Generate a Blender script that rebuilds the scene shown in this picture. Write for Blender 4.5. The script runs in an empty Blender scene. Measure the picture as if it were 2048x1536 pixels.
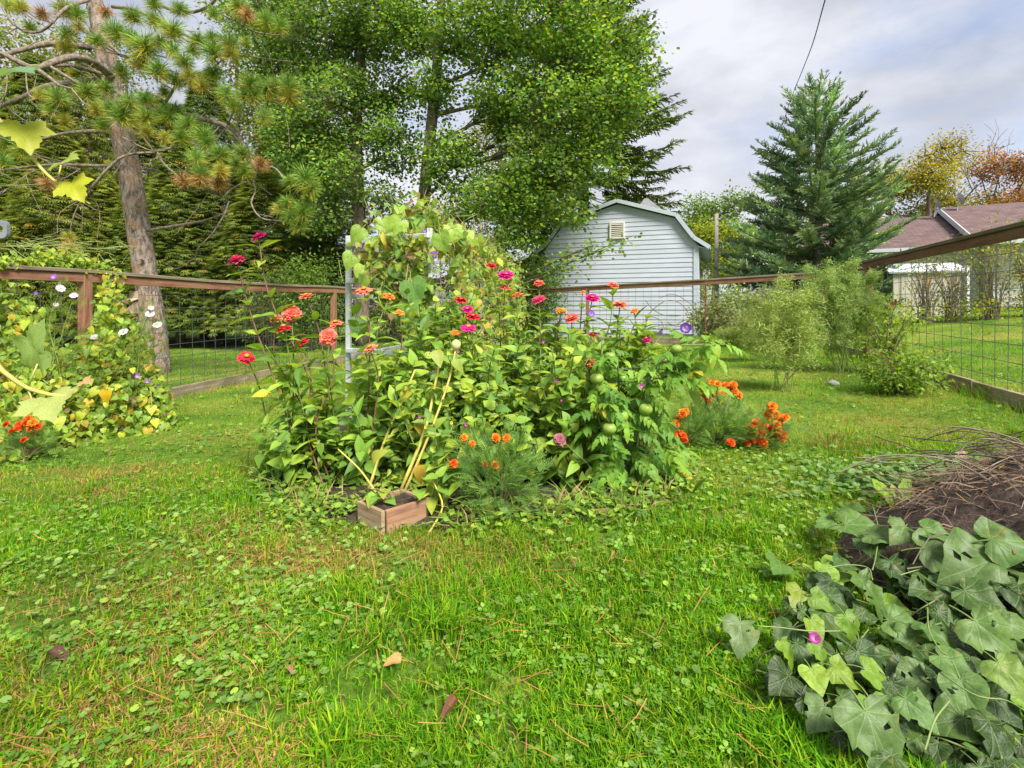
import bpy, bmesh, math, random
import numpy as np
from mathutils import Matrix, Vector

random.seed(11)
rng = np.random.default_rng(11)
scene = bpy.context.scene

# ------------------------------------------------------------------ camera, sky, sun, exposure
F = 1050.0                      # focal length in photograph pixels (photograph 2048 wide)
cam_data = bpy.data.cameras.new('camera')
cam_data.sensor_width = 36.0
cam_data.lens = 36.0 * F / 2048.0
cam_data.shift_y = -154.0 / 2048.0
cam_data.clip_start = 0.05
cam_data.clip_end = 2000.0
cam = bpy.data.objects.new('camera', cam_data)
cam.location = (0, 0, 1.0)
cam.rotation_euler = (math.radians(90), 0, 0)
scene.collection.objects.link(cam)
scene.camera = cam

SUN_EL, SUN_AZ = math.radians(50), math.radians(150)      # azimuth clockwise from +Y
world = bpy.data.worlds.new('World')
scene.world = world
world.use_nodes = True
wn, wl = world.node_tree.nodes, world.node_tree.links
wn.clear()
w_out = wn.new('ShaderNodeOutputWorld')
w_bg = wn.new('ShaderNodeBackground')
w_bg.inputs['Strength'].default_value = 0.15
w_sky = wn.new('ShaderNodeTexSky')
w_sky.sky_type = 'NISHITA'
w_sky.sun_disc = False
w_sky.sun_elevation = SUN_EL
w_sky.sun_rotation = SUN_AZ
w_sky.air_density = 1.0
w_sky.dust_density = 0.6
w_sky.ozone_density = 2.0
tc = wn.new('ShaderNodeTexCoord')
mp = wn.new('ShaderNodeMapping')
mp.inputs['Scale'].default_value = (1.0, 1.0, 2.6)
mp.inputs['Location'].default_value = (5.1, 2.7, 0.0)
mp.inputs['Rotation'].default_value = (0.0, 0.25, 0.6)
n1 = wn.new('ShaderNodeTexNoise')
n1.inputs['Scale'].default_value = 2.6
n1.inputs['Detail'].default_value = 10.0
n1.inputs['Roughness'].default_value = 0.6
n1.inputs['Distortion'].default_value = 0.35
r1 = wn.new('ShaderNodeValToRGB')
r1.color_ramp.elements[0].position = 0.30
r1.color_ramp.elements[0].color = (0.45, 0.45, 0.45, 1)
r1.color_ramp.elements[1].position = 0.56
r1.color_ramp.elements[1].color = (1.0, 1.0, 1.0, 1)
n2 = wn.new('ShaderNodeTexNoise')
n2.inputs['Scale'].default_value = 3.4
n2.inputs['Detail'].default_value = 9.0
n2.inputs['Roughness'].default_value = 0.55
mp2 = wn.new('ShaderNodeMapping')
mp2.inputs['Location'].default_value = (8.1, 3.3, 5.2)
mp2.inputs['Scale'].default_value = (1.0, 1.0, 2.0)
r2 = wn.new('ShaderNodeValToRGB')
r2.color_ramp.elements[0].position = 0.36
r2.color_ramp.elements[0].color = (1.72, 1.80, 2.05, 1)
r2.color_ramp.elements[1].position = 0.60
r2.color_ramp.elements[1].color = (2.6, 2.64, 2.85, 1)
w_mix = wn.new('ShaderNodeMixRGB')
sk_sc = wn.new('ShaderNodeMixRGB')
sk_sc.blend_type = 'MULTIPLY'
sk_sc.inputs['Fac'].default_value = 1.0
sk_sc.inputs['Color2'].default_value = (0.50, 0.54, 0.62, 1)
wl.new(tc.outputs['Generated'], mp.inputs['Vector'])
wl.new(mp.outputs['Vector'], n1.inputs['Vector'])
wl.new(n1.outputs['Fac'], r1.inputs['Fac'])
wl.new(tc.outputs['Generated'], mp2.inputs['Vector'])
wl.new(mp2.outputs['Vector'], n2.inputs['Vector'])
wl.new(n2.outputs['Fac'], r2.inputs['Fac'])
wl.new(w_sky.outputs['Color'], sk_sc.inputs['Color1'])
wl.new(r1.outputs['Color'], w_mix.inputs['Fac'])
wl.new(sk_sc.outputs['Color'], w_mix.inputs['Color1'])
wl.new(r2.outputs['Color'], w_mix.inputs['Color2'])
wl.new(w_mix.outputs['Color'], w_bg.inputs['Color'])
wl.new(w_bg.outputs['Background'], w_out.inputs['Surface'])

sun_data = bpy.data.lights.new('sun', 'SUN')
sun_data.energy = 3.4
sun_data.angle = math.radians(20)
sun_data.color = (1.0, 0.95, 0.86)
sun = bpy.data.objects.new('sun', sun_data)
scene.collection.objects.link(sun)
sd = Vector((math.sin(SUN_AZ) * math.cos(SUN_EL), math.cos(SUN_AZ) * math.cos(SUN_EL), math.sin(SUN_EL)))
sun.rotation_euler = sd.to_track_quat('Z', 'Y').to_euler()

vs = scene.view_settings
vs.view_transform = 'Standard'
vs.look = 'None'
vs.exposure = 1.22
vs.gamma = 1.0
vs.use_curve_mapping = False
scene.cycles.max_bounces = 8
scene.cycles.transmission_bounces = 5
scene.cycles.diffuse_bounces = 4

# ------------------------------------------------------------------ helpers
def lk(o):
    scene.collection.objects.link(o)
    return o

def tag(o, label=None, cat=None, group=None, kind=None):
    if label: o['label'] = label
    if cat: o['category'] = cat
    if group: o['group'] = group
    if kind: o['kind'] = kind
    return o

def thing(name, label, cat, loc=(0, 0, 0), group=None):
    o = bpy.data.objects.new(name, None)
    o.empty_display_size = 0.1
    o.location = tuple(float(c) for c in loc)
    lk(o)
    return tag(o, label, cat, group)

def sm01(t):
    t = np.clip(t, 0, 1)
    return t * t * (3 - 2 * t)

def hash2(ix, iy, s=0):
    v = np.sin(ix * 127.1 + iy * 311.7 + s * 74.7) * 43758.5453
    return v - np.floor(v)

def vnoise(x, y, s=0):
    x = np.asarray(x, float); y = np.asarray(y, float)
    ix, iy = np.floor(x), np.floor(y)
    fx, fy = sm01(x - ix), sm01(y - iy)
    a, b = hash2(ix, iy, s), hash2(ix + 1, iy, s)
    c, d = hash2(ix, iy + 1, s), hash2(ix + 1, iy + 1, s)
    return (a * (1 - fx) + b * fx) * (1 - fy) + (c * (1 - fx) + d * fx) * fy

def fnoise(x, y, s=0):
    return 0.55 * vnoise(x, y, s) + 0.3 * vnoise(x * 2.1 + 5, y * 2.1, s + 1) + 0.15 * vnoise(x * 4.3, y * 4.3 + 9, s + 2)

def G(x, y):
    """height of the ground"""
    x = np.asarray(x, float); y = np.asarray(y, float)
    h = 0.033 * np.clip(x, -9, 16) + 0.07 * np.clip(x - 7, 0, 7)
    return h + 0.02 * (vnoise(x * 0.9, y * 0.9, 3) - 0.5) * np.exp(-((y - 5) / 9.0) ** 2)

def PX(px, py, D):
    """a photograph pixel at depth D, as a place in the world"""
    return np.array([(px - 1024) / F * D, D, 1.0 - (py - 614) / F * D])

def GP(px, py, dz=0.0):
    """where the ground is seen at a photograph pixel"""
    D = (1.0 - dz) * F / max(2.0, (py - 614) + 0.033 * (px - 1024))
    x = (px - 1024) / F * D
    return np.array([x, D, float(G(x, D)) + dz])

def make_mesh(name, V, faces, mat=None, col=None, smooth=False, uv=None):
    V = np.asarray(V, np.float32)
    if not isinstance(faces, list): faces = [faces]
    faces = [np.asarray(f, np.int32) for f in faces if len(f)]
    me = bpy.data.meshes.new(name)
    me.vertices.add(len(V))
    me.vertices.foreach_set('co', V.ravel())
    idx = np.concatenate([f.ravel() for f in faces])
    tot = np.concatenate([np.full(len(f), f.shape[1], np.int32) for f in faces])
    start = np.concatenate([[0], np.cumsum(tot)[:-1]]).astype(np.int32)
    me.loops.add(len(idx))
    me.loops.foreach_set('vertex_index', idx)
    me.polygons.add(len(tot))
    me.polygons.foreach_set('loop_start', start)
    me.polygons.foreach_set('loop_total', tot)
    me.polygons.foreach_set('use_smooth', np.full(len(tot), bool(smooth)))
    a = me.attributes.new('col', 'FLOAT_COLOR', 'POINT')
    c = np.ones((len(V), 4), np.float32)
    if col is not None:
        c[:, :3] = col
    a.data.foreach_set('color', c.ravel())
    if uv is not None:
        ul = me.uv_layers.new(name='UVMap')
        ul.data.foreach_set('uv', np.asarray(uv, np.float32)[idx].ravel())
    me.update(calc_edges=True)
    if mat: me.materials.append(mat)
    return me

def mobj(name, me, parent=None, loc=None, mat4=None, color=None):
    o = bpy.data.objects.new(name, me)
    lk(o)
    if parent is not None: o.parent = parent
    if mat4 is not None: o.matrix_basis = mat4
    elif loc is not None: o.location = tuple(float(c) for c in loc)
    if color is not None: o.color = (float(color[0]), float(color[1]), float(color[2]), 1.0)
    return o

class MB:
    """collects pieces of one mesh"""
    def __init__(s): s.V, s.Fs, s.C, s.n = [], {}, [], 0
    def add(s, V, faces, col=(1, 1, 1)):
        V = np.asarray(V, float)
        if not isinstance(faces, list): faces = [faces]
        for f in faces:
            f = np.asarray(f, int)
            if len(f): s.Fs.setdefault(f.shape[1], []).append(f + s.n)
        c = np.asarray(col, float)
        if c.ndim == 1: c = np.tile(c, (len(V), 1))
        s.V.append(V); s.C.append(c); s.n += len(V)
        return s
    def mesh(s, name, mat, smooth=False, off=None):
        V = np.concatenate(s.V)
        if off is not None: V = V - np.asarray(off, float)
        return make_mesh(name, V, [np.concatenate(f) for f in s.Fs.values()], mat, np.concatenate(s.C), smooth)
    def build(s, name, mat, parent=None, smooth=False, off=None):
        if off is None and parent is not None: off = np.array(parent.location)
        return mobj(name, s.mesh(name, mat, smooth, off), parent)

def unit(v):
    v = np.asarray(v, float)
    return v / (np.linalg.norm(v, axis=-1, keepdims=True) + 1e-9)

def tube(pts, rad, n=6, cap=True):
    P = np.asarray(pts, float)
    m = len(P)
    rad = np.broadcast_to(np.asarray(rad, float), (m,))
    T = unit(np.gradient(P, axis=0))
    ref = np.array([0.31, 0.17, 0.93]) if abs(T[:, 2]).mean() < 0.8 else np.array([0.95, 0.21, 0.1])
    A = unit(np.cross(T, ref)); B = np.cross(T, A)
    a = np.arange(n) * 2 * math.pi / n
    V = P[:, None] + rad[:, None, None] * (A[:, None] * np.cos(a)[None, :, None] + B[:, None] * np.sin(a)[None, :, None])
    V = V.reshape(-1, 3)
    i = np.arange(m - 1)[:, None] * n; j = np.arange(n)[None]
    q = np.stack([i + j, i + (j + 1) % n, i + n + (j + 1) % n, i + n + j], -1).reshape(-1, 4)
    fs = [q]
    if cap and n > 2:
        fs.append(np.array([np.arange(n)[::-1], np.arange(n) + (m - 1) * n]))
    return V, fs

def spline(pts, n=12):
    """smooth curve through points (Catmull-Rom)"""
    P = np.asarray(pts, float)
    if len(P) < 3: return P[0] + (P[1] - P[0]) * np.linspace(0, 1, n)[:, None]
    Q = np.concatenate([[2 * P[0] - P[1]], P, [2 * P[-1] - P[-2]]])
    out = []
    k = len(P) - 1
    for t in np.linspace(0, k - 1e-6, n):
        i = int(t); u = t - i
        p0, p1, p2, p3 = Q[i:i + 4]
        out.append(0.5 * ((2 * p1) + (-p0 + p2) * u + (2 * p0 - 5 * p1 + 4 * p2 - p3) * u * u + (-p0 + 3 * p1 - 3 * p2 + p3) * u ** 3))
    return np.array(out)

def frames(d, nrm):
    """rotation matrices with y along d and z near nrm"""
    y = unit(d); x = unit(np.cross(y, nrm)); z = np.cross(x, y)
    return np.stack([x, y, z], -1)

def bake(pv, pf, M, T, C, pc=None):
    """many copies of one small shape as arrays"""
    n, k = len(T), len(pv)
    V = (np.einsum('nij,kj->nki', M, pv) + T[:, None]).reshape(-1, 3)
    fs = [(np.asarray(f)[None] + (np.arange(n) * k)[:, None, None]).reshape(-1, np.asarray(f).shape[1]) for f in pf]
    C = np.repeat(np.asarray(C, float), k, 0)
    if pc is not None: C = C * np.tile(pc, (n, 1))
    return V, fs, C

def mat4(loc, d, nrm, s):
    R = frames(np.asarray(d, float), np.asarray(nrm, float))
    s = np.broadcast_to(np.asarray(s, float), (3,))
    M = np.eye(4); M[:3, :3] = R * s[None, :]; M[:3, 3] = loc
    return Matrix(M.tolist())

def box_mesh(name, lx, ly, lz, mat, bev=0.004):
    bm = bmesh.new()
    bmesh.ops.create_cube(bm, size=1.0)
    bmesh.ops.scale(bm, vec=(lx, ly, lz), verts=bm.verts)
    if bev: bmesh.ops.bevel(bm, geom=bm.edges[:], offset=min(bev, 0.4 * min(lx, ly, lz)), segments=1, affect='EDGES')
    me = bpy.data.meshes.new(name)
    bm.to_mesh(me); bm.free()
    if mat: me.materials.append(mat)
    return me

def beam(name, p0, p1, w, h, mat, parent=None, up=(0, 0, 1), bev=0.004):
    """a board from p0 to p1: local x along it, w across, h along up"""
    p0, p1 = np.asarray(p0, float), np.asarray(p1, float)
    L = np.linalg.norm(p1 - p0)
    x = (p1 - p0) / L
    y = unit(np.cross(up, x)); z = np.cross(x, y)
    M = np.eye(4); M[:3, 0], M[:3, 1], M[:3, 2] = x, y, z
    M[:3, 3] = (p0 + p1) / 2 - (np.array(parent.location) if parent is not None else 0)
    return mobj(name, box_mesh(name, L, w, h, mat, bev), parent, mat4=Matrix(M.tolist()))

# ------------------------------------------------------------------ materials
def new_mat(name):
    m = bpy.data.materials.new(name)
    m.use_nodes = True
    nt = m.node_tree
    return m, nt.nodes, nt.links, nt.nodes['Principled BSDF']

def leafmat(name, rough=0.5, trans=0.35, veins=False, noise_scale=40.0, spec=0.35, tint=(1.25, 1.15, 0.55)):
    m, N, L, b = new_mat(name)
    at = N.new('ShaderNodeAttribute'); at.attribute_name = 'col'
    oi = N.new('ShaderNodeObjectInfo')
    mu = N.new('ShaderNodeMixRGB'); mu.blend_type = 'MULTIPLY'; mu.inputs['Fac'].default_value = 1
    L.new(at.outputs['Color'], mu.inputs['Color1']); L.new(oi.outputs['Color'], mu.inputs['Color2'])
    no = N.new('ShaderNodeTexNoise'); no.inputs['Scale'].default_value = noise_scale; no.inputs['Detail'].default_value = 3
    tcn = N.new('ShaderNodeTexCoord')
    L.new(tcn.outputs['Object'], no.inputs['Vector'])
    rm = N.new('ShaderNodeMapRange')
    rm.inputs['From Min'].default_value = 0.3; rm.inputs['From Max'].default_value = 0.7
    rm.inputs['To Min'].default_value = 0.8; rm.inputs['To Max'].default_value = 1.2
    L.new(no.outputs['Fac'], rm.inputs['Value'])
    m2 = N.new('ShaderNodeMixRGB'); m2.blend_type = 'MULTIPLY'; m2.inputs['Fac'].default_value = 1
    L.new(mu.outputs['Color'], m2.inputs['Color1']); L.new(rm.outputs['Result'], m2.inputs['Color2'])
    colout = m2.outputs['Color']
    if veins:
        uv = N.new('ShaderNodeUVMap'); sp = N.new('ShaderNodeSeparateXYZ')
        L.new(uv.outputs['UV'], sp.inputs['Vector'])
        def mth(op, a, b_=None):
            q = N.new('ShaderNodeMath'); q.operation = op
            for i, v in enumerate((a, b_)):
                if v is None: continue
                if isinstance(v, (int, float)): q.inputs[i].default_value = v
                else: L.new(v, q.inputs[i])
            return q.outputs[0]
        # main veins fan out from the leaf stalk, fine network between them
        rr_ = mth('SQRT', mth('ADD', mth('MULTIPLY', sp.outputs['X'], sp.outputs['X']), mth('MULTIPLY', sp.outputs['Y'], sp.outputs['Y'])))
        an_ = mth('ARCTAN2', sp.outputs['X'], sp.outputs['Y'])
        an_ = mth('ADD', an_, mth('MULTIPLY', mth('MULTIPLY', mth('SIGN', an_), rr_), -0.22))
        fr = mth('ABSOLUTE', mth('SUBTRACT', mth('FRACT', mth('ADD', mth('DIVIDE', an_, 0.60), 0.5)), 0.5))
        dist = mth('MULTIPLY', fr, mth('MULTIPLY', rr_, 0.60))
        vein = mth('LESS_THAN', dist, 0.0075)
        vr = N.new('ShaderNodeTexVoronoi'); vr.feature = 'DISTANCE_TO_EDGE'; vr.inputs['Scale'].default_value = 9
        L.new(uv.outputs['UV'], vr.inputs['Vector'])
        net = mth('LESS_THAN', vr.outputs['Distance'], 0.03)
        vein = mth('MAXIMUM', vein, mth('MULTIPLY', net, 0.35))
        puff = mth('ADD', mth('MULTIPLY', mth('MINIMUM', dist, 0.05), 8.0), mth('MULTIPLY', mth('MINIMUM', vr.outputs['Distance'], 0.15), 0.7))
        m3 = N.new('ShaderNodeMixRGB'); m3.blend_type = 'MIX'
        vf = mth('MULTIPLY', vein, 0.35)
        L.new(vf, m3.inputs['Fac']); L.new(colout, m3.inputs['Color1'])
        m3.inputs['Color2'].default_value = (0.30, 0.42, 0.16, 1)
        colout = m3.outputs['Color']
        # insect specks and pale mildew spots
        vo = N.new('ShaderNodeTexVoronoi'); vo.inputs['Scale'].default_value = 16
        L.new(tcn.outputs['Object'], vo.inputs['Vector'])
        n5 = N.new('ShaderNodeTexNoise'); n5.inputs['Scale'].default_value = 5
        L.new(tcn.outputs['Object'], n5.inputs['Vector'])
        spk = mth('MULTIPLY', mth('LESS_THAN', vo.outputs['Distance'], 0.13), mth('GREATER_THAN', n5.outputs['Fac'], 0.56))
        m4 = N.new('ShaderNodeMixRGB')
        L.new(mth('MULTIPLY', spk, 0.7), m4.inputs['Fac']); L.new(colout, m4.inputs['Color1'])
        m4.inputs['Color2'].default_value = (0.30, 0.33, 0.20, 1)
        colout = m4.outputs['Color']
        # browned blotches
        n6 = N.new('ShaderNodeTexNoise'); n6.inputs['Scale'].default_value = 2.6; n6.inputs['Detail'].default_value = 6
        mpz = N.new('ShaderNodeMixRGB'); mpz.blend_type = 'ADD'; mpz.inputs['Fac'].default_value = 1
        L.new(tcn.outputs['Object'], mpz.inputs['Color1']); L.new(oi.outputs['Random'], mpz.inputs['Color2'])
        L.new(mpz.outputs['Color'], n6.inputs['Vector'])
        m6 = N.new('ShaderNodeMixRGB'); rb6 = N.new('ShaderNodeMapRange'); rb6.inputs['From Min'].default_value = 0.62; rb6.inputs['From Max'].default_value = 0.72; rb6.inputs['To Max'].default_value = 0.6
        L.new(n6.outputs['Fac'], rb6.inputs['Value']); L.new(rb6.outputs['Result'], m6.inputs['Fac']); L.new(colout, m6.inputs['Color1']); m6.inputs['Color2'].default_value = (0.30, 0.24, 0.07, 1)
        colout = m6.outputs['Color']
        bp = N.new('ShaderNodeBump'); bp.inputs['Strength'].default_value = 0.4; bp.inputs['Distance'].default_value = 0.005
        hh = mth('ADD', puff, mth('MULTIPLY', no.outputs['Fac'], 0.5))
        L.new(hh, bp.inputs['Height']); L.new(bp.outputs['Normal'], b.inputs['Normal'])
    L.new(colout, b.inputs['Base Color'])
    b.inputs['Roughness'].default_value = rough
    b.inputs['Specular IOR Level'].default_value = spec
    if trans > 0:
        tr = N.new('ShaderNodeBsdfTranslucent')
        m5 = N.new('ShaderNodeMixRGB'); m5.blend_type = 'MULTIPLY'; m5.inputs['Fac'].default_value = 1
        m5.inputs['Color2'].default_value = (*tint, 1)
        L.new(colout, m5.inputs['Color1']); L.new(m5.outputs['Color'], tr.inputs['Color'])
        mx = N.new('ShaderNodeMixShader'); mx.inputs['Fac'].default_value = trans
        L.new(b.outputs['BSDF'], mx.inputs[1]); L.new(tr.outputs['BSDF'], mx.inputs[2])
        L.new(mx.outputs['Shader'], N['Material Output'].inputs['Surface'])
    return m

def roughmat(name, c1, c2, scale=8.0, stretch=(1, 1, 1), rough=0.8, bump=0.3, c3=None, detail=6.0, bdist=0.01, spec=0.3, pos=(0.35, 0.65), attr=False):
    """two- or three-tone noise material on object coordinates"""
    m, N, L, b = new_mat(name)
    tcn = N.new('ShaderNodeTexCoord'); mpn = N.new('ShaderNodeMapping')
    mpn.inputs['Scale'].default_value = stretch
    L.new(tcn.outputs['Object'], mpn.inputs['Vector'])
    no = N.new('ShaderNodeTexNoise'); no.inputs['Scale'].default_value = scale; no.inputs['Detail'].default_value = detail
    no.inputs['Roughness'].default_value = 0.62
    L.new(mpn.outputs['Vector'], no.inputs['Vector'])
    cr = N.new('ShaderNodeValToRGB')
    cr.color_ramp.elements[0].position = pos[0]; cr.color_ramp.elements[0].color = (*c1, 1)
    cr.color_ramp.elements[1].position = pos[1]; cr.color_ramp.elements[1].color = (*c2, 1)
    L.new(no.outputs['Fac'], cr.inputs['Fac'])
    out = cr.outputs['Color']
    if c3 is not None:
        n2 = N.new('ShaderNodeTexNoise'); n2.inputs['Scale'].default_value = scale * 0.31; n2.inputs['Detail'].default_value = 4
        L.new(tcn.outputs['Object'], n2.inputs['Vector'])
        mr = N.new('ShaderNodeMapRange'); mr.inputs['From Min'].default_value = 0.45; mr.inputs['From Max'].default_value = 0.7
        L.new(n2.outputs['Fac'], mr.inputs['Value'])
        mx = N.new('ShaderNodeMixRGB'); L.new(mr.outputs['Result'], mx.inputs['Fac'])
        L.new(out, mx.inputs['Color1']); mx.inputs['Color2'].default_value = (*c3, 1)
        out = mx.outputs['Color']
    oi = N.new('ShaderNodeObjectInfo')
    mu = N.new('ShaderNodeMixRGB'); mu.blend_type = 'MULTIPLY'; mu.inputs['Fac'].default_value = 1
    L.new(out, mu.inputs['Color1']); L.new(oi.outputs['Color'], mu.inputs['Color2'])
    out = mu.outputs['Color']
    if attr:
        at = N.new('ShaderNodeAttribute'); at.attribute_name = 'col'
        mv = N.new('ShaderNodeMixRGB'); mv.blend_type = 'MULTIPLY'; mv.inputs['Fac'].default_value = 1
        L.new(out, mv.inputs['Color1']); L.new(at.outputs['Color'], mv.inputs['Color2'])
        out = mv.outputs['Color']
    L.new(out, b.inputs['Base Color'])
    b.inputs['Roughness'].default_value = rough
    b.inputs['Specular IOR Level'].default_value = spec
    if bump:
        bp = N.new('ShaderNodeBump'); bp.inputs['Strength'].default_value = bump; bp.inputs['Distance'].default_value = bdist
        L.new(no.outputs['Fac'], bp.inputs['Height']); L.new(bp.outputs['Normal'], b.inputs['Normal'])
    return m

M_leaf = leafmat('leaf', 0.5, 0.40)
M_hero = leafmat('veined_leaf', 0.50, 0.28, veins=True, noise_scale=6, spec=0.4)
M_tree = leafmat('tree_leaf', 0.55, 0.48, noise_scale=3, spec=0.3)
M_needle = leafmat('needle', 0.6, 0.15, noise_scale=3, spec=0.2)
M_grass = leafmat('grass_blade', 0.6, 0.40, noise_scale=2, spec=0.12)
M_petal = leafmat('petal', 0.6, 0.25, noise_scale=20, spec=0.2, tint=(1.1, 1.0, 1.0))
M_stem = leafmat('stem', 0.6, 0.0, noise_scale=20)
M_bark = roughmat('grey_bark', (0.06, 0.045, 0.035), (0.24, 0.19, 0.15), 9, (1, 1, 0.22), 0.9, 0.9, None, 8, 0.03)
M_pinebark = roughmat('pine_bark', (0.15, 0.115, 0.095), (0.40, 0.32, 0.27), 16, (1, 1, 0.34), 0.95, 1.0, (0.33, 0.19, 0.11), 10, 0.09, pos=(0.40, 0.56))
M_twig = roughmat('twig', (0.10, 0.075, 0.055), (0.30, 0.24, 0.19), 20, (1, 1, 1), 0.9, 0.3)
M_rail = roughmat('stained_rail', (0.15, 0.06, 0.035), (0.36, 0.175, 0.105), 7, (0.35, 5, 5), 0.75, 0.35, (0.30, 0.17, 0.10), 8, 0.004)
M_cap = roughmat('weathered_cap', (0.16, 0.12, 0.08), (0.36, 0.29, 0.20), 6, (0.4, 5, 5), 0.85, 0.4, (0.20, 0.18, 0.12), 8, 0.004)
M_kick = roughmat('weathered_board', (0.20, 0.15, 0.10), (0.42, 0.33, 0.23), 6, (0.4, 5, 5), 0.9, 0.4, (0.16, 0.14, 0.08), 8, 0.004)
M_wire, _N, _L, _b = new_mat('galvanised_wire')
_b.inputs['Base Color'].default_value = (0.09, 0.10, 0.11, 1); _b.inputs['Metallic'].default_value = 0.35; _b.inputs['Roughness'].default_value = 0.5
M_white = roughmat('painted_white', (0.46, 0.48, 0.49), (0.62, 0.64, 0.64), 6, (1, 1, 1), 0.6, 0.1, (0.40, 0.43, 0.42))
M_rust = roughmat('rusty_steel', (0.06, 0.03, 0.02), (0.20, 0.09, 0.05), 30, (1, 1, 1), 0.9, 0.3)
# ------------------------------------------------------------------ ground
def axis(lo, hi, near_lo, near_hi, step, grow=1.25):
    a = list(np.arange(near_lo, near_hi + 1e-6, step))
    s = step
    while a[-1] < hi: s *= grow; a.append(min(hi, a[-1] + s))
    s = step; b = []
    x = near_lo
    while x > lo: s *= grow; x = max(lo, x - s); b.append(x)
    return np.array(b[::-1] + a)

gx = axis(-600, 600, -8, 9, 0.15); gy = axis(-80, 900, 0.4, 14, 0.15)
XX, YY = np.meshgrid(gx, gy)
ZZ = G(XX, YY)
V = np.stack([XX, YY, ZZ], -1).reshape(-1, 3)
nx, ny = len(gx), len(gy)
i, j = np.meshgrid(np.arange(nx - 1), np.arange(ny - 1))
k = (j * nx + i).ravel()
M_ground, N, L, b = new_mat('lawn_soil')
tcn = N.new('ShaderNodeTexCoord')
na = N.new('ShaderNodeTexNoise'); na.inputs['Scale'].default_value = 1.1; na.inputs['Detail'].default_value = 6
nb = N.new('ShaderNodeTexNoise'); nb.inputs['Scale'].default_value = 30; nb.inputs['Detail'].default_value = 8; nb.inputs['Roughness'].default_value = 0.7
for q in (na, nb): L.new(tcn.outputs['Object'], q.inputs['Vector'])
ra = N.new('ShaderNodeValToRGB')
ra.color_ramp.elements[0].position = 0.35; ra.color_ramp.elements[0].color = (0.07, 0.14, 0.02, 1)
ra.color_ramp.elements[1].position = 0.68; ra.color_ramp.elements[1].color = (0.22, 0.24, 0.05, 1)
e = ra.color_ramp.elements.new(0.5); e.color = (0.11, 0.20, 0.025, 1)
L.new(na.outputs['Fac'], ra.inputs['Fac'])
rb = N.new('ShaderNodeValToRGB')
rb.color_ramp.elements[0].position = 0.3; rb.color_ramp.elements[0].color = (0.45, 0.42, 0.35, 1)
rb.color_ramp.elements[1].position = 0.66; rb.color_ramp.elements[1].color = (1.5, 1.5, 1.25, 1)
L.new(nb.outputs['Fac'], rb.inputs['Fac'])
mu = N.new('ShaderNodeMixRGB'); mu.blend_type = 'MULTIPLY'; mu.inputs['Fac'].default_value = 1
L.new(ra.outputs['Color'], mu.inputs['Color1']); L.new(rb.outputs['Color'], mu.inputs['Color2'])
L.new(mu.outputs['Color'], b.inputs['Base Color']); b.inputs['Roughness'].default_value = 1.0
b.inputs['Specular IOR Level'].default_value = 0.1
bp = N.new('ShaderNodeBump'); bp.inputs['Strength'].default_value = 0.8; bp.inputs['Distance'].default_value = 0.03
L.new(nb.outputs['Fac'], bp.inputs['Height']); L.new(bp.outputs['Normal'], b.inputs['Normal'])
o = mobj('ground', make_mesh('ground', V, np.stack([k, k + 1, k + nx + 1, k + nx], -1), M_ground, smooth=True))
tag(o, 'green lawn ground running out to the trees and houses', 'ground', kind='structure')

M_soil = roughmat('bed_soil', (0.018, 0.012, 0.010), (0.10, 0.07, 0.055), 40, (1, 1, 1), 1.0, 1.0, (0.12, 0.085, 0.065), 8, 0.04)

# bed outline and mound as height fields
BED = np.array([[-1.42, 3.35], [-1.25, 2.85], [-0.95, 2.52], [-0.5, 2.42], [0.0, 2.38], [0.4, 2.42], [0.8, 2.62], [0.95, 3.0], [0.9, 3.6], [0.75, 4.3], [0.6, 6.5], [0.3, 9.2], [-0.6, 9.4], [-1.3, 7.0], [-1.75, 4.6]])
def in_poly(x, y, P):
    x = np.asarray(x, float); y = np.asarray(y, float)
    r = np.zeros(np.broadcast(x, y).shape, bool)
    for a in range(len(P)):
        x0, y0 = P[a]; x1, y1 = P[(a + 1) % len(P)]
        c = ((y0 > y) != (y1 > y)) & (x < (x1 - x0) * (y - y0) / (y1 - y0 + 1e-12) + x0)
        r ^= c
    return r
def mound_h(x, y):
    x = np.asarray(x, float); y = np.asarray(y, float)
    r = np.sqrt(((x - 2.25) / 1.1) ** 2 + ((y - 1.65) / 1.05) ** 2) + 0.16 * (fnoise(x * 2.2, y * 2.2, 5) - 0.5)
    return 0.33 * sm01((1.0 - r) / 0.6) * (0.8 + 0.4 * fnoise(x * 4, y * 4, 8))

def patch_sheet(name, x0, x1, y0, y1, step, zfun, keep, mat, label, cat):
    ax = np.arange(x0, x1, step); ay = np.arange(y0, y1, step)
    X, Y = np.meshgrid(ax, ay)
    m = keep(X, Y).astype(float)
    for _ in range(5):                              # feather the rim so that it dips under the turf
        m = (m + np.roll(m, 1, 0) + np.roll(m, -1, 0) + np.roll(m, 1, 1) + np.roll(m, -1, 1)) / 5
    Z = G(X, Y) + zfun(X, Y) - 0.06 * (1 - m)
    n = len(ax)
    i, j = np.meshgrid(np.arange(len(ax) - 1), np.arange(len(ay) - 1))
    k = (j * n + i).ravel()
    k = k[(m[:-1, :-1] > 0.02).ravel()]
    me = make_mesh(name, np.stack([X, Y, Z], -1).reshape(-1, 3), np.stack([k, k + 1, k + n + 1, k + n], -1), mat, smooth=True)
    o = mobj(name, me); tag(o, label, cat, kind='structure')
    return o
wob = lambda X, Y: (X + 0.22 * (fnoise(X * 3, Y * 3, 1) - 0.5), Y + 0.22 * (fnoise(X * 3, Y * 3, 2) - 0.5))
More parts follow.
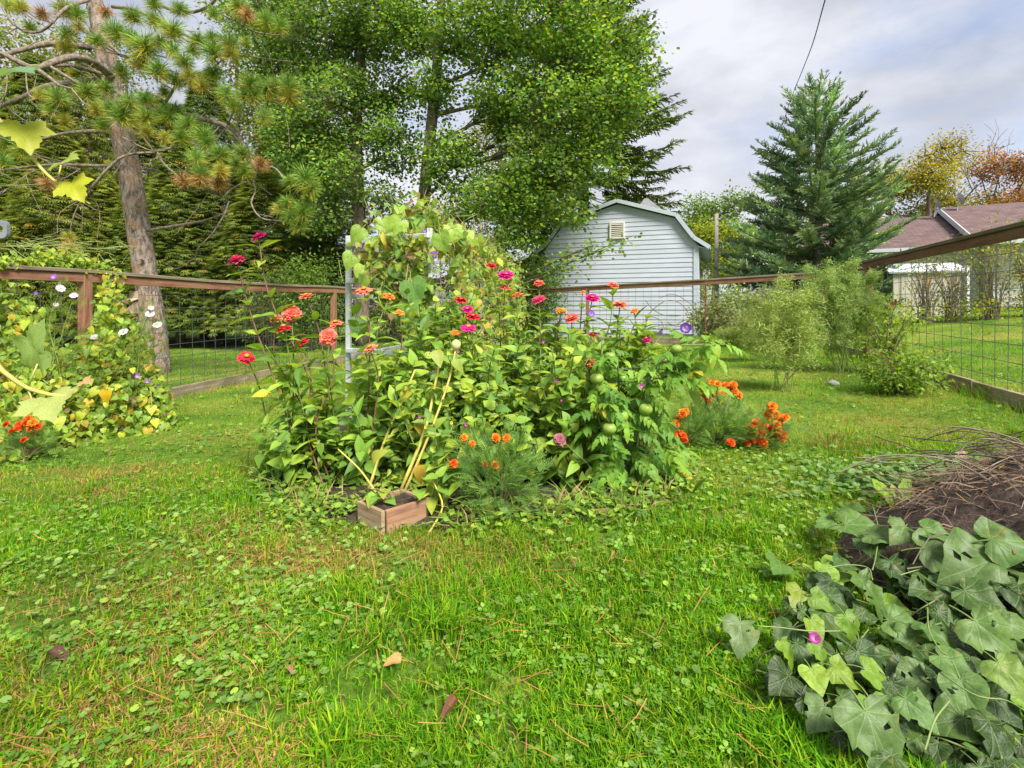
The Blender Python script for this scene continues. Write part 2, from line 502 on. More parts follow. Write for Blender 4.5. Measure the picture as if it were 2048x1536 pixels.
patch_sheet('garden_bed', -2, 1.3, 2.1, 9.8, 0.04, lambda X, Y: 0.012 + 0.03 * fnoise(X * 7, Y * 7, 4), lambda X, Y: in_poly(*wob(X, Y), BED), M_soil,
            'dark mulched soil of the flower bed under the zinnias', 'flower bed')
patch_sheet('soil_mound', 0.7, 3.6, 0.3, 3.3, 0.035, lambda X, Y: mound_h(X, Y) + 0.004 + 0.02 * fnoise(X * 14, Y * 14, 4) * (mound_h(X, Y) > 0.01), lambda X, Y: mound_h(X, Y) > 0.012, M_soil,
            'low mound of dark soil and dry litter under the heart-leaved vine', 'soil')
# soil strip at the foot of the left fence
def strip_keep(X, Y):
    fx = -4.44 + 0.194 * (Y - 5.46)
    wv = 1.15 + 0.3 * (fnoise(X * 2, Y * 2, 3) - 0.5) - 0.9 * sm01((Y - 4.9) / 0.9)
    return (X > fx - 0.15) & (X < fx + wv)
patch_sheet('border_bed', -5.4, -3.0, 2.6, 5.9, 0.05, lambda X, Y: 0.01 + 0.03 * fnoise(X * 7, Y * 7, 4), strip_keep, M_soil,
            'dark soil of the border along the left fence under the vines', 'flower bed')

# ------------------------------------------------------------------ fences
def fence_panel_wires(mb, A, B, za, zb, ga, gb, col=0.203, row=0.152, r=0.0031):
    A, B = np.asarray(A, float), np.asarray(B, float)
    L = np.linalg.norm(B - A); nc = int(L / col)
    side = np.array([B[1] - A[1], -(B[0] - A[0])]) / L
    # hogwire mesh bulges and sags a little, as real panels do
    ph = rng.uniform(0, 6)
    def pt(t, z):
        p = A + (B - A) * t
        bl = 0.012 * math.sin(t * 7 + ph + z * 2)
        return np.array([p[0] + side[0] * bl, p[1] + side[1] * bl, z])
    for c in range(nc + 1):
        t = (c * col + 0.5 * (L - nc * col)) / L
        z0 = ga + (gb - ga) * t + 0.02; z1 = za + (zb - za) * t
        mb.add(*tube([pt(t, z0), pt(t, (z0 + z1) / 2), pt(t, z1)], r, 4, False))
    nr = int((min(za - ga, zb - gb)) / row)
    for q in range(nr + 1):
        f = q / nr
        ps = []
        for t in np.linspace(0.005, 0.995, 14):
            z0 = ga + (gb - ga) * t + 0.03; z1 = za + (zb - za) * t - 0.02
            ps.append(pt(t, z0 + (z1 - z0) * f + 0.004 * math.sin(t * 9 + ph + q)) + np.array([side[0], side[1], 0]) * 0.004)
        mb.add(*tube(ps, r, 4, False))

def fence(name, label, nodes, posts, zr, sag=0.0, kick_first=0, inside=1, post_kind=None):
    """nodes: plan points; zr: height of the rail's top at each node"""
    root = thing(name, label, 'fence', (nodes[0][0], nodes[0][1], float(G(*nodes[0]))))
    for s in range(len(nodes) - 1):
        A, B = np.array(nodes[s], float), np.array(nodes[s + 1], float)
        za, zb = zr[s], zr[s + 1]
        d = unit(B - A); side = np.array([d[1], -d[0]]) * inside
        m = 3 if sag else 1
        for q in range(m):
            t0, t1 = q / m, (q + 1) / m
            sg = lambda t: -sag * 4 * t * (1 - t) * (1 if np.linalg.norm(B - A) > 3 else 0)
            p0 = np.array([*(A + (B - A) * t0), za + (zb - za) * t0 + sg(t0)]); p1 = np.array([*(A + (B - A) * t1), za + (zb - za) * t1 + sg(t1)])
            e = np.array([*d, 0]) * (0.004 if q < m - 1 else 0)
            beam('cap_rail', p0 + [side[0] * 0.005, side[1] * 0.005, -0.019], p1 - e + [side[0] * 0.005, side[1] * 0.005, -0.019], 0.105, 0.037, M_cap, root)
            beam('side_rail', p0 + [side[0] * 0.02, side[1] * 0.02, -0.086], p1 - e + [side[0] * 0.02, side[1] * 0.02, -0.086], 0.038, 0.092, M_rail, root)
        ga, gb = float(G(*A)), float(G(*B))
        if s >= kick_first:
            L = np.linalg.norm(B - A); nk = max(1, int(L / 2.4))
            for q in range(nk):
                t0, t1 = q / nk, (q + 1) / nk - 0.004
                beam('kick_board', [*(A + (B - A) * t0), float(G(*(A + (B - A) * t0))) + 0.06], [*(A + (B - A) * t1), float(G(*(A + (B - A) * t1))) + 0.055 + 0.02 * rng.random()], 0.04, 0.15, M_kick, root)
        mb = MB(); fence_panel_wires(mb, A - side * 0.028, B - side * 0.028, za - 0.05 - sag, zb - 0.05 - sag, ga + 0.03, gb + 0.03)
        w = mb.build('wire_panel', M_wire, root); w['kind'] = 'stuff'
    for (x, y, zt) in posts:
        g = float(G(x, y))
        beam('post', [x, y, g - 0.1], [x, y, zt - 0.04], 0.09, 0.09, M_rail, root, up=(0.2, 1, 0))
    return root

LFN = [(-4.95, 2.85), (-4.44, 5.46), (-3.5, 10.3), (-2.0, 17.2)]
LF = fence('hogwire_fence', 'brown-railed wire fence with a birdhouse and flowering vines, at the left of the yard', LFN,
           [(-4.44, 5.46, 1.39), (-3.5, 10.3, 1.41), (-2.0, 17.2, 1.44)], [1.36, 1.39, 1.412, 1.44], sag=0.03, kick_first=1)
BFN = [(-1.88, 17.1), (0.8, 14.9), (4.37, 11.9), (6.2, 10.65)]
BF = fence('hogwire_fence', 'red-railed wire fence across the back in front of the pale blue shed', BFN,
           [(0.8, 14.9, 1.525), (2.0, 13.9, 1.56)], [1.44, 1.525, 1.635, 1.71])
RFN = [(6.2, 10.65), (5.42, 7.98), (3.55, 2.2)]
RF = fence('hogwire_fence', 'red-railed wire fence, its shade tinted into the rails, rising along the right edge beside the neighbouring lawn', RFN,
           [(6.24, 10.6, 1.70), (5.42, 7.98, 1.70)], [1.71, 1.71, 1.70])
for c_ in RF.children:
    if c_.name.startswith(('side_rail', 'cap_rail', 'post')): c_.color = (0.62, 0.58, 0.55, 1)  # same timber as the left fence; its shade is put into a darker tint
# rusty steel T-post of the back fence
mb = MB()
p = np.array([4.37, 11.86])
for dx, dy, w, h in ((0, 0, 0.034, 0.006), (0, 0.015, 0.006, 0.026)):
    x, y = p[0] + dx, p[1] + dy
    z0, z1 = float(G(x, y)) - 0.1, 1.52
    V = np.array([[x + sx * w / 2, y + sy * h / 2, z] for z in (z0, z1) for sx, sy in ((-1, -1), (1, -1), (1, 1), (-1, 1))])
    mb.add(V, [np.array([[0, 1, 5, 4], [1, 2, 6, 5], [2, 3, 7, 6], [3, 0, 4, 7], [4, 5, 6, 7]])])
for z in np.arange(0.3, 1.5, 0.055):
    mb.add(*tube([[p[0] - 0.012, p[1] - 0.008, z], [p[0] + 0.012, p[1] - 0.008, z]], 0.005, 4))
mb.build('steel_post', M_rust, BF)
# screw eye of the left post
# chicken wire along the foot of the left fence
mb = MB()
A, B = np.array(LFN[1]), np.array(LFN[2])
d = unit(B - A); L = np.linalg.norm(B - A); cell = 0.055
rows = int(0.56 / (cell * 0.75))
pts = []
segs = []
for r_ in range(rows):
    for c in range(int(L / cell)):
        u = c * cell + (cell / 2 if r_ % 2 else 0)
        z = r_ * cell * 0.75
        a = (u, z); b1 = (u + cell / 2, z + cell * 0.25); c1 = (u + cell, z); d1 = (u + cell / 2, z + cell * 0.75)
        segs += [(a, b1), (b1, c1), (b1, d1)]
S = np.array(segs)
S[..., 0] = np.clip(S[..., 0], 0, L)
def cw(uz):
    bulge = 0.02 * np.sin(uz[:, 0] * 3.1) + 0.015 * np.sin(uz[:, 1] * 9)
    xy = A[None] + d[None] * uz[:, :1] + np.array([[d[1], -d[0]]]) * (0.055 + bulge[:, None] * 0.4)
    return np.concatenate([xy, (G(xy[:, 0], xy[:, 1]) + 0.05 + uz[:, 1] + 0.01 * np.sin(uz[:, 0] * 2))[:, None]], 1)
P0, P1 = cw(S[:, 0]), cw(S[:, 1])
T = unit(P1 - P0); U = unit(np.cross(T, [0.4, -1, 0.2])) * 0.0011; W = np.cross(T, U)
n = len(P0)
V = np.stack([P0 + U, P0 - U * .5 + W * .87, P0 - U * .5 - W * .87, P1 + U, P1 - U * .5 + W * .87, P1 - U * .5 - W * .87], 1).reshape(-1, 3)
q = np.array([[0, 1, 4, 3], [1, 2, 5, 4], [2, 0, 3, 5]])
mb.add(V, [(q[None] + (np.arange(n) * 6)[:, None, None]).reshape(-1, 4)])
w = mb.build('chicken_wire', M_wire, LF); w['kind'] = 'stuff'

# birdhouse on the left fence
M_bird = roughmat('birdhouse_wood', (0.28, 0.20, 0.13), (0.48, 0.38, 0.27), 14, (1, 1, 3), 0.9, 0.3)
bh = PX(262, 612, 6.0)
bird = thing('birdhouse', 'small weathered wooden birdhouse hanging on the left fence by the pine', 'birdhouse', bh - [0, 0, 0.09])
beam('front_board', bh + [0, -0.045, -0.09], bh + [0, -0.045, 0.05], 0.1, 0.012, M_bird, bird, up=(0, 1, 0))
beam('back_board', bh + [0, 0.045, -0.09], bh + [0, 0.045, 0.17], 0.1, 0.012, M_bird, bird, up=(0, 1, 0))
for s in (-1, 1):
    beam('side_board', bh + [s * 0.044, 0, -0.088], bh + [s * 0.044, 0, 0.048], 0.076, 0.012, M_bird, bird, up=(1, 0, 0))
beam('roof_board', bh + [0, -0.085, 0.05], bh + [0, 0.037, 0.085], 0.13, 0.014, M_bird, bird)
beam('floor_board', bh + [0, -0.038, -0.085], bh + [0, 0.038, -0.085], 0.074, 0.012, M_bird, bird)
M_dark, _N, _L, _b = new_mat('dark_hole'); _b.inputs['Base Color'].default_value = (0.01, 0.008, 0.006, 1); _b.inputs['Roughness'].default_value = 1
V, fs = tube([bh + [0, -0.053, 0.0], bh + [0, -0.0555, 0.0]], 0.016, 10)
mb = MB(); mb.add(V, fs); mb.build('entrance_hole', M_dark, bird)
# ------------------------------------------------------------------ barn-roofed shed
M_siding = roughmat('vinyl_siding', (0.46, 0.49, 0.565), (0.50, 0.53, 0.605), 3, (0.4, 3, 3), 0.55, 0.05, (0.44, 0.475, 0.54), 5)
M_trim = roughmat('pale_trim', (0.40, 0.45, 0.51), (0.47, 0.51, 0.57), 4, (1, 1, 1), 0.55, 0.05)
M_vent = roughmat('vent_cream', (0.60, 0.59, 0.50), (0.68, 0.66, 0.57), 5, (1, 1, 1), 0.6, 0.05)
M_groof = roughmat('grey_shingle', (0.14, 0.14, 0.15), (0.24, 0.24, 0.25), 18, (1, 1, 1), 0.9, 0.4)

SC = np.array([5.3, 15.0])                       # right front corner of the shed
su = unit(np.array([1.0, -0.377])); sv = np.array([0.377, 1.0]) / math.hypot(0.377, 1)
SW, SDp = 4.55, 5.0
SZ0 = float(G(*SC)) + 0.05
def SP(u, v, z):                                  # u: 0 at left corner .. SW right; v depth
    p = SC + su * (u - SW) + sv * v
    return np.array([p[0], p[1], z])
half = SW / 2
EAVE, BRK, RID = 2.78, 3.58, 4.10                 # heights
# right half profile of the gable (distance from centre, height)
PROF = [(half, EAVE), (half - 0.14, 2.98), (half - 0.62, BRK), (0.0, RID)]
def halfw(z):
    if z <= EAVE: return half
    for (a, za), (b_, zb) in zip(PROF[:-1], PROF[1:]):
        if z <= zb: return a + (b_ - a) * (z - za) / (zb - za)
    return 0.0
shed = thing('garden_shed', 'pale blue vinyl-sided shed with barn roof and a cream gable vent', 'shed', SP(half, 0, SZ0))
mbk = MB()                                        # the wall behind the boards
Vf = [SP(half - halfw(z), 0.02, z) for z in (SZ0 - 0.2, EAVE, 2.98, BRK, RID)] + [SP(half + halfw(z), 0.02, z) for z in (BRK, 2.98, EAVE, SZ0 - 0.2)]
Vb = [v + np.array([*(sv * (SDp - 0.04)), 0]) for v in Vf]
n = len(Vf)
mbk.add(np.array(Vf + Vb), [np.array([list(range(n))]), np.array([list(range(2 * n - 1, n - 1, -1))]), np.array([[i_, i_ + n, (i_ + 1) % n + n, (i_ + 1) % n] for i_ in range(n)])])
mbk.build('wall', M_siding, shed)
EXP = 0.138
z = SZ0
nb_ = int((RID - 0.06 - SZ0) / EXP) + 1
for q in range(nb_):
    z0 = SZ0 + q * EXP; z1 = min(z0 + EXP + 0.006, RID - 0.02)
    if z1 - z0 < 0.03: break
    zs = [z0] + [zz for zz in (EAVE, 2.98, BRK) if z0 + 0.005 < zz < z1 - 0.005] + [z1]
    for s0, s1 in ((-1, 1),):
        L_ = [SP(half - halfw(zz) + 0.005, -0.004 - 0.016 * (1 - (zz - z0) / (z1 - z0)), zz) for zz in zs]
        R_ = [SP(half + halfw(zz) - 0.005, -0.004 - 0.016 * (1 - (zz - z0) / (z1 - z0)), zz) for zz in zs]
        Bl = [SP(half - halfw(zz) + 0.005, 0.015, zz) for zz in (z0, z1)]; Br = [SP(half + halfw(zz) - 0.005, 0.015, zz) for zz in (z0, z1)]
        m = len(zs)
        V = np.array(L_ + R_ + Bl + Br)
        fq = [[k_, k_ + m, k_ + m + 1, k_ + 1] for k_ in range(m - 1)]
        fq += [[0, 2 * m, 2 * m + 2, m], [m - 1, 2 * m - 1, 2 * m + 3, 2 * m + 1]]
        mb = MB(); mb.add(V, [np.array(fq)])
        o = mb.build('siding_board', M_siding, shed)
        t_ = 0.97 + 0.06 * rng.random(); o.color = (t_, t_, t_, 1)
nb_ = int((EAVE - 0.12 - SZ0) / EXP)
for q in range(nb_):                              # side wall boards
    z0 = SZ0 + q * EXP; z1 = z0 + EXP + 0.006
    V = np.array([SP(SW + 0.016, 0.1, z0), SP(SW + 0.016, SDp, z0), SP(SW + 0.004, SDp, z1), SP(SW + 0.004, 0.1, z1), SP(SW - 0.015, 0.1, z0), SP(SW - 0.015, SDp, z0)])
    mb = MB(); mb.add(V, [np.array([[0, 1, 2, 3], [0, 4, 5, 1]])]); mb.build('siding_board', M_siding, shed)
beam('corner_trim', SP(SW - 0.04, -0.03, SZ0 - 0.1), SP(SW - 0.04, -0.03, EAVE), 0.02, 0.14, M_trim, shed, up=su.tolist() + [0])
beam('corner_trim', SP(SW + 0.035, 0.045, SZ0 - 0.1), SP(SW + 0.035, 0.045, EAVE - 0.05), 0.02, 0.11, M_trim, shed, up=sv.tolist() + [0])
beam('corner_trim', SP(0.04, -0.03, SZ0 - 0.1), SP(0.04, -0.03, EAVE), 0.02, 0.14, M_trim, shed, up=su.tolist() + [0])
# roof slabs with flared eaves, and rake boards
RP = [(half + 0.33, 2.66), (half - 0.10, 2.96), (half - 0.58, BRK + 0.05), (0.0, RID + 0.06)]
roof = MB()
for s in (-1, 1):
    for (a, za), (b_, zb) in zip(RP[:-1], RP[1:]):
        nrm = unit(np.array([zb - za, a - b_])) * 0.05
        V = []
        for v_ in (-0.14, SDp + 0.14):
            for (uu, zz) in ((a, za), (b_, zb), (b_ + nrm[0], zb + nrm[1]), (a + nrm[0], za + nrm[1])):
                V.append(SP(half + s * uu, v_, zz))
        roof.add(np.array(V), [np.array([[0, 1, 2, 3], [4, 7, 6, 5], [0, 4, 5, 1], [3, 2, 6, 7], [0, 3, 7, 4], [1, 5, 6, 2]])])
        d0 = SP(half + s * a, -0.152, za - 0.035 + 0.05); d1 = SP(half + s * b_, -0.152, zb - 0.035 + 0.05)
        beam('rake_board', d0, d1, 0.022, 0.11, M_trim, shed)
roof_o = roof.build('roof', M_groof, shed)
# soffits of the right eave, in narrow panels
for q in range(26):
    v0 = -0.13 + q * (SDp + 0.26) / 26; v1 = v0 + (SDp + 0.26) / 26 - 0.012
    V = np.array([SP(SW + 0.02, v0, 2.72), SP(SW + 0.02, v1, 2.72), SP(SW + 0.325, v1, 2.645), SP(SW + 0.325, v0, 2.645)])
    V = np.concatenate([V, V - [0, 0, 0.012]])
    mb = MB(); mb.add(V, [np.array([[0, 1, 2, 3], [7, 6, 5, 4], [0, 4, 5, 1], [1, 5, 6, 2], [2, 6, 7, 3], [3, 7, 4, 0]])]); mb.build('soffit_panel', M_trim, shed)
beam('fascia', SP(SW + 0.345, -0.13, 2.67), SP(SW + 0.345, SDp + 0.13, 2.67), 0.02, 0.11, M_trim, shed)
# gable vent
vu, vz = half + 0.0, 3.30
vn = mobj('vent', box_mesh('vent', 0.40, 0.02, 0.44, M_dark), shed, mat4=Matrix(np.vstack([np.column_stack([[*su, 0], [*sv, 0], [0, 0, 1], SP(vu, -0.035, vz) - np.array(shed.location)]), [0, 0, 0, 1]]).tolist()))
for (uu, zz, w_, h_) in ((-0.2, 0, 0.05, 0.50), (0.2, 0, 0.05, 0.50), (0, 0.225, 0.36, 0.05), (0, -0.225, 0.36, 0.05)):
    f = mobj('frame', box_mesh('frame', w_, 0.05, h_, M_vent), vn, loc=(uu, -0.012, zz))
for q in range(7):
    s_ = mobj('slat', box_mesh('slat', 0.35, 0.045, 0.022, M_vent, 0.002), vn, loc=(0, -0.02, -0.17 + q * 0.057)); s_.rotation_euler = (math.radians(35), 0, 0)
# cupola behind the ridge
cu = MB()
c0 = SP(half + 0.55, 2.6, 0)
V = [[c0[0] + sx * 0.55, c0[1] + sy * 0.55, 4.12] for sx, sy in ((-1, -1), (1, -1), (1, 1), (-1, 1))] + [[c0[0] + sx * 0.06, c0[1] + sy * 0.06, 4.72] for sx, sy in ((-1, -1), (1, -1), (1, 1), (-1, 1))]
cu.add(np.array(V), [np.array([[0, 1, 5, 4], [1, 2, 6, 5], [2, 3, 7, 6], [3, 0, 4, 7], [4, 5, 6, 7]])])
cu.build('cupola_roof', M_groof, shed)
cu = MB()
V = [[c0[0] + sx * 0.42, c0[1] + sy * 0.42, z_] for z_ in (3.75, 4.13) for sx, sy in ((-1, -1), (1, -1), (1, 1), (-1, 1))]
cu.add(np.array(V), [np.array([[0, 1, 5, 4], [1, 2, 6, 5], [2, 3, 7, 6], [3, 0, 4, 7]])])
cu.build('cupola_wall', M_trim, shed)
# bare dry vine on the shed's lower wall
dv = thing('dry_vine', 'leafless dry brown vine arching over the lower wall of the pale blue shed', 'vine', SP(SW - 0.5, -0.3, SZ0))
mb = MB()
for pts in ([(1395, 665), (1385, 640), (1360, 606), (1330, 602), (1300, 625), (1290, 640)], [(1290, 600), (1310, 622), (1340, 632), (1385, 628)], [(1395, 660), (1390, 620), (1370, 600), (1345, 588), (1320, 596)],
            [(1330, 660), (1320, 640), (1300, 632)], [(1392, 640), (1370, 640), (1350, 650), (1335, 645)], [(1300, 655), (1330, 650), (1375, 655)]):
    mb.add(*tube(spline([PX(a, b_, 14.75 - 0.2 * rng.random()) for a, b_ in pts], 14), 0.011, 5))
mb.build('stem', M_twig, dv)

# ------------------------------------------------------------------ utility pole and overhead cable
M_pole = roughmat('pole_wood', (0.42, 0.37, 0.30), (0.62, 0.56, 0.47), 10, (1, 1, 0.1), 0.9, 0.4)
pp = PX(1433, 612, 20.0)
pole = thing('utility_pole', 'bare grey wooden utility pole behind the back fence right of the shed', 'pole', (pp[0], pp[1], float(G(pp[0], pp[1]))))
mb = MB(); mb.add(*tube([[pp[0], 20, 0], [pp[0], 20, 2.5], [pp[0], 20, 4.55]], [0.085, 0.08, 0.07], 12)); mb.build('shaft', M_pole, pole, smooth=True)
mb = MB()
for zz in (4.35, 4.1): mb.add(*tube([[pp[0], 19.93, zz], [pp[0] + 0.14, 19.93, zz - 0.02]], 0.02, 6)); 
mb.build('insulator', M_white, pole)
M_cable, _N, _L, _b = new_mat('black_cable'); _b.inputs['Base Color'].default_value = (0.03, 0.03, 0.035, 1); _b.inputs['Roughness'].default_value = 0.7
cp = [PX(1662, -30, 9.0), PX(1650, 0, 10.0), PX(1625, 88, 14.0), PX(1601, 150, 18.5), PX(1580, 203, 23), PX(1530, 345, 29), PX(1480, 420, 40)]
mb = MB()
c_ = spline(cp, 60)
mb.add(*tube(c_, 0.013, 5))
for i_ in range(0, 300):
    pass
o = mb.build('overhead_cable', M_cable); tag(o, 'dark overhead cable crossing the sky down behind the blue-green spruce', 'cable')

# ------------------------------------------------------------------ house with brown roof
M_shingle, N, L, b = new_mat('brown_shingles')
tcn = N.new('ShaderNodeTexCoord'); br = N.new('ShaderNodeTexBrick')
uvn = N.new('ShaderNodeUVMap')
br.inputs['Scale'].default_value = 1.0; br.inputs['Brick Width'].default_value = 0.3; br.inputs['Row Height'].default_value = 0.145
br.inputs['Mortar Size'].default_value = 0.012; br.inputs['Bias'].default_value = 0.0
br.inputs['Color1'].default_value = (0.155, 0.10, 0.094, 1); br.inputs['Color2'].default_value = (0.105, 0.066, 0.064, 1); br.inputs['Mortar'].default_value = (0.09, 0.05, 0.05, 1)
L.new(uvn.outputs['UV'], br.inputs['Vector'])
no = N.new('ShaderNodeTexNoise'); no.inputs['Scale'].default_value = 2.5; no.inputs['Detail'].default_value = 8
L.new(tcn.outputs['Object'], no.inputs['Vector'])
mr = N.new('ShaderNodeMapRange'); mr.inputs['To Min'].default_value = 0.6; mr.inputs['To Max'].default_value = 1.5
L.new(no.outputs['Fac'], mr.inputs['Value'])
mu = N.new('ShaderNodeMixRGB'); mu.blend_type = 'MULTIPLY'; mu.inputs['Fac'].default_value = 1
L.new(br.outputs['Color'], mu.inputs['Color1']); L.new(mr.outputs['Result'], mu.inputs['Color2'])
L.new(mu.outputs['Color'], b.inputs['Base Color']); b.inputs['Roughness'].default_value = 0.9
bp = N.new('ShaderNodeBump'); bp.inputs['Strength'].default_value = 0.5; bp.inputs['Distance'].default_value = 0.02
L.new(br.outputs['Fac'], bp.inputs['Height']); bp.invert = True; L.new(bp.outputs['Normal'], b.inputs['Normal'])
M_hwall, N, L, b = new_mat('house_siding')
tcn = N.new('ShaderNodeTexCoord'); sp = N.new('ShaderNodeSeparateXYZ'); L.new(tcn.outputs['Object'], sp.inputs['Vector'])
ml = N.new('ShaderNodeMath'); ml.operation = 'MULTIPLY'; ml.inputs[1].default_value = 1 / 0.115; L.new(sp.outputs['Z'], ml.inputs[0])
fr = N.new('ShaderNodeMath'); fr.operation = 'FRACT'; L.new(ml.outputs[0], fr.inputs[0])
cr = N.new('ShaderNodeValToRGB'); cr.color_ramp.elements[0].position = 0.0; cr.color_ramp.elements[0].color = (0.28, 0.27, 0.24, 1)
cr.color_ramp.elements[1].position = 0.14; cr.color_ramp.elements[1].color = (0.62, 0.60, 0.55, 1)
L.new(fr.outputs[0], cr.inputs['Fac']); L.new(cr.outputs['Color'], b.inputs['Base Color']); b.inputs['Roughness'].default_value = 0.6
bp = N.new('ShaderNodeBump'); bp.inputs['Strength'].default_value = 0.7; bp.inputs['Distance'].default_value = 0.015; bp.invert = True
L.new(fr.outputs[0], bp.inputs['Height']); L.new(bp.outputs['Normal'], b.inputs['Normal'])
M_fascia = roughmat('white_fascia', (0.52, 0.55, 0.58), (0.60, 0.62, 0.64), 4, (1, 1, 1), 0.5, 0.03)

HA = np.array([17.06, 21.0]); hu = np.array([0.882, -0.471]); hv = np.array([0.471, 0.882])
def HP(s, t, z):
    p = HA + hu * s + hv * t
    return np.array([p[0], p[1], z])
house = thing('neighbour_house', 'single-storey house with brown shingle roof and pale siding beyond the right fence', 'house', HP(0, -3, 0.7))
def quad_part(name, pts, mat, th=0.12, parent=house, uvs=True):
    P = np.array(pts); nr = unit(np.cross(P[1] - P[0], P[3] - P[0]))
    V = np.concatenate([P, P - nr * th])
    f = np.array([[0, 1, 2, 3], [7, 6, 5, 4], [0, 4, 5, 1], [1, 5, 6, 2], [2, 6, 7, 3], [3, 7, 4, 0]])
    e1 = unit(P[1] - P[0]); e2 = unit(np.cross(nr, e1))
    uv = np.stack([(V - P[0]) @ e1, (V - P[0]) @ e2], -1)
    return mobj(name, make_mesh(name, V - np.array(house.location), f, mat, uv=uv), parent)
# higher right wing
R1, E1 = 4.96, 3.08
quad_part('roof', [HP(0, -5.0, E1), HP(16, -5.0, E1), HP(16, 0, R1), HP(0, 0, R1)], M_shingle)
quad_part('roof', [HP(16, 5.0, E1), HP(0, 5.0, E1), HP(0, 0, R1), HP(16, 0, R1)], M_shingle)
# lower left wing
R2, E2 = 4.68, 3.02
quad_part('roof', [HP(-5.6, -4.3, E2), HP(0.25, -4.3, E2), HP(0.25, 0.1, R2), HP(-5.6, 0.1, R2)], M_shingle)
quad_part('roof', [HP(0.25, 4.5, E2), HP(-5.6, 4.5, E2), HP(-5.6, 0.1, R2), HP(0.25, 0.1, R2)], M_shingle)
hw = MB()
for s0, s1, t0, t1, zt in ((0.35, 15.6, -4.4, 4.4, 3.14), (-5.3, 0.34, -3.8, 3.9, 3.06)):
    V = np.array([HP(a, c, zz) for zz in (0.2, zt) for a, c in ((s0, t0), (s1, t0), (s1, t1), (s0, t1))])
    hw.add(V, [np.array([[0, 1, 5, 4], [1, 2, 6, 5], [2, 3, 7, 6], [3, 0, 4, 7], [4, 5, 6, 7]])])
V = np.array([HP(0.36, -4.4, 3.13), HP(0.36, 4.4, 3.13), HP(0.36, 0, R1 - 0.16), HP(0.5, -4.4, 3.13), HP(0.5, 4.4, 3.13), HP(0.5, 0, R1 - 0.16)])
hw.add(V, [np.array([[0, 1, 2], [5, 4, 3]]), np.array([[0, 3, 4, 1]])])
V = np.array([HP(-5.2, -3.8, 3.05), HP(-5.2, 3.9, 3.05), HP(-5.2, 0.1, R2 - 0.16), HP(-5.3, -3.8, 3.05), HP(-5.3, 3.9, 3.05), HP(-5.3, 0.1, R2 - 0.16)])
hw.add(V, [np.array([[0, 1, 2], [5, 4, 3]])])
hw.build('wall', M_hwall, house)
for t0, z0, t1, z1 in ((0, R1 - 0.06, -5.05, E1 - 0.07), (0, R1 - 0.06, 5.05, E1 - 0.07)):
    beam('fascia', HP(-0.02, t0, z0), HP(-0.02, t1, z1), 0.035, 0.2, M_fascia, house)
beam('gutter', HP(0, -5.05, E1 - 0.06), HP(16, -5.05, E1 - 0.06), 0.10, 0.12, M_fascia, house)
beam('gutter', HP(-5.6, -4.36, E2 - 0.06), HP(0.2, -4.36, E2 - 0.06), 0.10, 0.12, M_fascia, house)
beam('downspout', HP(0.5, -4.46, 0.6), HP(0.5, -4.46, 3.0), 0.08, 0.08, M_fascia, house, up=(1, 0, 0))
# chimney with white siding
cp_ = PX(1750, 430, 22.5)
ch = mobj('chimney', box_mesh('chimney', 0.62, 0.62, 1.3, M_hwall), house, mat4=Matrix.Translation(Vector((cp_ - np.array(house.location)).tolist())) @ Matrix.Rotation(-0.49, 4, 'Z'))
cc = mobj('chimney_cap', box_mesh('chimney_cap', 0.7, 0.7, 0.08, M_fascia), ch, loc=(0, 0, 0.66))
# satellite dishes
M_dish = roughmat('dish_grey', (0.34, 0.36, 0.38), (0.44, 0.46, 0.48), 6, (1, 1, 1), 0.5, 0.0)
def dish(c, size, yaw, label):
    c = np.array(c)
    root = thing('satellite_dish', label, 'satellite dish', c - [0, 0, 0.45])
    mb = MB(); nr, na_ = 5, 18
    V = [[0, 0.0, 0]]
    for r_ in range(1, nr + 1):
        for a_ in range(na_):
            rr = r_ / nr; an = a_ * 2 * math.pi / na_
            V.append([rr * math.cos(an) * 0.85, -0.22 * rr * rr, rr * math.sin(an)])
    V = np.array(V) * size
    fq = [[1 + (r_ - 1) * na_ + a_, 1 + (r_ - 1) * na_ + (a_ + 1) % na_, 1 + r_ * na_ + (a_ + 1) % na_, 1 + r_ * na_ + a_] for r_ in range(1, nr) for a_ in range(na_)]
    ft = [[0, 1 + a_, 1 + (a_ + 1) % na_] for a_ in range(na_)]
    R = np.array(Matrix.Rotation(yaw, 3, 'Z') @ Matrix.Rotation(math.radians(-22), 3, 'X'))
    mb.add(V @ R.T + c, [np.array(fq), np.array(ft)])
    mb.build('reflector', M_dish, root, smooth=True)
    mb = MB(); mb.add(*tube([c - [0.08, -0.02, 0.48], c - [0.05, 0, 0.2], c], 0.025, 6)); mb.build('mast', M_dish, root)
    arm = np.array([0, -1.0, -0.75]) @ np.array(Matrix.Rotation(yaw, 3, 'Z')).T * size
    mb = MB(); mb.add(*tube([c + [0, 0, -size * 0.9], c + arm], 0.016, 5)); mb.add(*tube([c + arm, c + arm * 1.12 + [0, 0, 0.06]], 0.04, 6)); mb.build('feed_arm', M_dish, root)
dish(PX(1873, 409, 20.6), 0.23, math.radians(65), 'grey satellite dish at the peak of the brown-roofed gable')
dish(PX(1919, 398, 20.2), 0.24, math.radians(75), 'grey satellite dish standing on the brown roof ridge right of the gable peak')

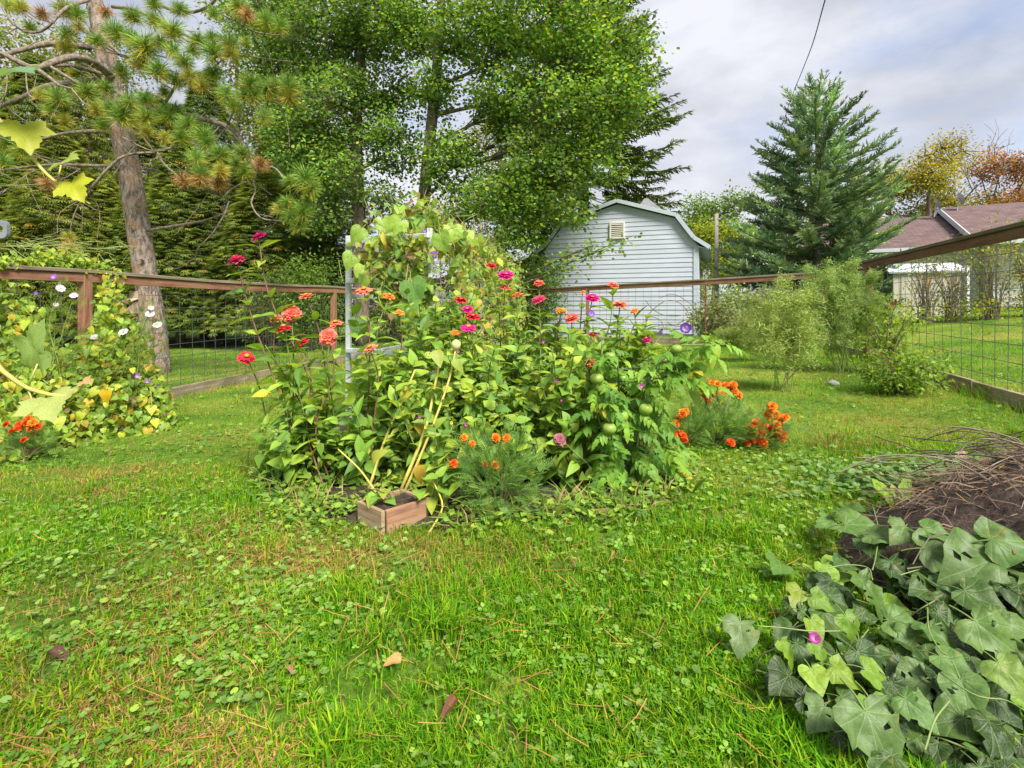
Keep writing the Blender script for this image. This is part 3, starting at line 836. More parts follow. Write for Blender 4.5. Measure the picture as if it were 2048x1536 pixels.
# cream storage shed in front of the house
M_cream = roughmat('cream_metal', (0.46, 0.43, 0.35), (0.54, 0.51, 0.42), 3, (1, 1, 1), 0.6, 0.05)
M_gdark = roughmat('grey_side', (0.30, 0.32, 0.28), (0.40, 0.41, 0.36), 3, (1, 1, 1), 0.7, 0.1)
M_orange = roughmat('rust_patch', (0.45, 0.22, 0.05), (0.60, 0.40, 0.12), 30, (1, 1, 1), 0.8, 0.1)
A = PX(1786, 616, 15.2); B = PX(1928, 612, 14.6)
A[2] = B[2] = 0.72
bu = unit((B - A)[:2]); bv = np.array([-bu[1], bu[0]])
ss = thing('storage_shed', 'low cream metal storage shed with pale flat roof behind the right fence shrubs', 'shed', A)
def SS(u, v, z): p = A[:2] + bu * u + bv * v; return np.array([p[0], p[1], z])
W_ = float(np.linalg.norm((B - A)[:2]))
zt = 1.95
def slab(name, pts, mat, parent, th=0.05):
    P = np.array(pts); nr = unit(np.cross(P[1] - P[0], P[3] - P[0])) * th
    V = np.concatenate([P, P - nr]) - np.array(parent.location)
    return mobj(name, make_mesh(name, V, np.array([[0, 1, 2, 3], [7, 6, 5, 4], [0, 4, 5, 1], [1, 5, 6, 2], [2, 6, 7, 3], [3, 7, 4, 0]]), mat), parent)
slab('front_wall', [SS(0, 0, 0.6), SS(W_, 0, 0.6), SS(W_, 0, zt), SS(0, 0, zt)], M_cream, ss)
slab('side_wall', [SS(0, 1.6, 0.6), SS(0, 0.05, 0.6), SS(0, 0.05, zt), SS(0, 1.6, zt)], M_gdark, ss)
slab('side_wall', [SS(W_, 0.05, 0.6), SS(W_, 1.6, 0.6), SS(W_, 1.6, zt), SS(W_, 0.05, zt)], M_cream, ss)
slab('roof', [SS(-0.12, -0.1, zt + 0.06), SS(W_ + 0.1, -0.1, zt + 0.06), SS(W_ + 0.1, 0.85, zt + 0.35), SS(-0.12, 0.85, zt + 0.35)], M_fascia, ss)
slab('roof', [SS(W_ + 0.1, 1.75, zt + 0.06), SS(-0.12, 1.75, zt + 0.06), SS(-0.12, 0.86, zt + 0.35), SS(W_ + 0.1, 0.86, zt + 0.35)], M_fascia, ss)
slab('door', [SS(W_ * 0.12, -0.02, 0.68), SS(W_ * 0.42, -0.02, 0.68), SS(W_ * 0.42, -0.02, zt - 0.08), SS(W_ * 0.12, -0.02, zt - 0.08)], M_cream, ss, 0.02)
slab('door', [SS(W_ * 0.44, -0.02, 0.68), SS(W_ * 0.74, -0.02, 0.68), SS(W_ * 0.74, -0.02, zt - 0.08), SS(W_ * 0.44, -0.02, zt - 0.08)], M_cream, ss, 0.02)
slab('rusty_plate', [SS(W_ * 0.46, -0.03, 1.62), SS(W_ * 0.53, -0.03, 1.62), SS(W_ * 0.53, -0.03, 1.85), SS(W_ * 0.46, -0.03, 1.85)], M_orange, ss, 0.006)
beam('corner_post', SS(W_ + 0.05, -0.05, 0.6), SS(W_ + 0.05, -0.05, zt + 0.2), 0.08, 0.08, M_fascia, ss, up=(1, 0, 0))
# ------------------------------------------------------------------ trees
def rand_unit(n):
    v = rng.normal(size=(n, 3)); return unit(v)

# small lobed leaf (folded along the midrib), unit length
LOBE_V = np.array([[0, 0, 0], [0.34, 0.22, 0.07], [0.22, 0.52, 0.05], [0.36, 0.72, 0.06], [0, 1.0, -0.05], [-0.36, 0.72, 0.06], [-0.22, 0.52, 0.05], [-0.34, 0.22, 0.07]])
LOBE_V = LOBE_V[[0, 1, 3, 4, 5, 7]] * [1.15, 1, 1]
LOBE_F = [np.array([[0, 1, 2, 3], [0, 3, 4, 5]])]
OVAL_V = np.array([[0, 0, 0], [0.28, 0.4, 0.05], [0, 1.0, -0.06], [-0.28, 0.4, 0.05]])
OVAL_F = [np.array([[0, 1, 2, 3]])]

def leaf_cloud(centres, per, spread, size, cols, proto=(LOBE_V, LOBE_F), cvar=0.25, droop=0.3, cluster_cols=None):
    """leaves gathered round cluster centres"""
    n = len(centres) * per
    c = np.repeat(centres, per, 0)
    off = rng.normal(size=(n, 3)) * np.array(spread)
    T = c + off
    d = unit(off + rand_unit(n) * 0.25 + np.array([0, 0, -droop]) * 0.3)
    nr = unit(rand_unit(n) * 0.75 + np.array([0, 0, 1.0]))
    s = size * rng.uniform(0.6, 1.25, n)
    M = frames(d, nr) * s[:, None, None]
    ci = rng.integers(0, len(cols), n)
    base = np.asarray(cols, float)[ci]
    tint = np.repeat(rng.normal(1.0, cvar, (len(centres), 1)), per, 0)
    C = np.clip(base * np.clip(tint, 0.5, 1.7) * rng.uniform(0.8, 1.2, (n, 1)), 0.004, 0.9)
    return bake(proto[0], proto[1], M, T, C)

def blob_points(blobs, n):
    """points in ellipsoids, mostly towards their shells"""
    vol = np.array([b_[1][0] * b_[1][1] * b_[1][2] for b_ in blobs]) ** 0.75
    ks = rng.choice(len(blobs), n, p=vol / vol.sum())
    c = np.array([b_[0] for b_ in blobs])[ks]; r = np.array([b_[1] for b_ in blobs])[ks]
    u = rand_unit(n) * (rng.uniform(0.12, 1.0, (n, 1)) ** (1 / 2.2))
    return c + u * r, ks

def broadleaf(name, label, cat, base, trunk, trad, blobs, n_cl, per, spread, size, cols, group=None, bark=None, proto=(LOBE_V, LOBE_F), twigs=True, cvar=0.22, twig_r=0.012):
    bark = bark or M_bark
    root = thing(name, label, cat, base, group)
    tk = spline(trunk, 16)
    tr = np.interp(np.linspace(0, 1, 16), np.linspace(0, 1, len(trad)), trad)
    mb = MB(); mb.add(*tube(tk, tr, 10)); mb.build('trunk', bark, root, smooth=True)
    cl, ks = blob_points(blobs, n_cl)
    bm_ = MB()
    limbs = []
    for c, r in blobs:
        c = np.array(c)
        # leave the trunk below the blob
        dz = tk[:, 2] - (c[2] - 0.22 * np.hypot(c[0] - tk[:, 0], c[1] - tk[:, 1]) - 0.3)
        i_ = int(np.clip(np.argmin(np.abs(dz)), 2, 14))
        a = tk[i_]
        mid = a * 0.45 + c * 0.55 + np.array([0, 0, -0.08 * np.linalg.norm(c - a)])
        lb = spline([a, mid, c, c + (c - mid) * 0.25], 12)
        r0 = min(0.36 * tr[i_], 0.07) * min(1.0, max(r) / 0.9) ** 1.5
        bm_.add(*tube(lb, np.linspace(r0, r0 * 0.22, 12), 6))
        limbs.append(lb)
    if twigs:
        for p_, k_ in zip(cl, ks):
            lb = limbs[k_]
            i_ = int(np.argmin(np.linalg.norm(lb - p_, axis=1)))
            a = lb[max(1, i_ - 2)]
            md = (a + p_) / 2 + rng.normal(size=3) * 0.07 * np.linalg.norm(p_ - a)
            bm_.add(*tube([a, md, p_], [twig_r * 1.4, twig_r, twig_r * 0.4], 3, False))
    bo_ = bm_.build('branches', bark, root); bo_['kind'] = 'stuff'
    V, fs, C = leaf_cloud(cl, per, spread, size, cols, proto, cvar)
    mb = MB(); mb.add(V, fs, C)
    cr_ = mb.build('crown', M_tree, root, smooth=True)
    return root

def B(px, py, D, rx, ry, rz):
    return (PX(px, py, D), (rx, ry, rz))

# the two maples left of and above the shed
GRN = [(0.18, 0.32, 0.05), (0.14, 0.27, 0.055), (0.24, 0.38, 0.055), (0.10, 0.22, 0.06), (0.32, 0.42, 0.06)]
base = PX(722, 690, 15.5); base[2] = float(G(base[0], base[1]))
broadleaf('maple_tree', 'dark-trunked leafy green tree rising behind the vine trellis, left of the leaning trunk', 'tree', base,
          [base - [0, 0, 0.1], PX(722, 560, 15.5), PX(716, 400, 15.5), PX(712, 250, 15.6), PX(722, 100, 15.8), PX(735, -120, 16), PX(740, -330, 16)], [0.27, 0.23, 0.2, 0.18, 0.15, 0.1, 0.05],
          [B(640, 60, 15.5, 1.5, 1.6, 1.3), B(760, 40, 15.5, 1.4, 1.6, 1.3), B(680, 220, 15.3, 1.4, 1.5, 1.1), B(600, 300, 15, 0.9, 1.1, 0.9), B(790, 290, 15.2, 0.8, 1.1, 0.8), B(780, 180, 15.9, 0.9, 1.2, 0.7), B(690, 350, 15.0, 1.0, 1.2, 0.7), B(640, 420, 14.8, 0.9, 1.0, 0.6),
           B(700, -180, 16, 2.2, 2, 1.8), B(560, 150, 16, 1.2, 1.2, 1.3), B(530, 20, 16.2, 1.3, 1.3, 1.3), B(590, 260, 15.6, 0.9, 1.0, 0.8), B(770, 400, 15.2, 0.7, 0.9, 0.5)],
          950, 56, (0.23, 0.23, 0.13), 0.088, [(0.16, 0.29, 0.06), (0.13, 0.24, 0.06), (0.21, 0.34, 0.07), (0.10, 0.20, 0.06), (0.28, 0.37, 0.07)], cvar=0.36)
base = PX(850, 690, 15.0); base[2] = float(G(base[0], base[1]))
broadleaf('maple_tree', 'large green maple with a leaning trunk whose boughs reach over the shed', 'tree', base,
          [base - [0, 0, 0.1], PX(842, 540, 15), PX(848, 400, 14.9), PX(862, 260, 14.8), PX(876, 110, 14.8), PX(890, -100, 15), PX(930, -330, 15)], [0.24, 0.2, 0.18, 0.165, 0.14, 0.1, 0.05],
          [B(950, 60, 14, 1.3, 1.5, 1.1), B(1080, 40, 13.6, 1.5, 1.6, 1.2), B(1200, 90, 13.6, 1.3, 1.4, 1.1), B(1010, 190, 13.8, 1.0, 1.3, 0.9), B(1150, 220, 13.4, 1.4, 1.5, 1.0), B(1240, 190, 13.5, 0.8, 1.0, 0.9),
           B(900, 330, 14, 0.9, 1.2, 0.8), B(1080, 330, 13.4, 1.1, 1.3, 0.8), B(1185, 315, 13.3, 0.8, 1.1, 0.65), B(1000, 400, 13.6, 1.1, 1.3, 0.6), B(1110, 410, 13.2, 0.9, 1.2, 0.55), B(1030, 470, 13.4, 0.9, 1.0, 0.5), B(880, 440, 14.2, 0.8, 1.0, 0.6),
           B(1000, -150, 14.5, 2.4, 2, 1.7), B(1180, -120, 14.2, 1.6, 1.6, 1.6), B(870, 180, 14.6, 0.7, 1.0, 0.7), B(820, 60, 15, 0.9, 1.2, 0.9), B(1040, 250, 14.6, 0.8, 1.2, 0.6), B(1150, 505, 13.0, 0.5, 0.6, 0.25), B(1215, 492, 12.9, 0.5, 0.4, 0.12), B(1110, 545, 12.8, 0.45, 0.5, 0.28)],
          1200, 58, (0.22, 0.22, 0.12), 0.088, GRN, cvar=0.32)

# arborvitae row in the left background: fans of scale leaves hanging outwards
FAN_V = []; FAN_F = []
for a_ in (-1.0, -0.5, 0.0, 0.5, 1.0):
    ln = 1.0 - 0.25 * abs(a_); s_, c_ = math.sin(a_ * 0.75), math.cos(a_ * 0.75)
    k_ = len(FAN_V)
    w_ = 0.065
    FAN_V += [[0, 0, 0], [s_ * ln * 0.55 + c_ * w_, c_ * ln * 0.55 - s_ * w_, 0.03], [s_ * ln, c_ * ln, -0.14], [s_ * ln * 0.55 - c_ * w_, c_ * ln * 0.55 + s_ * w_, 0.03]]
    FAN_F.append([k_, k_ + 1, k_ + 2, k_ + 3])
FAN_V = np.array(FAN_V); FAN_F = [np.array(FAN_F)]
def cedar_crown(seed, H=9.0, R=1.55, n=5600):
    t = rng.uniform(0, 1, n) ** 1.25
    ang = rng.uniform(0, 2 * math.pi, n)
    lump = 0.78 + 0.42 * vnoise(ang * 1.6 + seed * 9, t * 9, seed)
    rr = R * (1 - t) ** 0.55 * lump * rng.uniform(0.62, 1.0, n)
    z = 0.85 + t * (H - 0.85) + 0.25 * (rng.random(n) - 0.5)
    out = np.stack([np.cos(ang), np.sin(ang), np.zeros(n)], -1)
    T = np.stack([rr * np.cos(ang), rr * np.sin(ang), z], -1)
    d = unit(out * 0.9 + np.array([0, 0, -0.35]) + rand_unit(n) * 0.5)
    nr = unit(out * 0.5 + np.array([0, 0, 0.9]) + rand_unit(n) * 0.5)
    s = rng.uniform(0.15, 0.29, n)
    cols = np.array([(0.12, 0.20, 0.04), (0.16, 0.26, 0.045), (0.22, 0.30, 0.045), (0.085, 0.15, 0.04), (0.32, 0.24, 0.05)])
    C = cols[rng.choice(5, n, p=[.3, .3, .22, .15, .03])] * (0.7 + 0.6 * lump[:, None] ** 2 * 0.8) * rng.uniform(0.8, 1.2, (n, 1))
    V, fs, CC = bake(FAN_V, FAN_F, frames(d, nr) * s[:, None, None], T, C)
    mb = MB(); mb.add(V, fs, CC)
    tr_ = MB(); tr_.add(*tube([[0, 0, -0.1], [0.03, 0, 1.5], [0, 0.02, H * 0.9]], [0.14, 0.12, 0.02], 8))
    br_ = MB()
    for q in range(60):
        a_ = rng.uniform(0, 6.28); z_ = rng.uniform(0.5, H * 0.85); l_ = R * (1 - z_ / H) ** 0.55 * 0.8
        br_.add(*tube([[0, 0, z_], [l_ * .5 * math.cos(a_), l_ * .5 * math.sin(a_), z_ - .05], [l_ * math.cos(a_), l_ * math.sin(a_), z_ + .1]], [0.025, 0.018, 0.006], 4, False))
    return mb.mesh('crown', M_tree), tr_.mesh('trunk', M_bark, True), br_.mesh('branches', M_bark)
CED = [cedar_crown(s_) for s_ in (1, 2, 3)]
ced = [(20, 17.5, 1.0), (115, 16.8, 1.1), (205, 17.8, 1.0), (360, 17.2, 1.1), (440, 17.9, 1.15), (520, 17.0, 1.05), (610, 18.5, 1.1), (-90, 17.0, 1.1), (70, 20, 1.4), (180, 21, 1.3), (310, 20.5, 1.45), (410, 21.5, 1.35), (570, 21.0, 1.4), (-30, 21, 1.3), (670, 20.0, 1.15), (280, 17.6, 0.85)]
order = sorted(range(len(ced)), key=lambda q: ced[q][0])
ordw = ['first', 'second', 'third', 'fourth', 'fifth', 'sixth', 'seventh', 'eighth', 'ninth', 'tenth', 'eleventh', 'twelfth']
nf = nbk = 0
for q in order:
    px_, D_, s_ = ced[q]
    p_ = np.array([(px_ - 1024) / F * D_, D_])
    if D_ < 19: nf += 1; lab = 'dark green arborvitae in the front row behind the left fence, %s counted from the left' % ordw[nf - 1]
    else: nbk += 1; lab = 'tall dark arborvitae in the rear row behind the pine, %s counted from the left' % ordw[nbk - 1]
    r_ = thing('arborvitae', lab, 'tree', (p_[0], p_[1], float(G(*p_))), 'arborvitae behind the left fence')
    cr_, tr_, br_ = CED[q % 3]
    M_ = Matrix.Rotation(rng.uniform(0, 6.28), 4, 'Z') @ Matrix.Diagonal((s_ * 1.05, s_ * 1.05, s_ * (0.66 if D_ < 19 else 0.85) * rng.uniform(0.85, 1.15), 1))
    mobj('trunk', tr_, r_, mat4=M_); mobj('branches', br_, r_, mat4=M_)
    tn = rng.uniform(0.7, 1.25)
    mobj('crown', cr_, r_, mat4=M_, color=(tn * rng.uniform(0.95, 1.3), tn, tn * 0.95))

# understory shrubs between the arborvitae and the maples
def shrub(name, label, cat, px, py, D, rx, rz, n_cl, per, size, cols, group=None, proto=(OVAL_V, OVAL_F), stems=8, zc=None, spread=0.12, stem_col=None, cvar=0.22):
    b0 = PX(px, py, D); b0[2] = float(G(b0[0], b0[1]))
    root = thing(name, label, cat, b0, group)
    zc = zc if zc is not None else rz
    u = rand_unit(n_cl) * (rng.uniform(0.15, 1, (n_cl, 1)) ** 0.45)
    cl = b0 + np.array([0, 0, zc]) + u * np.array([rx, rx, rz])
    cl[:, 2] = np.maximum(cl[:, 2], b0[2] + 0.06)
    mb = MB()
    tips = cl[rng.permutation(n_cl)[:max(stems * 3, 10)]]
    for t_ in tips:
        st = b0 + np.array([rng.normal() * 0.12 * rx, rng.normal() * 0.12 * rx, 0])
        md = st * 0.5 + t_ * 0.5 + np.array([-(t_ - b0)[0] * 0.15, -(t_ - b0)[1] * 0.15, 0.05])
        mb.add(*tube(spline([st, md, t_], 7), np.linspace(0.012, 0.004, 7), 5, False))
    so_ = mb.build('stems', M_twig, root); so_['kind'] = 'stuff'
    V, fs, C = leaf_cloud(cl, per, (spread, spread, spread * 0.8), size, cols, proto, cvar)
    mb = MB(); mb.add(V, fs, C); mb.build('foliage', M_tree, root)
    return root
LGT = [(0.14, 0.24, 0.035), (0.11, 0.20, 0.035), (0.18, 0.27, 0.045)]
shrub('understory_shrub', 'light green leafy bush behind the fence corner left of the trellis post', 'bush', 625, 690, 14.2, 1.0, 1.35, 170, 30, 0.10, LGT, spread=0.2)
shrub('understory_shrub', 'grey-green twiggy bush behind the pink zinnias beyond the fence', 'bush', 545, 690, 14.8, 0.9, 1.2, 130, 26, 0.08, [(0.12, 0.15, 0.05), (0.10, 0.13, 0.05), (0.16, 0.18, 0.07)], spread=0.2)
shrub('understory_shrub', 'dark green low bush between the two maple trunks', 'bush', 930, 690, 15.5, 1.3, 1.1, 150, 28, 0.11, GRN, spread=0.22)
shrub('understory_shrub', 'yellowing bush glimpsed between the two maple trunks', 'bush', 785, 690, 17, 0.9, 1.9, 120, 26, 0.11, [(0.28, 0.26, 0.04), (0.22, 0.24, 0.04), (0.30, 0.21, 0.04)], spread=0.25)
shrub('understory_shrub', 'dark green bush against the left corner of the pale blue shed', 'bush', 1065, 690, 15.2, 0.8, 1.3, 150, 28, 0.11, GRN, spread=0.2)

# tall woods behind everything on the left
WD = [(0.14, 0.23, 0.03), (0.20, 0.27, 0.035), (0.30, 0.30, 0.035), (0.11, 0.18, 0.03), (0.32, 0.24, 0.035)]
for px_, D_, h_, lab in ((60, 30, 17, 'tall yellow-green woodland tree farthest left behind the arborvitae'), (250, 32, 17, 'tall yellow-green woodland tree behind the leaning pine trunk'), (470, 31, 19, 'tall woodland tree filling the gap above the middle arborvitae'), (-120, 28, 16, 'tall woodland tree at the left frame edge behind the arborvitae'), (640, 33, 18, 'tall woodland tree behind the first maple'), (1000, 34, 13, 'tall woodland tree behind the large maple')):
    b0 = np.array([(px_ - 1024) / F * D_, D_, 0.0]); b0[2] = float(G(b0[0], b0[1]))
    bl = [(b0 + [rng.normal() * 1.2, rng.normal() * 1.0, h_ * f_], (3.6 - 1.6 * abs(f_ - 0.5), 2.2, h_ * 0.13)) for f_ in (0.2, 0.33, 0.45, 0.58, 0.7, 0.83, 0.94)]
    broadleaf('woodland_tree', lab, 'tree', b0, [b0, b0 + [0.2, 0, h_ * .4], b0 + [0, 0.1, h_ * .95]], [0.25, 0.18, 0.04], bl, 600, 36, (0.40, 0.40, 0.26), 0.20, WD, twigs=False, group='woodland trees in the left background', proto=(OVAL_V, OVAL_F))

# spruces
TW_V = []; TW_F = []
for rot in (0.0, 1.05, 2.1):
    k_ = len(TW_V); c_, s_ = math.cos(rot), math.sin(rot)
    for x_, y_ in ((0, 0), (0.075, 0.35), (0, 1.0), (-0.075, 0.35)):
        TW_V.append([x_ * c_, y_, x_ * s_])
    TW_F.append([k_, k_ + 1, k_ + 2, k_ + 3])
TW_V = np.array(TW_V); TW_F = [np.array(TW_F[:2])]; TW_V = TW_V[:8]
def spruce(name, label, base, H, R, levels, z_low, cols, droop=0.0, twig=0.42, asym=None, pw=0.85, cvar=0.2, nbr=(8, 12), step=0.13):
    root = thing(name, label, 'tree', base)
    tk = [np.array(base) + [0, 0, -0.1], np.array(base) + [0.05, 0, H * .5], np.array(base) + [0, 0, H]]
    mb = MB(); mb.add(*tube(spline(tk, 10), np.linspace(0.02 * H, 0.015, 10), 9)); mb.build('trunk', M_bark, root, smooth=True)
    br_ = MB(); Ts, Ds, Ns, Ss, Cs = [], [], [], [], []
    cols = np.array(cols)
    for lv in range(levels):
        t = lv / (levels - 1); z = z_low + t * (H * 0.985 - z_low)
        Lb = R * (1 - t) ** pw * (1.0 if t > 0.08 else 0.85) + 0.12
        nb = int(nbr[0] + (nbr[1] - nbr[0]) * (1 - t)); a0 = rng.uniform(0, 6.28)
        for k_ in range(nb):
            a_ = a0 + k_ * 2 * math.pi / nb + rng.normal() * 0.16
            l_ = Lb * rng.uniform(0.72, 1.18) * (asym(a_, t) if asym else 1)
            if l_ < 0.05: continue
            o_ = np.array([math.cos(a_), math.sin(a_), 0])
            rise = 0.40 * t + 0.75 * t ** 4 - 0.08 + 0.06 * rng.normal() - droop * (1 - t) * 0.6
            pts = [np.array(base) + [0, 0, z]]
            for f_ in (0.35, 0.7, 1.0):
                pts.append(np.array(base) + [0, 0, z] + o_ * l_ * f_ + np.array([0, 0, l_ * (rise * f_ - 0.22 * f_ * (1 - f_) + (0.14 - droop * 0.2) * f_ * f_)]))
            nseg = max(5, int(l_ / step))
            bp_ = spline(pts, nseg)
            br_.add(*tube(bp_[::max(1, nseg // 6)], 0.008 + 0.012 * (1 - t), 4, False) if nseg > 6 else tube(bp_, 0.008, 4, False))
            tg = unit(np.gradient(bp_, axis=0))
            tnt = np.clip(rng.normal(1, cvar), 0.55, 1.6)
            for i_ in range(nseg):
                f_ = i_ / (nseg - 1)
                if f_ < 0.22 and l_ > 1.0: continue
                wl_ = twig * (0.5 + 0.75 * math.sin(math.pi * min(1, f_ * 0.85 + 0.15))) * min(1.0, 0.35 + l_ / 2.2)
                for sd_ in (-1, 1, 0):
                    lat = np.cross(tg[i_], [0, 0, 1]) * sd_
                    dd = unit(tg[i_] * (0.75 if sd_ else 0.9) + lat * 0.75 + np.array([0, 0, (0.22 if sd_ else 0.45) - droop * 1.6]) + rng.normal(size=3) * 0.22)
                    Ts.append(bp_[i_]); Ds.append(dd); Ns.append(unit(rng.normal(size=3) * 0.6 + [0, 0, 1])); Ss.append(wl_ * rng.uniform(0.7, 1.25))
                    Cs.append(cols[rng.integers(len(cols))] * tnt * rng.uniform(0.8, 1.2))
    br_.build('branches', M_bark, root)
    Ts, Ds, Ns, Ss, Cs = map(np.array, (Ts, Ds, Ns, Ss, Cs))
    # side shoots on every twig
    n0 = len(Ts)
    ex = []
    for f_, sg in ((0.2, 1), (0.3, -1), (0.42, 1), (0.54, -1), (0.66, 1), (0.78, -1)):
        lat = unit(np.cross(Ds, Ns)) * sg
        ex.append((Ts + Ds * Ss[:, None] * f_, unit(Ds * 0.8 + lat * 0.7 + rng.normal(size=(n0, 3)) * 0.12), Ns, Ss * 0.5, Cs * rng.uniform(0.85, 1.15, (n0, 1))))
    Ts = np.concatenate([Ts] + [q[0] for q in ex]); Ds = np.concatenate([Ds] + [q[1] for q in ex]); Ns = np.concatenate([Ns] + [q[2] for q in ex]); Ss = np.concatenate([Ss] + [q[3] for q in ex]); Cs = np.concatenate([Cs] + [q[4] for q in ex])
    M_ = frames(Ds, Ns) * Ss[:, None, None]
    wid = np.concatenate([np.ones(n0), np.full(len(Ts) - n0, 1.6)])
    M_[:, :, 0] *= wid[:, None]; M_[:, :, 2] *= wid[:, None]
    V, fs, C = bake(TW_V, TW_F, M_, Ts, Cs)
    mb = MB(); mb.add(V, fs, C); mb.build('crown', M_needle, root)
    return root
b0 = PX(1632, 600, 17.5); b0[2] = float(G(b0[0], b0[1]))
spruce('spruce_tree', 'blue-green spruce standing alone between the shed and the brown-roofed house', b0, 7.75, 3.25, 26, 0.35,
       [(0.24, 0.36, 0.20), (0.30, 0.43, 0.22), (0.18, 0.29, 0.18), (0.36, 0.46, 0.18)], twig=0.34, pw=0.62, step=0.13, nbr=(5, 11), cvar=0.28)
b0 = PX(1165, 640, 22.0); b0[2] = float(G(b0[0], b0[1]))
spruce('spruce_tree', 'tall drooping spruce behind the shed roof, its tips showing right of the maple', b0, 16.5, 4.4, 30, 2.2,
       [(0.13, 0.20, 0.04), (0.16, 0.23, 0.04), (0.21, 0.26, 0.05), (0.10, 0.16, 0.045)], droop=0.42, twig=0.46, pw=0.4, nbr=(7, 9), step=0.2)

# far trees on the right
YEL = [(0.42, 0.36, 0.03), (0.34, 0.32, 0.03), (0.26, 0.28, 0.03), (0.48, 0.38, 0.04)]
def far_tree(px, D, top, label, cols, rx, n_cl, per, size, bare=False, zfrac=(0.45, 0.6, 0.75, 0.9), base_py=600, trunk_r=0.16):
    b0 = PX(px, base_py, D); b0[2] = float(G(b0[0], b0[1]))
    h_ = PX(px, top, D)[2] - b0[2]
    bl = []
    for f_ in zfrac:
        for k_ in range(2):
            bl.append((b0 + [rng.normal() * rx * 0.5, rng.normal() * rx * 0.4, h_ * f_], (rx * 0.55, rx * 0.5, h_ * 0.11)))
    return broadleaf('far_tree', label, 'tree', b0, [b0, b0 + [0.1 * rx, 0, h_ * .5], b0 + [0, 0, h_ * .93]], [trunk_r, trunk_r * .7, trunk_r * .15], bl, n_cl, per, (0.4, 0.4, 0.28), size, cols, proto=(OVAL_V, OVAL_F), twigs=True, twig_r=0.035)
far_tree(1850, 36, 268, 'airy yellow autumn tree with a dark trunk behind the house roof', YEL, 2.9, 200, 36, 0.19, trunk_r=0.22)
far_tree(1775, 40, 350, 'low yellow-green tree between the spruce and the house roof', YEL[:3], 3.6, 280, 64, 0.24)
far_tree(1965, 38, 380, 'olive green tree behind the satellite dishes', [(0.22, 0.24, 0.04), (0.16, 0.19, 0.04), (0.28, 0.24, 0.05)], 3.4, 200, 50, 0.22)
far_tree(2060, 38, 290, 'orange-red autumn tree at the right edge behind the house', [(0.36, 0.13, 0.04), (0.42, 0.19, 0.05), (0.30, 0.10, 0.04), (0.30, 0.22, 0.05)], 3.2, 200, 52, 0.22)
far_tree(2010, 44, 365, 'rusty brown tree beside the orange tree above the house ridge', [(0.26, 0.17, 0.05), (0.32, 0.18, 0.05), (0.22, 0.19, 0.05)], 3.6, 190, 50, 0.22)
far_tree(1425, 40, 392, 'bright green broad tree behind the utility pole', [(0.16, 0.28, 0.03), (0.22, 0.33, 0.04), (0.12, 0.23, 0.03)], 2.8, 200, 60, 0.22)
far_tree(1395, 34, 440, 'yellow-green rounded tree low behind the right end of the shed', [(0.26, 0.34, 0.03), (0.36, 0.37, 0.03), (0.18, 0.28, 0.03)], 2.4, 200, 60, 0.2, zfrac=(0.2, 0.4, 0.6, 0.85))
far_tree(1475, 42, 430, 'dark green tree between the utility pole and the spruce', [(0.10, 0.18, 0.03), (0.14, 0.23, 0.03)], 2.4, 120, 24, 0.26, zfrac=(0.2, 0.4, 0.6, 0.85))
# a bare tree
b0 = PX(1935, 600, 40); b0[2] = float(G(b0[0], b0[1]))
bt = thing('bare_tree', 'leafless grey tree right of the yellow tree above the house roof', 'tree', b0)
mb = MB()
def grow(p, d, l, r, dep):
    q = p + d * l
    m_ = (p + q) / 2 + rng.normal(size=3) * l * 0.05
    mb.add(*tube([p, m_, q], [r, r * .85, r * .7], 4, False))
    if dep == 0: return
    for _ in range(3 if dep > 1 else 2):
        grow(p + (q - p) * rng.uniform(0.6, 1.0), unit(d + rng.normal(size=3) * 0.42 + [0, 0, 0.12]), l * rng.uniform(0.6, 0.82), r * 0.62, dep - 1)
grow(b0, np.array([0.05, 0, 1.0]), 5.2, 0.16, 5)
mb.build('branches', M_twig, bt)
# ------------------------------------------------------------------ red pine at the left
def z1(a, b_): return (a / 2.926, b_ / 2.926)
pb = PX(312, 735, 9.6); pb[2] = float(G(pb[0], pb[1]))
pine = thing('pine_tree', 'leaning red pine with scaly trunk and yellowing needle tufts behind the left fence', 'tree', pb)
tp = [(312, 760), (306, 650), (290, 540), (268, 400), (245, 270), (225, 180), (205, 80), (188, 0), (160, -130), (120, -320)]
tk = spline([PX(a, b_, 9.6) for a, b_ in tp], 40)
trd = np.interp(np.linspace(0, 1, 40), np.linspace(0, 1, 10), [0.25, 0.205, 0.19, 0.187, 0.18, 0.165, 0.145, 0.13, 0.10, 0.06])
Vt, ft = tube(tk, trd, 20)
rr = (fnoise(np.arange(len(Vt)) % 20 * 0.9, np.arange(len(Vt)) // 20 * 0.7, 2) - 0.5)[:, None]
cen = np.repeat(tk, 20, 0)
Vt = cen + (Vt - cen) * (1 + 0.10 * rr)
mb = MB(); mb.add(Vt, ft); mb.build('trunk', M_pinebark, pine, smooth=True)
mb = MB()
for a, b_, r_ in ((233, 335, 0.05), (274, 412, 0.04), (265, 458, 0.035), (284, 520, 0.03)):   # knots
    c_ = PX(a, b_, 9.6 - 0.22)
    an = np.arange(9) * 2 * math.pi / 9
    for r0, dy, r1, dy1 in ((1.0, 0.03, 0.6, -0.03), (0.6, -0.03, 0.3, 0.0)):
        V = np.array([[c_[0] + r_ * r0 * math.cos(t), c_[1] + dy, c_[2] + r_ * r0 * math.sin(t)] for t in an] + [[c_[0] + r_ * r1 * math.cos(t), c_[1] + dy1, c_[2] + r_ * r1 * math.sin(t)] for t in an])
        mb.add(V, [np.array([[k_, (k_ + 1) % 9, 9 + (k_ + 1) % 9, 9 + k_] for k_ in range(9)])], (0.5, 0.45, 0.42))
o = mb.build('knots', M_pinebark, pine)

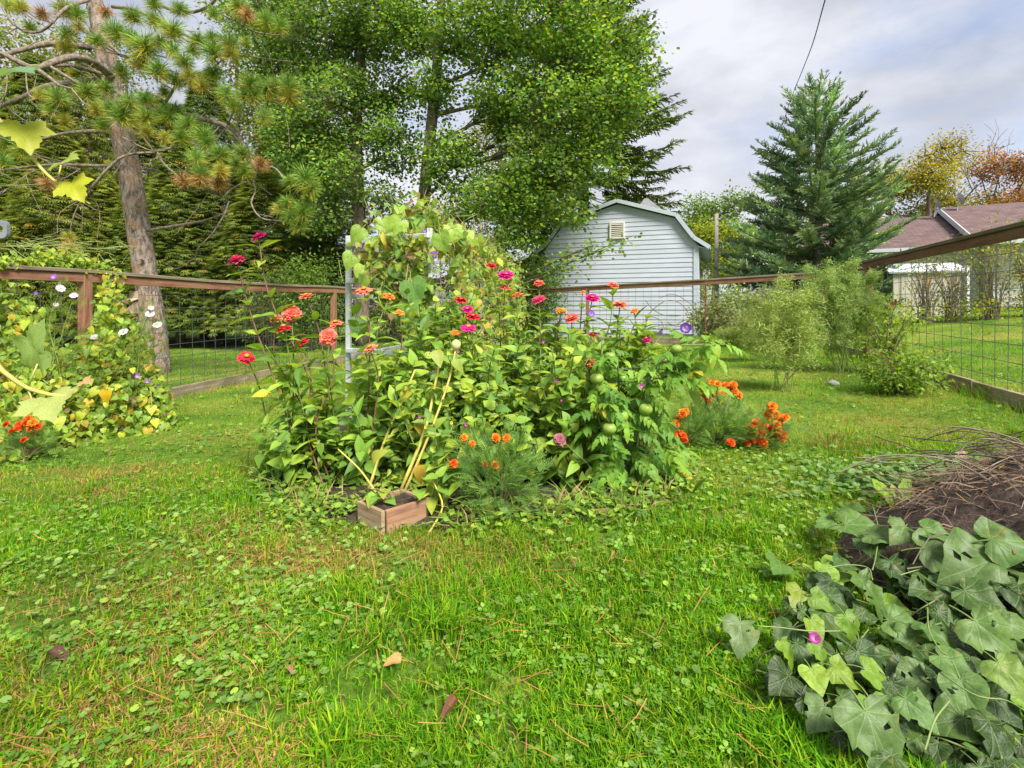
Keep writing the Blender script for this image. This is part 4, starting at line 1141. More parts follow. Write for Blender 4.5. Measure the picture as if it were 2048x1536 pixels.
def pine_branch(pts, r0, r1, n=14):
    """points: photo-zoom pixels with depth"""
    P = spline([PX(a / 2.926, b_ / 2.926, D_) for a, b_, D_ in pts], n)
    mb = MB(); mb.add(*tube(P, np.linspace(r0, r1, n), 7)); mb.build('branch', M_twig, pine, smooth=True)
    return P
BR = [
    ([(650, 450, 9.5), (560, 370, 9.0), (450, 335, 8.6), (350, 350, 8.3), (210, 400, 8.0), (100, 360, 7.9), (0, 310, 7.8), (-200, 300, 7.6)], 0.07, 0.03),
    ([(530, 280, 9.6), (350, 255, 9.2), (230, 265, 9), (100, 300, 8.8), (0, 330, 8.7), (-160, 380, 8.6)], 0.055, 0.03),
    ([(610, 440, 9.5), (450, 390, 9.0), (330, 385, 8.6), (250, 390, 8.3)], 0.04, 0.015),
    ([(210, 400, 8.0), (290, 455, 7.9), (340, 495, 7.8), (420, 520, 7.6)], 0.035, 0.012),
    ([(260, 370, 8.2), (360, 430, 8.1), (430, 470, 8.0), (520, 520, 7.9)], 0.03, 0.012),
    ([(600, 460, 9.5), (420, 480, 9.2), (250, 510, 9.0), (150, 560, 8.9), (0, 620, 8.8), (-150, 680, 8.7)], 0.05, 0.03),
    ([(640, 770, 9.5), (560, 768, 9.3), (460, 772, 9.1), (330, 790, 9), (180, 830, 8.8)], 0.045, 0.02),
    ([(680, 975, 9.5), (500, 968, 9.3), (300, 965, 9.1), (50, 990, 8.9), (-100, 1010, 8.8)], 0.032, 0.014),
    ([(860, 1350, 9.5), (1040, 1320, 9.2), (1200, 1290, 9.0), (1340, 1240, 8.8)], 0.032, 0.013),
    ([(1340, 1180, 8.7), (1310, 1260, 8.6), (1240, 1370, 8.5), (1160, 1450, 8.4), (1140, 1530, 8.4)], 0.016, 0.006),
    ([(530, 1110, 7.7), (600, 1020, 7.7), (700, 925, 7.8), (800, 897, 7.9), (920, 890, 8.0), (1010, 860, 8.1)], 0.022, 0.016),
    ([(920, 890, 8.0), (960, 960, 7.9), (1030, 1020, 7.8), (1100, 1090, 7.7), (1190, 1110, 7.7), (1260, 1090, 7.7)], 0.014, 0.008),
    ([(700, 600, 9.4), (900, 645, 8.8), (1010, 660, 8.6), (1160, 690, 8.4), (1330, 740, 8.2), (1400, 800, 8.1), (1450, 900, 8.0), (1500, 1000, 7.9)], 0.06, 0.022),
    ([(1500, 1000, 7.9), (1480, 1060, 7.9), (1420, 1070, 7.8), (1340, 1120, 7.8), (1290, 1180, 7.8)], 0.018, 0.008),
    ([(1480, 1060, 7.9), (1495, 1120, 7.9), (1470, 1190, 7.8), (1520, 1270, 7.8), (1600, 1290, 7.8), (1700, 1290, 7.8)], 0.015, 0.008),
    ([(1500, 1000, 7.9), (1600, 980, 7.8), (1660, 1040, 7.7), (1720, 1080, 7.7), (1790, 1110, 7.6)], 0.016, 0.008),
    ([(700, 560, 9.4), (840, 640, 8.8), (920, 650, 8.6), (980, 580, 8.4), (1030, 500, 8.3)], 0.04, 0.02),
    ([(860, -60, 9.4), (900, 0, 9.0), (1000, 55, 8.6), (1130, 70, 8.4), (1230, 30, 8.2), (1270, -20, 8.1)], 0.035, 0.02),
    ([(1230, 40, 8.2), (1350, 110, 8.1), (1480, 180, 8.0), (1620, 205, 8.0), (1690, 185, 8.0)], 0.014, 0.007),
    ([(1030, 500, 8.3), (1150, 470, 8.2), (1290, 360, 8.1), (1380, 320, 8.1), (1560, 345, 8), (1700, 360, 8)], 0.016, 0.007),
    ([(1330, 740, 8.2), (1370, 650, 8.1), (1440, 600, 8), (1560, 590, 8), (1650, 600, 7.9), (1690, 540, 7.9)], 0.018, 0.008),
    ([(1160, 690, 8.4), (1230, 650, 8.3), (1265, 590, 8.2), (1300, 540, 8.1)], 0.014, 0.007),
    ([(590, 200, 9.4), (720, 330, 8.9), (840, 300, 8.5), (1000, 240, 8.3)], 0.03, 0.012),
    ([(660, 40, 9.5), (800, 60, 9.0), (1000, 160, 8.6), (1200, 260, 8.4), (1330, 270, 8.3)], 0.035, 0.012),
    ([(0, 20, 8.5), (60, 120, 8.4), (130, 180, 8.3), (220, 190, 8.3), (290, 150, 8.3), (340, 90, 8.4), (400, 40, 8.6), (520, 0, 9.4)], 0.012, 0.03),
    ([(-60, 380, 7.8), (10, 350, 7.7), (40, 440, 7.7), (30, 560, 7.6), (-20, 620, 7.6)], 0.014, 0.008),
    ([(150, 400, 8), (160, 520, 7.9), (190, 600, 7.9), (260, 660, 7.8)], 0.012, 0.006),
    ([(460, 1200, 7.8), (430, 1270, 7.8), (410, 1370, 7.8), (415, 1450, 7.8)], 0.012, 0.009),
    ([(540, 1110, 7.7), (490, 1160, 7.8), (460, 1200, 7.8)], 0.016, 0.012),
    ([(470, 990, 9), (340, 1060, 8.2), (200, 1080, 8.0), (0, 1090, 7.9)], 0.012, 0.006),
    ([(830, 990, 9.5), (900, 990, 9), (950, 1010, 8.8)], 0.02, 0.01),
    ([(330, 990, 8.9), (200, 1000, 8.6), (80, 1080, 8.4), (0, 1140, 8.3)], 0.010, 0.006),
    ([(710, 800, 7.9), (770, 830, 7.8), (850, 870, 7.8), (920, 890, 8.0)], 0.01, 0.008),
]
BP = [pine_branch(*b_) for b_ in BR]
# tufts: radial sprays of long needles; fresh ones green above and golden below
def tuft_mesh(kind, seed, n=360):
    t_ = rng.random(n)                             # needles along a short upturned shoot
    ax_ = unit(np.array([rng.normal() * 0.35, rng.normal() * 0.35, 1.0]))
    d = rand_unit(n); d = unit(d - ax_ * (d @ ax_)[:, None] * 0.75 + ax_ * (rng.uniform(-0.45, 0.75, n) + 0.5 * t_ - 0.15)[:, None])
    ln = rng.uniform(0.6, 1.1, n)
    base = ax_ * (t_ * 0.55 - 0.3)[:, None] + rng.normal(size=(n, 3)) * 0.03
    tip = base + d * ln[:, None] + np.array([0, 0, -0.07])
    sd_ = unit(np.cross(d, rand_unit(n))) * 0.014
    mid = (base + tip) / 2 + np.array([0, 0, 0.03])
    V = np.stack([base - sd_ * 0.7, base + sd_ * 0.7, mid + sd_, tip, mid - sd_], 1).reshape(-1, 3)
    f = np.array([[0, 1, 2, 3, 4]])
    up = np.clip(d[:, 2] * 0.75 + 0.62 + rng.normal(0, 0.16, n), 0, 1)[:, None]
    g = np.array([0.21, 0.34, 0.06]); y = np.array([0.48, 0.43, 0.06]); o_ = np.array([0.50, 0.33, 0.06]); br_ = np.array([0.38, 0.21, 0.10])
    if kind == 'green': C = y * (1 - up) + g * up; C = np.where(up > 0.55, g * rng.uniform(0.75, 1.3, (n, 1)), C)
    elif kind == 'yellow': C = o_ * (1 - up) + (y * 0.5 + g * 0.5) * up
    else: C = np.where(rng.random((n, 1)) < 0.75, br_, o_) * rng.uniform(0.8, 1.25, (n, 1))
    C = np.repeat(C * rng.uniform(0.85, 1.15, (n, 1)), 5, 0)
    return make_mesh('needle_tuft', V, [(f[None] + (np.arange(n) * 5)[:, None, None]).reshape(-1, 5)], M_needle, C)
TUF = {'green': [tuft_mesh('green', s_) for s_ in range(4)], 'yellow': [tuft_mesh('yellow', s_) for s_ in range(3)], 'brown': [tuft_mesh('brown', s_) for s_ in range(2)]}
tl = [(680, 190, 95, 'g'), (570, 240, 65, 'g'), (390, 200, 85, 'g'), (390, 275, 70, 'y'), (850, 280, 115, 'g'), (1010, 190, 95, 'g'), (930, 420, 90, 'g'), (1080, 370, 90, 'g'), (1030, 470, 70, 'y'), (1110, 450, 70, 'y'),
      (1250, 310, 95, 'g'), (1340, 250, 85, 'g'), (1350, 310, 75, 'y'), (720, 680, 115, 'g'), (860, 690, 95, 'g'), (990, 680, 90, 'g'), (1100, 730, 95, 'g'), (1190, 800, 95, 'g'), (1215, 840, 80, 'y'), (1370, 620, 95, 'g'), (1320, 545, 85, 'g'),
      (1460, 490, 90, 'g'), (1560, 525, 85, 'g'), (1690, 500, 95, 'g'), (1690, 560, 70, 'y'), (340, 570, 85, 'g'), (510, 540, 90, 'g'), (620, 520, 85, 'g'), (1180, 1020, 90, 'y'), (1290, 1000, 80, 'y'), (1280, 1075, 75, 'b'), (1070, 1055, 65, 'b'),
      (1170, 1050, 70, 'b'), (1430, 1000, 85, 'g'), (1530, 960, 65, 'b'), (1790, 1050, 100, 'g'), (1820, 1105, 90, 'y'), (1700, 1065, 75, 'g'), (1680, 1190, 75, 'y'), (1700, 1260, 75, 'g'), (1640, 1225, 70, 'y'), (1750, 1320, 75, 'g'), (1770, 1235, 80, 'g'),
      (1150, 925, 75, 'g'), (1290, 905, 75, 'g'), (280, 1070, 72, 'b'), (415, 1460, 75, 'b'), (405, 1390, 45, 'y'), (80, 870, 85, 'g'), (20, 950, 80, 'g'), (40, 830, 70, 'g'), (130, 880, 70, 'g'), (380, 60, 80, 'y'), (450, 80, 85, 'g'), (620, 70, 60, 'b'),
      (1400, 40, 85, 'g'), (1450, 85, 65, 'b'), (1560, 120, 85, 'g'), (1640, 150, 80, 'y'), (780, 100, 75, 'g'), (900, 120, 85, 'g'), (1550, 680, 75, 'g'), (1030, 640, 65, 'g'), (850, 575, 65, 'g'), (760, 590, 75, 'g'), (710, 420, 65, 'g'),
      (300, 645, 75, 'g'), (240, 560, 65, 'y'), (120, 40, 70, 'y'), (250, 80, 65, 'b'), (180, 160, 60, 'g'), (60, 30, 70, 'g'), (1420, 900, 75, 'g'), (1380, 960, 65, 'y'), (960, 540, 65, 'g'), (1160, 240, 75, 'g'), (1130, 300, 75, 'g'), (1240, 220, 70, 'g'),
      (1250, 430, 70, 'g'), (1180, 500, 65, 'y'), (1440, 250, 60, 'y'), (770, 220, 70, 'g'), (820, 370, 75, 'y'), (1010, 300, 75, 'g'), (940, 250, 70, 'g'), (1060, 800, 65, 'g'), (960, 800, 65, 'y'), (860, 770, 60, 'y'), (560, 640, 60, 'y'), (640, 640, 70, 'g'), (600, 740, 60, 'g'),
      (1490, 560, 70, 'g'), (1430, 560, 65, 'g'), (1610, 480, 60, 'g'), (900, 20, 70, 'g'), (1050, 60, 65, 'g'), (1250, 80, 65, 'g'), (460, 160, 55, 'y'), (380, 700, 60, 'y'), (-60, 560, 70, 'g'), (-60, 780, 75, 'g'), (-40, 200, 70, 'g')]
KN = {'g': 'green', 'y': 'yellow', 'b': 'brown'}
twg = MB()
for a, b_, r_, k_ in tl:
    c2 = PX(a / 2.926, b_ / 2.926, 8.0)
    best, bd = None, 1e9
    for P in BP:                                  # hang each tuft on its nearest branch
        dd = np.linalg.norm((P - c2)[:, [0, 2]], axis=1); i_ = int(dd.argmin())
        if dd[i_] < bd: bd, best = dd[i_], P[i_]
    D_ = float(np.clip(best[1] - 0.25 * rng.random() - 0.1, 7.2, 9.2))
    c = PX(a / 2.926, b_ / 2.926, D_)
    md = (best + c) / 2 + np.array([0, 0, -0.06])
    twg.add(*tube([best, md, c], [0.011, 0.009, 0.008], 4, False))
    if k_ == 'y' and rng.random() < 0.35: k_ = 'g'
    ms = TUF[KN[k_]]
    sz = r_ / 2.926 / F * D_ * rng.uniform(0.85, 1.2)
    R_ = Matrix.Rotation(rng.normal() * 0.25, 4, 'X') @ Matrix.Rotation(rng.normal() * 0.25, 4, 'Y') @ Matrix.Rotation(rng.uniform(0, 6.28), 4, 'Z')
    if k_ == 'b': R_ = R_ @ Matrix.Rotation(math.pi, 4, 'X')
    tn = rng.uniform(0.85, 1.15)
    mobj('needle_tuft', ms[rng.integers(len(ms))], pine, mat4=Matrix.Translation(Vector((c - pb).tolist())) @ R_ @ Matrix.Scale(sz, 4), color=(tn, tn, tn))
# fine dead twigs curling between the branches
for q in range(110):
    P = BP[rng.integers(len(BP))]; p = P[rng.integers(2, len(P))]
    d = unit(rng.normal(size=3) * [1, 0.5, 0.7] + [0, 0, -0.3]); l_ = rng.uniform(0.25, 0.8)
    twg.add(*tube(spline([p, p + d * l_ * .5 + rng.normal(size=3) * .06, p + d * l_ + np.array([0, 0, 0.12 * rng.normal()])], 7), np.linspace(0.006, 0.0035, 7), 4, False))
o = twg.build('twigs', M_twig, pine); o['kind'] = 'stuff'

# ------------------------------------------------------------------ leaf shapes for the garden
def outline_leaf(name, half, mat, fold=0.18, droop=0.22, rings=2, wave=0.0, pet=0.0, notch=0.0, seed=0, holes=0):
    """leaf from its right-hand outline, petiole at the origin, tip along +y, unit length"""
    h = np.array(half, float)
    out = np.concatenate([h, (h * [-1, 1])[::-1][(1 if h[-1][0] == 0 else 0):(-1 if h[0][0] == 0 else None)]])
    n = len(out)
    c = np.array([0.0, 0.30])
    V2 = [c]
    for r_ in range(1, rings + 1): V2 += list(c + (out - c) * (r_ / rings))
    V2 = np.array(V2)
    x, y = V2[:, 0], V2[:, 1]
    rs = np.random.default_rng(seed)
    ph = rs.uniform(0, 6, 3)
    z = fold * np.abs(x) - droop * np.clip(y, 0, None) ** 2 - 0.12 * np.clip(-y, 0, None) + wave * np.sin(x * 9 + ph[0]) * np.sin(y * 8 + ph[1]) * (np.abs(x) + 0.1)
    z = z - (fold * 0.6) * x * x * 1.5
    V = np.stack([x, y, z], -1)
    ft = np.array([[0, 1 + k_, 1 + (k_ + 1) % n] for k_ in range(n)])
    fs = [ft]
    if rings > 1:
        fs.append(np.array([[1 + (r_ - 1) * n + k_, 1 + r_ * n + k_, 1 + r_ * n + (k_ + 1) % n, 1 + (r_ - 1) * n + (k_ + 1) % n] for r_ in range(1, rings) for k_ in range(n)]))
    if holes and rings > 2:                        # eaten bits
        q4 = fs[1]; kill = rs.choice(len(q4), holes, replace=False); fs[1] = np.delete(q4, kill, 0)
    if pet:
        Vp, fp = tube(spline([[0, 0.0, 0], [0, -pet * 0.5, -pet * 0.12], [0, -pet, -pet * 0.45]], 4), 0.018, 4, False)
        for f in fp: fs.append(f + len(V))
        V = np.concatenate([V, Vp]); V2 = np.concatenate([V2, Vp[:, :2] * 0])
    col = np.ones((len(V), 3))
    if pet: col[-len(Vp):] = (1.5, 1.35, 1.1)
    return make_mesh(name, V, fs, mat, col, True, uv=V2)
HEART = [(0, 0.02), (0.10, -0.13), (0.26, -0.20), (0.42, -0.13), (0.52, 0.05), (0.52, 0.24), (0.44, 0.44), (0.31, 0.63), (0.15, 0.83), (0, 1.0)]
HEART8 = [(0, 0.02), (0.22, -0.17), (0.45, 0.0), (0.46, 0.25), (0.28, 0.62), (0, 1.0)]
LANCE = [(0, 0), (0.13, 0.06), (0.22, 0.22), (0.23, 0.40), (0.17, 0.63), (0.08, 0.85), (0, 1.0)]
OVATE = [(0, 0), (0.22, 0.06), (0.33, 0.24), (0.31, 0.45), (0.19, 0.72), (0, 1.0)]
GRAPE = [(0, 0.03), (0.12, -0.16), (0.22, -0.10), (0.30, -0.20), (0.38, -0.06), (0.50, -0.02), (0.46, 0.12), (0.58, 0.24), (0.66, 0.42), (0.52, 0.42), (0.44, 0.50), (0.30, 0.46), (0.32, 0.62), (0.24, 0.66), (0.22, 0.80), (0.11, 0.84), (0, 1.0)]
L_hero = [outline_leaf('leaf', HEART, M_hero, 0.22, 0.25, 3, 0.10, 0.5, seed=s_) for s_ in range(4)]
L_heart = [outline_leaf('leaf', HEART8, M_leaf, 0.25, 0.3, 2, 0.08, 0.45, seed=s_) for s_ in range(4)]
L_lance = [outline_leaf('leaf', LANCE, M_leaf, 0.35, dr, 2, 0.06, seed=s_) for s_, dr in enumerate((0.15, 0.35, 0.6))]
L_ovate = [outline_leaf('leaf', OVATE, M_leaf, 0.3, dr, 2, 0.06, 0.2, seed=s_) for s_, dr in enumerate((0.15, 0.35, 0.5))]
L_grape = [outline_leaf('leaf', GRAPE, M_hero, 0.30, 0.18, 3, 0.12, 0.0, seed=s_) for s_ in range(3)]
for me_ in L_grape: me_.materials[0] = M_leaf

def put_leaf(root, meshes, loc, d, nrm, size, col, name='leaf', wide=1.0):
    return mobj(name, meshes[rng.integers(len(meshes))], root, mat4=mat4(np.asarray(loc) - np.array(root.location), d, nrm, (size * wide, size, size)), color=col)

GZ = [(0.17, 0.31, 0.04), (0.23, 0.38, 0.045), (0.29, 0.44, 0.05), (0.13, 0.25, 0.045), (0.34, 0.47, 0.06)]
GY = [(0.30, 0.42, 0.045), (0.24, 0.38, 0.045), (0.38, 0.46, 0.05), (0.17, 0.31, 0.05), (0.20, 0.35, 0.045)]
def gc(pal, v=0.14): return np.clip(np.array(pal[rng.integers(len(pal))]) * rng.normal(1.12, v), 0.01, 0.9)

# ------------------------------------------------------------------ zinnias
def petals_mesh(kind, col, col2=None):
    """flower head facing +z, unit radius"""
    mb = MB()
    if kind == 'double': rings = [(1.0, 17, -0.12, 0.0), (0.9, 16, 0.10, 0.09), (0.76, 14, 0.32, 0.17), (0.58, 11, 0.6, 0.24), (0.38, 8, 0.95, 0.28)]
    elif kind == 'semi': rings = [(1.0, 15, -0.12, 0.0), (0.86, 13, 0.16, 0.07), (0.64, 10, 0.42, 0.12)]
    elif kind == 'faded': rings = [(1.0, 15, -0.35, 0.0), (0.9, 12, -0.05, 0.08), (0.7, 9, 0.3, 0.12)]
    else: rings = [(1.0, 13, -0.14, 0.0), (0.82, 10, 0.05, 0.05)]
    for rad, n, el, z0 in rings:
        for k_ in range(n):
            a_ = 2 * math.pi * (k_ + rng.uniform(-0.2, 0.2)) / n + rad * 3
            e_ = el + rng.normal() * 0.09
            d = np.array([math.cos(a_) * math.cos(e_), math.sin(a_) * math.cos(e_), math.sin(e_)])
            M_ = frames(d, np.array([0, 0, 1.0]) - d * d[2])
            ln = rad * rng.uniform(0.88, 1.06); w_ = 0.20 * ln + 0.03
            V = np.array([[-w_ * .45, 0.12, 0], [w_ * .45, 0.12, 0], [w_, ln * .62, 0.05], [w_ * .62, ln * .95, 0.0], [0, ln, -0.02], [-w_ * .62, ln * .95, 0.0], [-w_, ln * .62, 0.05], [0, ln * .55, -0.02]])
            c_ = np.array(col) * rng.uniform(0.75, 1.2)
            if col2 is not None and rng.random() < 0.4: c_ = np.array(col2)
            mb.add(V @ M_.T + [0, 0, z0], [np.array([[0, 1, 2, 7], [7, 2, 3, 4], [7, 4, 5, 6], [0, 7, 6, 0]])[:3], np.array([[0, 7, 6]])], np.clip(c_, 0, 1))
    return mb
def disc_mesh(kind, faded=False):
    mb = MB()
    h_ = {'cone': 0.42, 'single': 0.3, 'double': 0.30, 'semi': 0.26, 'faded': 0.5}[kind]; r_ = {'cone': 0.30, 'single': 0.3, 'double': 0.17, 'semi': 0.24, 'faded': 0.36}[kind]
    zs = [0.0, 0.5, 0.85, 1.0]; rs_ = [1.0, 0.95, 0.6, 0.15]
    V = np.array([[r_ * rr_ * math.cos(a_), r_ * rr_ * math.sin(a_), 0.02 + h_ * z_] for z_, rr_ in zip(zs, rs_) for a_ in np.arange(9) * 2 * math.pi / 9])
    dk, yl = np.array([0.20, 0.03, 0.02]), np.array([0.75, 0.40, 0.03])
    if faded: dk, yl = np.array([0.25, 0.12, 0.05]), np.array([0.45, 0.2, 0.05])
    C = np.repeat(np.array([dk, dk * 1.2, yl, yl * 0.7]), 9, 0)
    q = np.array([[r__ * 9 + k_, r__ * 9 + (k_ + 1) % 9, (r__ + 1) * 9 + (k_ + 1) % 9, (r__ + 1) * 9 + k_] for r__ in range(3) for k_ in range(9)])
    mb.add(V, [q, np.array([np.arange(9) + 27])], C)
    for k_ in range(9):                            # ring of tiny yellow florets
        a_ = k_ * 0.7; c = np.array([math.cos(a_) * r_ * 0.9, math.sin(a_) * r_ * 0.9, h_ * 0.66])
        mb.add(c + np.array([[0.05, 0, 0], [-0.025, 0.045, 0], [-0.025, -0.045, 0], [0, 0, 0.09]]), [np.array([[0, 1, 3], [1, 2, 3], [2, 0, 3]])], yl)
    return mb
ZC = {'pink': (0.72, 0.07, 0.20), 'magenta': (0.66, 0.02, 0.24), 'coral': (0.76, 0.13, 0.12), 'red': (0.62, 0.03, 0.055), 'salmon': (0.78, 0.24, 0.17), 'orange': (0.80, 0.22, 0.04), 'dusty': (0.46, 0.17, 0.20), 'fade': (0.62, 0.24, 0.06)}
_pc = {}
def head(root, loc, nrm, radius, kind, col):
    key = (kind, col)
    if key not in _pc or rng.random() < 0.5:
        f2 = {'coral': (0.82, 0.25, 0.12), 'fade': (0.3, 0.13, 0.05), 'orange': (0.85, 0.35, 0.06)}.get(col)
        _pc[key] = (petals_mesh('single' if kind == 'cone' else kind, ZC[col], f2).mesh('flower', M_petal), disc_mesh(kind, col in ('fade', 'dusty')).mesh('disc', M_petal))
    pm, dm = _pc[key]
    up = unit(nrm); ref = unit(np.cross(up, rng.normal(size=3)))
    f = mobj('flower', pm, root, mat4=mat4(np.asarray(loc) - np.array(root.location), ref, up, radius))
    mobj('disc', dm, f)
    return f
def stem_curve(b0, p1, n=14, bow=0.06):
    m1 = b0 * 0.62 + p1 * 0.38 + np.array([rng.normal() * bow, rng.normal() * bow * .6, 0]); m2 = b0 * 0.25 + p1 * 0.75 + np.array([rng.normal() * bow * .5, rng.normal() * bow * .4, 0])
    return spline([b0, m1, m2, p1], n)
def leafy_stem(root, pts, spacing, l_lo, l_hi, pal, meshes=None, start=0.12, stop=0.97, rad=0.006, stemcol=(0.16, 0.20, 0.06), top_red=True, updir=0.35, mbs=None, wide=1.0):
    meshes = meshes or L_lance
    seg = np.linalg.norm(np.diff(pts, axis=0), axis=1); cum = np.concatenate([[0], np.cumsum(seg)]); L_ = cum[-1]
    T = unit(np.gradient(pts, axis=0))
    rs_ = np.linspace(rad, rad * 0.6, len(pts))
    sc = np.array(stemcol) if not top_red else np.repeat(np.linspace(0, 1, len(pts))[:, None] * 0, 1, 1)
    mbs.add(*tube(pts, rs_, 6), np.array(stemcol) if rng.random() < 0.6 or not top_red else np.array((0.20, 0.10, 0.07)))
    s_ = L_ * start + rng.random() * spacing; ang = rng.uniform(0, 6.28)
    while s_ < L_ * stop:
        p = np.array([np.interp(s_, cum, pts[:, c]) for c in range(3)]); t = unit(np.array([np.interp(s_, cum, T[:, c]) for c in range(3)]))
        f_ = s_ / L_
        sz = (l_lo + (l_hi - l_lo) * math.sin(math.pi * min(1, 0.25 + 0.75 * (1 - f_)) * 0.55)) * rng.uniform(0.8, 1.15)
        a1 = unit(np.cross(t, [math.cos(ang), math.sin(ang), 0.3]))
        for sd_ in (1, -1):
            if rng.random() < 0.12: continue
            out = a1 * sd_
            d = unit(out + t * (updir + 0.5 * f_ ** 3 + rng.normal() * 0.18) + rng.normal(size=3) * 0.12)
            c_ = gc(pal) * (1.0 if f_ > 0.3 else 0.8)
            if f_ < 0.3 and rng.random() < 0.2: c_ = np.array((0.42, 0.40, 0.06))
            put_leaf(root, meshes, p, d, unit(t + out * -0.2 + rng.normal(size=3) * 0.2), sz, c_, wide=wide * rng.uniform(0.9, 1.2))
        ang += 1.45 + rng.normal() * 0.25; s_ += spacing * rng.uniform(0.8, 1.2)

#           label, base (px at bed), D base, [(head px, py, diameter px, D, kind, colour)], extra leafy shoots [(px,py,D)]
ZIN = [
 ('tallest zinnia plant, two pink heads standing high above the left fence rail', (612, 3.05), [(517, 470, 33, 3.05, 'semi', 'magenta'), (473, 518, 37, 3.0, 'double', 'pink')], [(560, 800, 3.0)]),
 ('leftmost zinnia plant with a red cone-centred head low against the chicken wire', (600, 3.2), [(493, 711, 36, 3.05, 'cone', 'red')], [(540, 860, 3.05), (480, 930, 2.95)]),
 ('zinnia plant with a round coral double head and two red heads below it', (622, 3.12), [(583, 624, 37, 3.05, 'double', 'coral'), (568, 652, 34, 2.98, 'cone', 'red'), (552, 634, 26, 3.15, 'semi', 'coral')], [(530, 690, 3.0)]),
 ('zinnia plant with one flat coral head level with the left fence rail', (640, 3.35), [(612, 588, 30, 3.3, 'single', 'coral')], [(640, 760, 3.3)]),
 ('zinnia plant with a full coral yellow-centred head in front of the fence post', (668, 3.0), [(656, 670, 38, 2.95, 'double', 'coral'), (603, 682, 28, 3.1, 'semi', 'red')], [(700, 800, 2.95)]),
 ('zinnia plant whose coral head sits against the left fence corner post', (690, 3.3), [(671, 643, 31, 3.2, 'cone', 'coral')], [(720, 720, 3.2), (760, 850, 3.0)]),
 ('zinnia plant with salmon cone-centred heads in front of the left trellis post', (745, 3.15), [(728, 577, 34, 3.15, 'cone', 'coral'), (740, 693, 33, 2.95, 'cone', 'salmon')], [(705, 610, 3.2), (790, 760, 3.0), (720, 900, 2.85)]),
 ('zinnia plant with two small orange heads under the trellis crossbar', (800, 3.4), [(778, 589, 26, 3.3, 'cone', 'orange'), (800, 622, 21, 3.3, 'single', 'orange')], [(850, 640, 3.3), (830, 720, 3.2)]),
 ('zinnia plant with four crowded red and magenta heads before the trellis side', (965, 3.5), [(922, 597, 27, 3.5, 'semi', 'red'), (935, 616, 26, 3.45, 'semi', 'magenta'), (946, 630, 29, 3.4, 'semi', 'red'), (937, 651, 32, 3.35, 'single', 'magenta')], [(900, 720, 3.3)]),
 ('zinnia plant with one small orange head low in front of the trellis vines', (930, 3.6), [(912, 662, 22, 3.45, 'single', 'orange')], [(880, 690, 3.4), (1000, 720, 3.4)]),
 ('zinnia plant with a bright magenta head and three coral heads over the yellowed vine', (1040, 3.7), [(983, 529, 23, 3.75, 'semi', 'red'), (1012, 547, 34, 3.6, 'semi', 'magenta'), (1010, 571, 28, 3.6, 'single', 'coral'), (1034, 586, 26, 3.55, 'single', 'coral')], [(980, 650, 3.5), (1040, 680, 3.4)]),
 ('zinnia plant with two coral-red heads at the left corner of the shed', (1085, 3.5), [(1078, 564, 25, 3.55, 'semi', 'coral'), (1077, 596, 31, 3.45, 'semi', 'pink')], [(1050, 690, 3.4), (1110, 650, 3.5)]),
 ('zinnia plant with an orange head above a pink head before the shed siding', (1125, 3.4), [(1123, 618, 25, 3.4, 'single', 'orange'), (1144, 633, 31, 3.3, 'semi', 'coral'), (1186, 667, 17, 3.4, 'semi', 'red')], [(1090, 760, 3.2), (1150, 740, 3.2)]),
 ('zinnia plant with one magenta head just under the red back rail', (1175, 3.55), [(1185, 593, 31, 3.5, 'semi', 'magenta'), (1165, 582, 14, 3.6, 'single', 'orange')], [(1200, 680, 3.4), (1170, 640, 3.5)]),
 ('zinnia plant with a coral head on the back rail line and a salmon head below', (1210, 3.5), [(1226, 568, 25, 3.6, 'semi', 'coral'), (1240, 606, 32, 3.4, 'semi', 'salmon'), (1268, 619, 19, 3.4, 'single', 'orange')], [(1260, 690, 3.3), (1235, 640, 3.4)]),
 ('zinnia plant with a withered orange-brown head above the tomato leaves', (1170, 3.0), [(1180, 722, 27, 2.95, 'faded', 'fade')], [(1120, 800, 2.9), (1140, 850, 2.85)]),
 ('short zinnia plant with a dusty pink head low beside the tomato plant', (1110, 2.9), [(1120, 876, 26, 2.72, 'double', 'dusty')], [(1080, 900, 2.8), (1150, 920, 2.75)]),
 ('zinnia plant with a single drooping magenta head right of the tomato cage top', (1265, 3.3), [(1293, 676, 20, 3.2, 'faded', 'magenta')], [(1310, 720, 3.25)]),
]
for lab, (bx, bD), heads, extra in ZIN:
    b0 = np.array([(bx - 1024) / F * bD, bD, 0.0]); b0[2] = float(G(b0[0], b0[1])) + 0.02
    root = thing('zinnia_plant', lab, 'flower', b0, 'zinnias in the centre bed')
    st = MB()
    for hx, hy, dpx, D_, kind, col in heads:
        p1 = PX(hx, hy + dpx * 0.1, D_)
        pts = stem_curve(b0 + [rng.normal() * 0.06, rng.normal() * 0.05, 0], p1)
        leafy_stem(root, pts, 0.10, 0.075, 0.15, GZ, mbs=st, rad=0.0055, wide=0.8)
        tilt = np.array([rng.normal() * 0.3, -0.22 - 0.3 * rng.random(), 1.0])
        if kind == 'double' and col in ('coral', 'dusty') and dpx > 25: tilt = np.array([0.1, -1.5, 0.9])
        head(root, p1, tilt, dpx / 2 / F * D_ * 1.04, kind, col)
    for hx, hy, D_ in extra:
        pts = stem_curve(b0 + [rng.normal() * 0.08, rng.normal() * 0.06, 0], PX(hx, hy, D_))
        leafy_stem(root, pts, 0.075, 0.07, 0.14, GZ, mbs=st, rad=0.005, top_red=False, updir=0.45, wide=1.15)
    st.build('stem', M_stem, root, smooth=True)
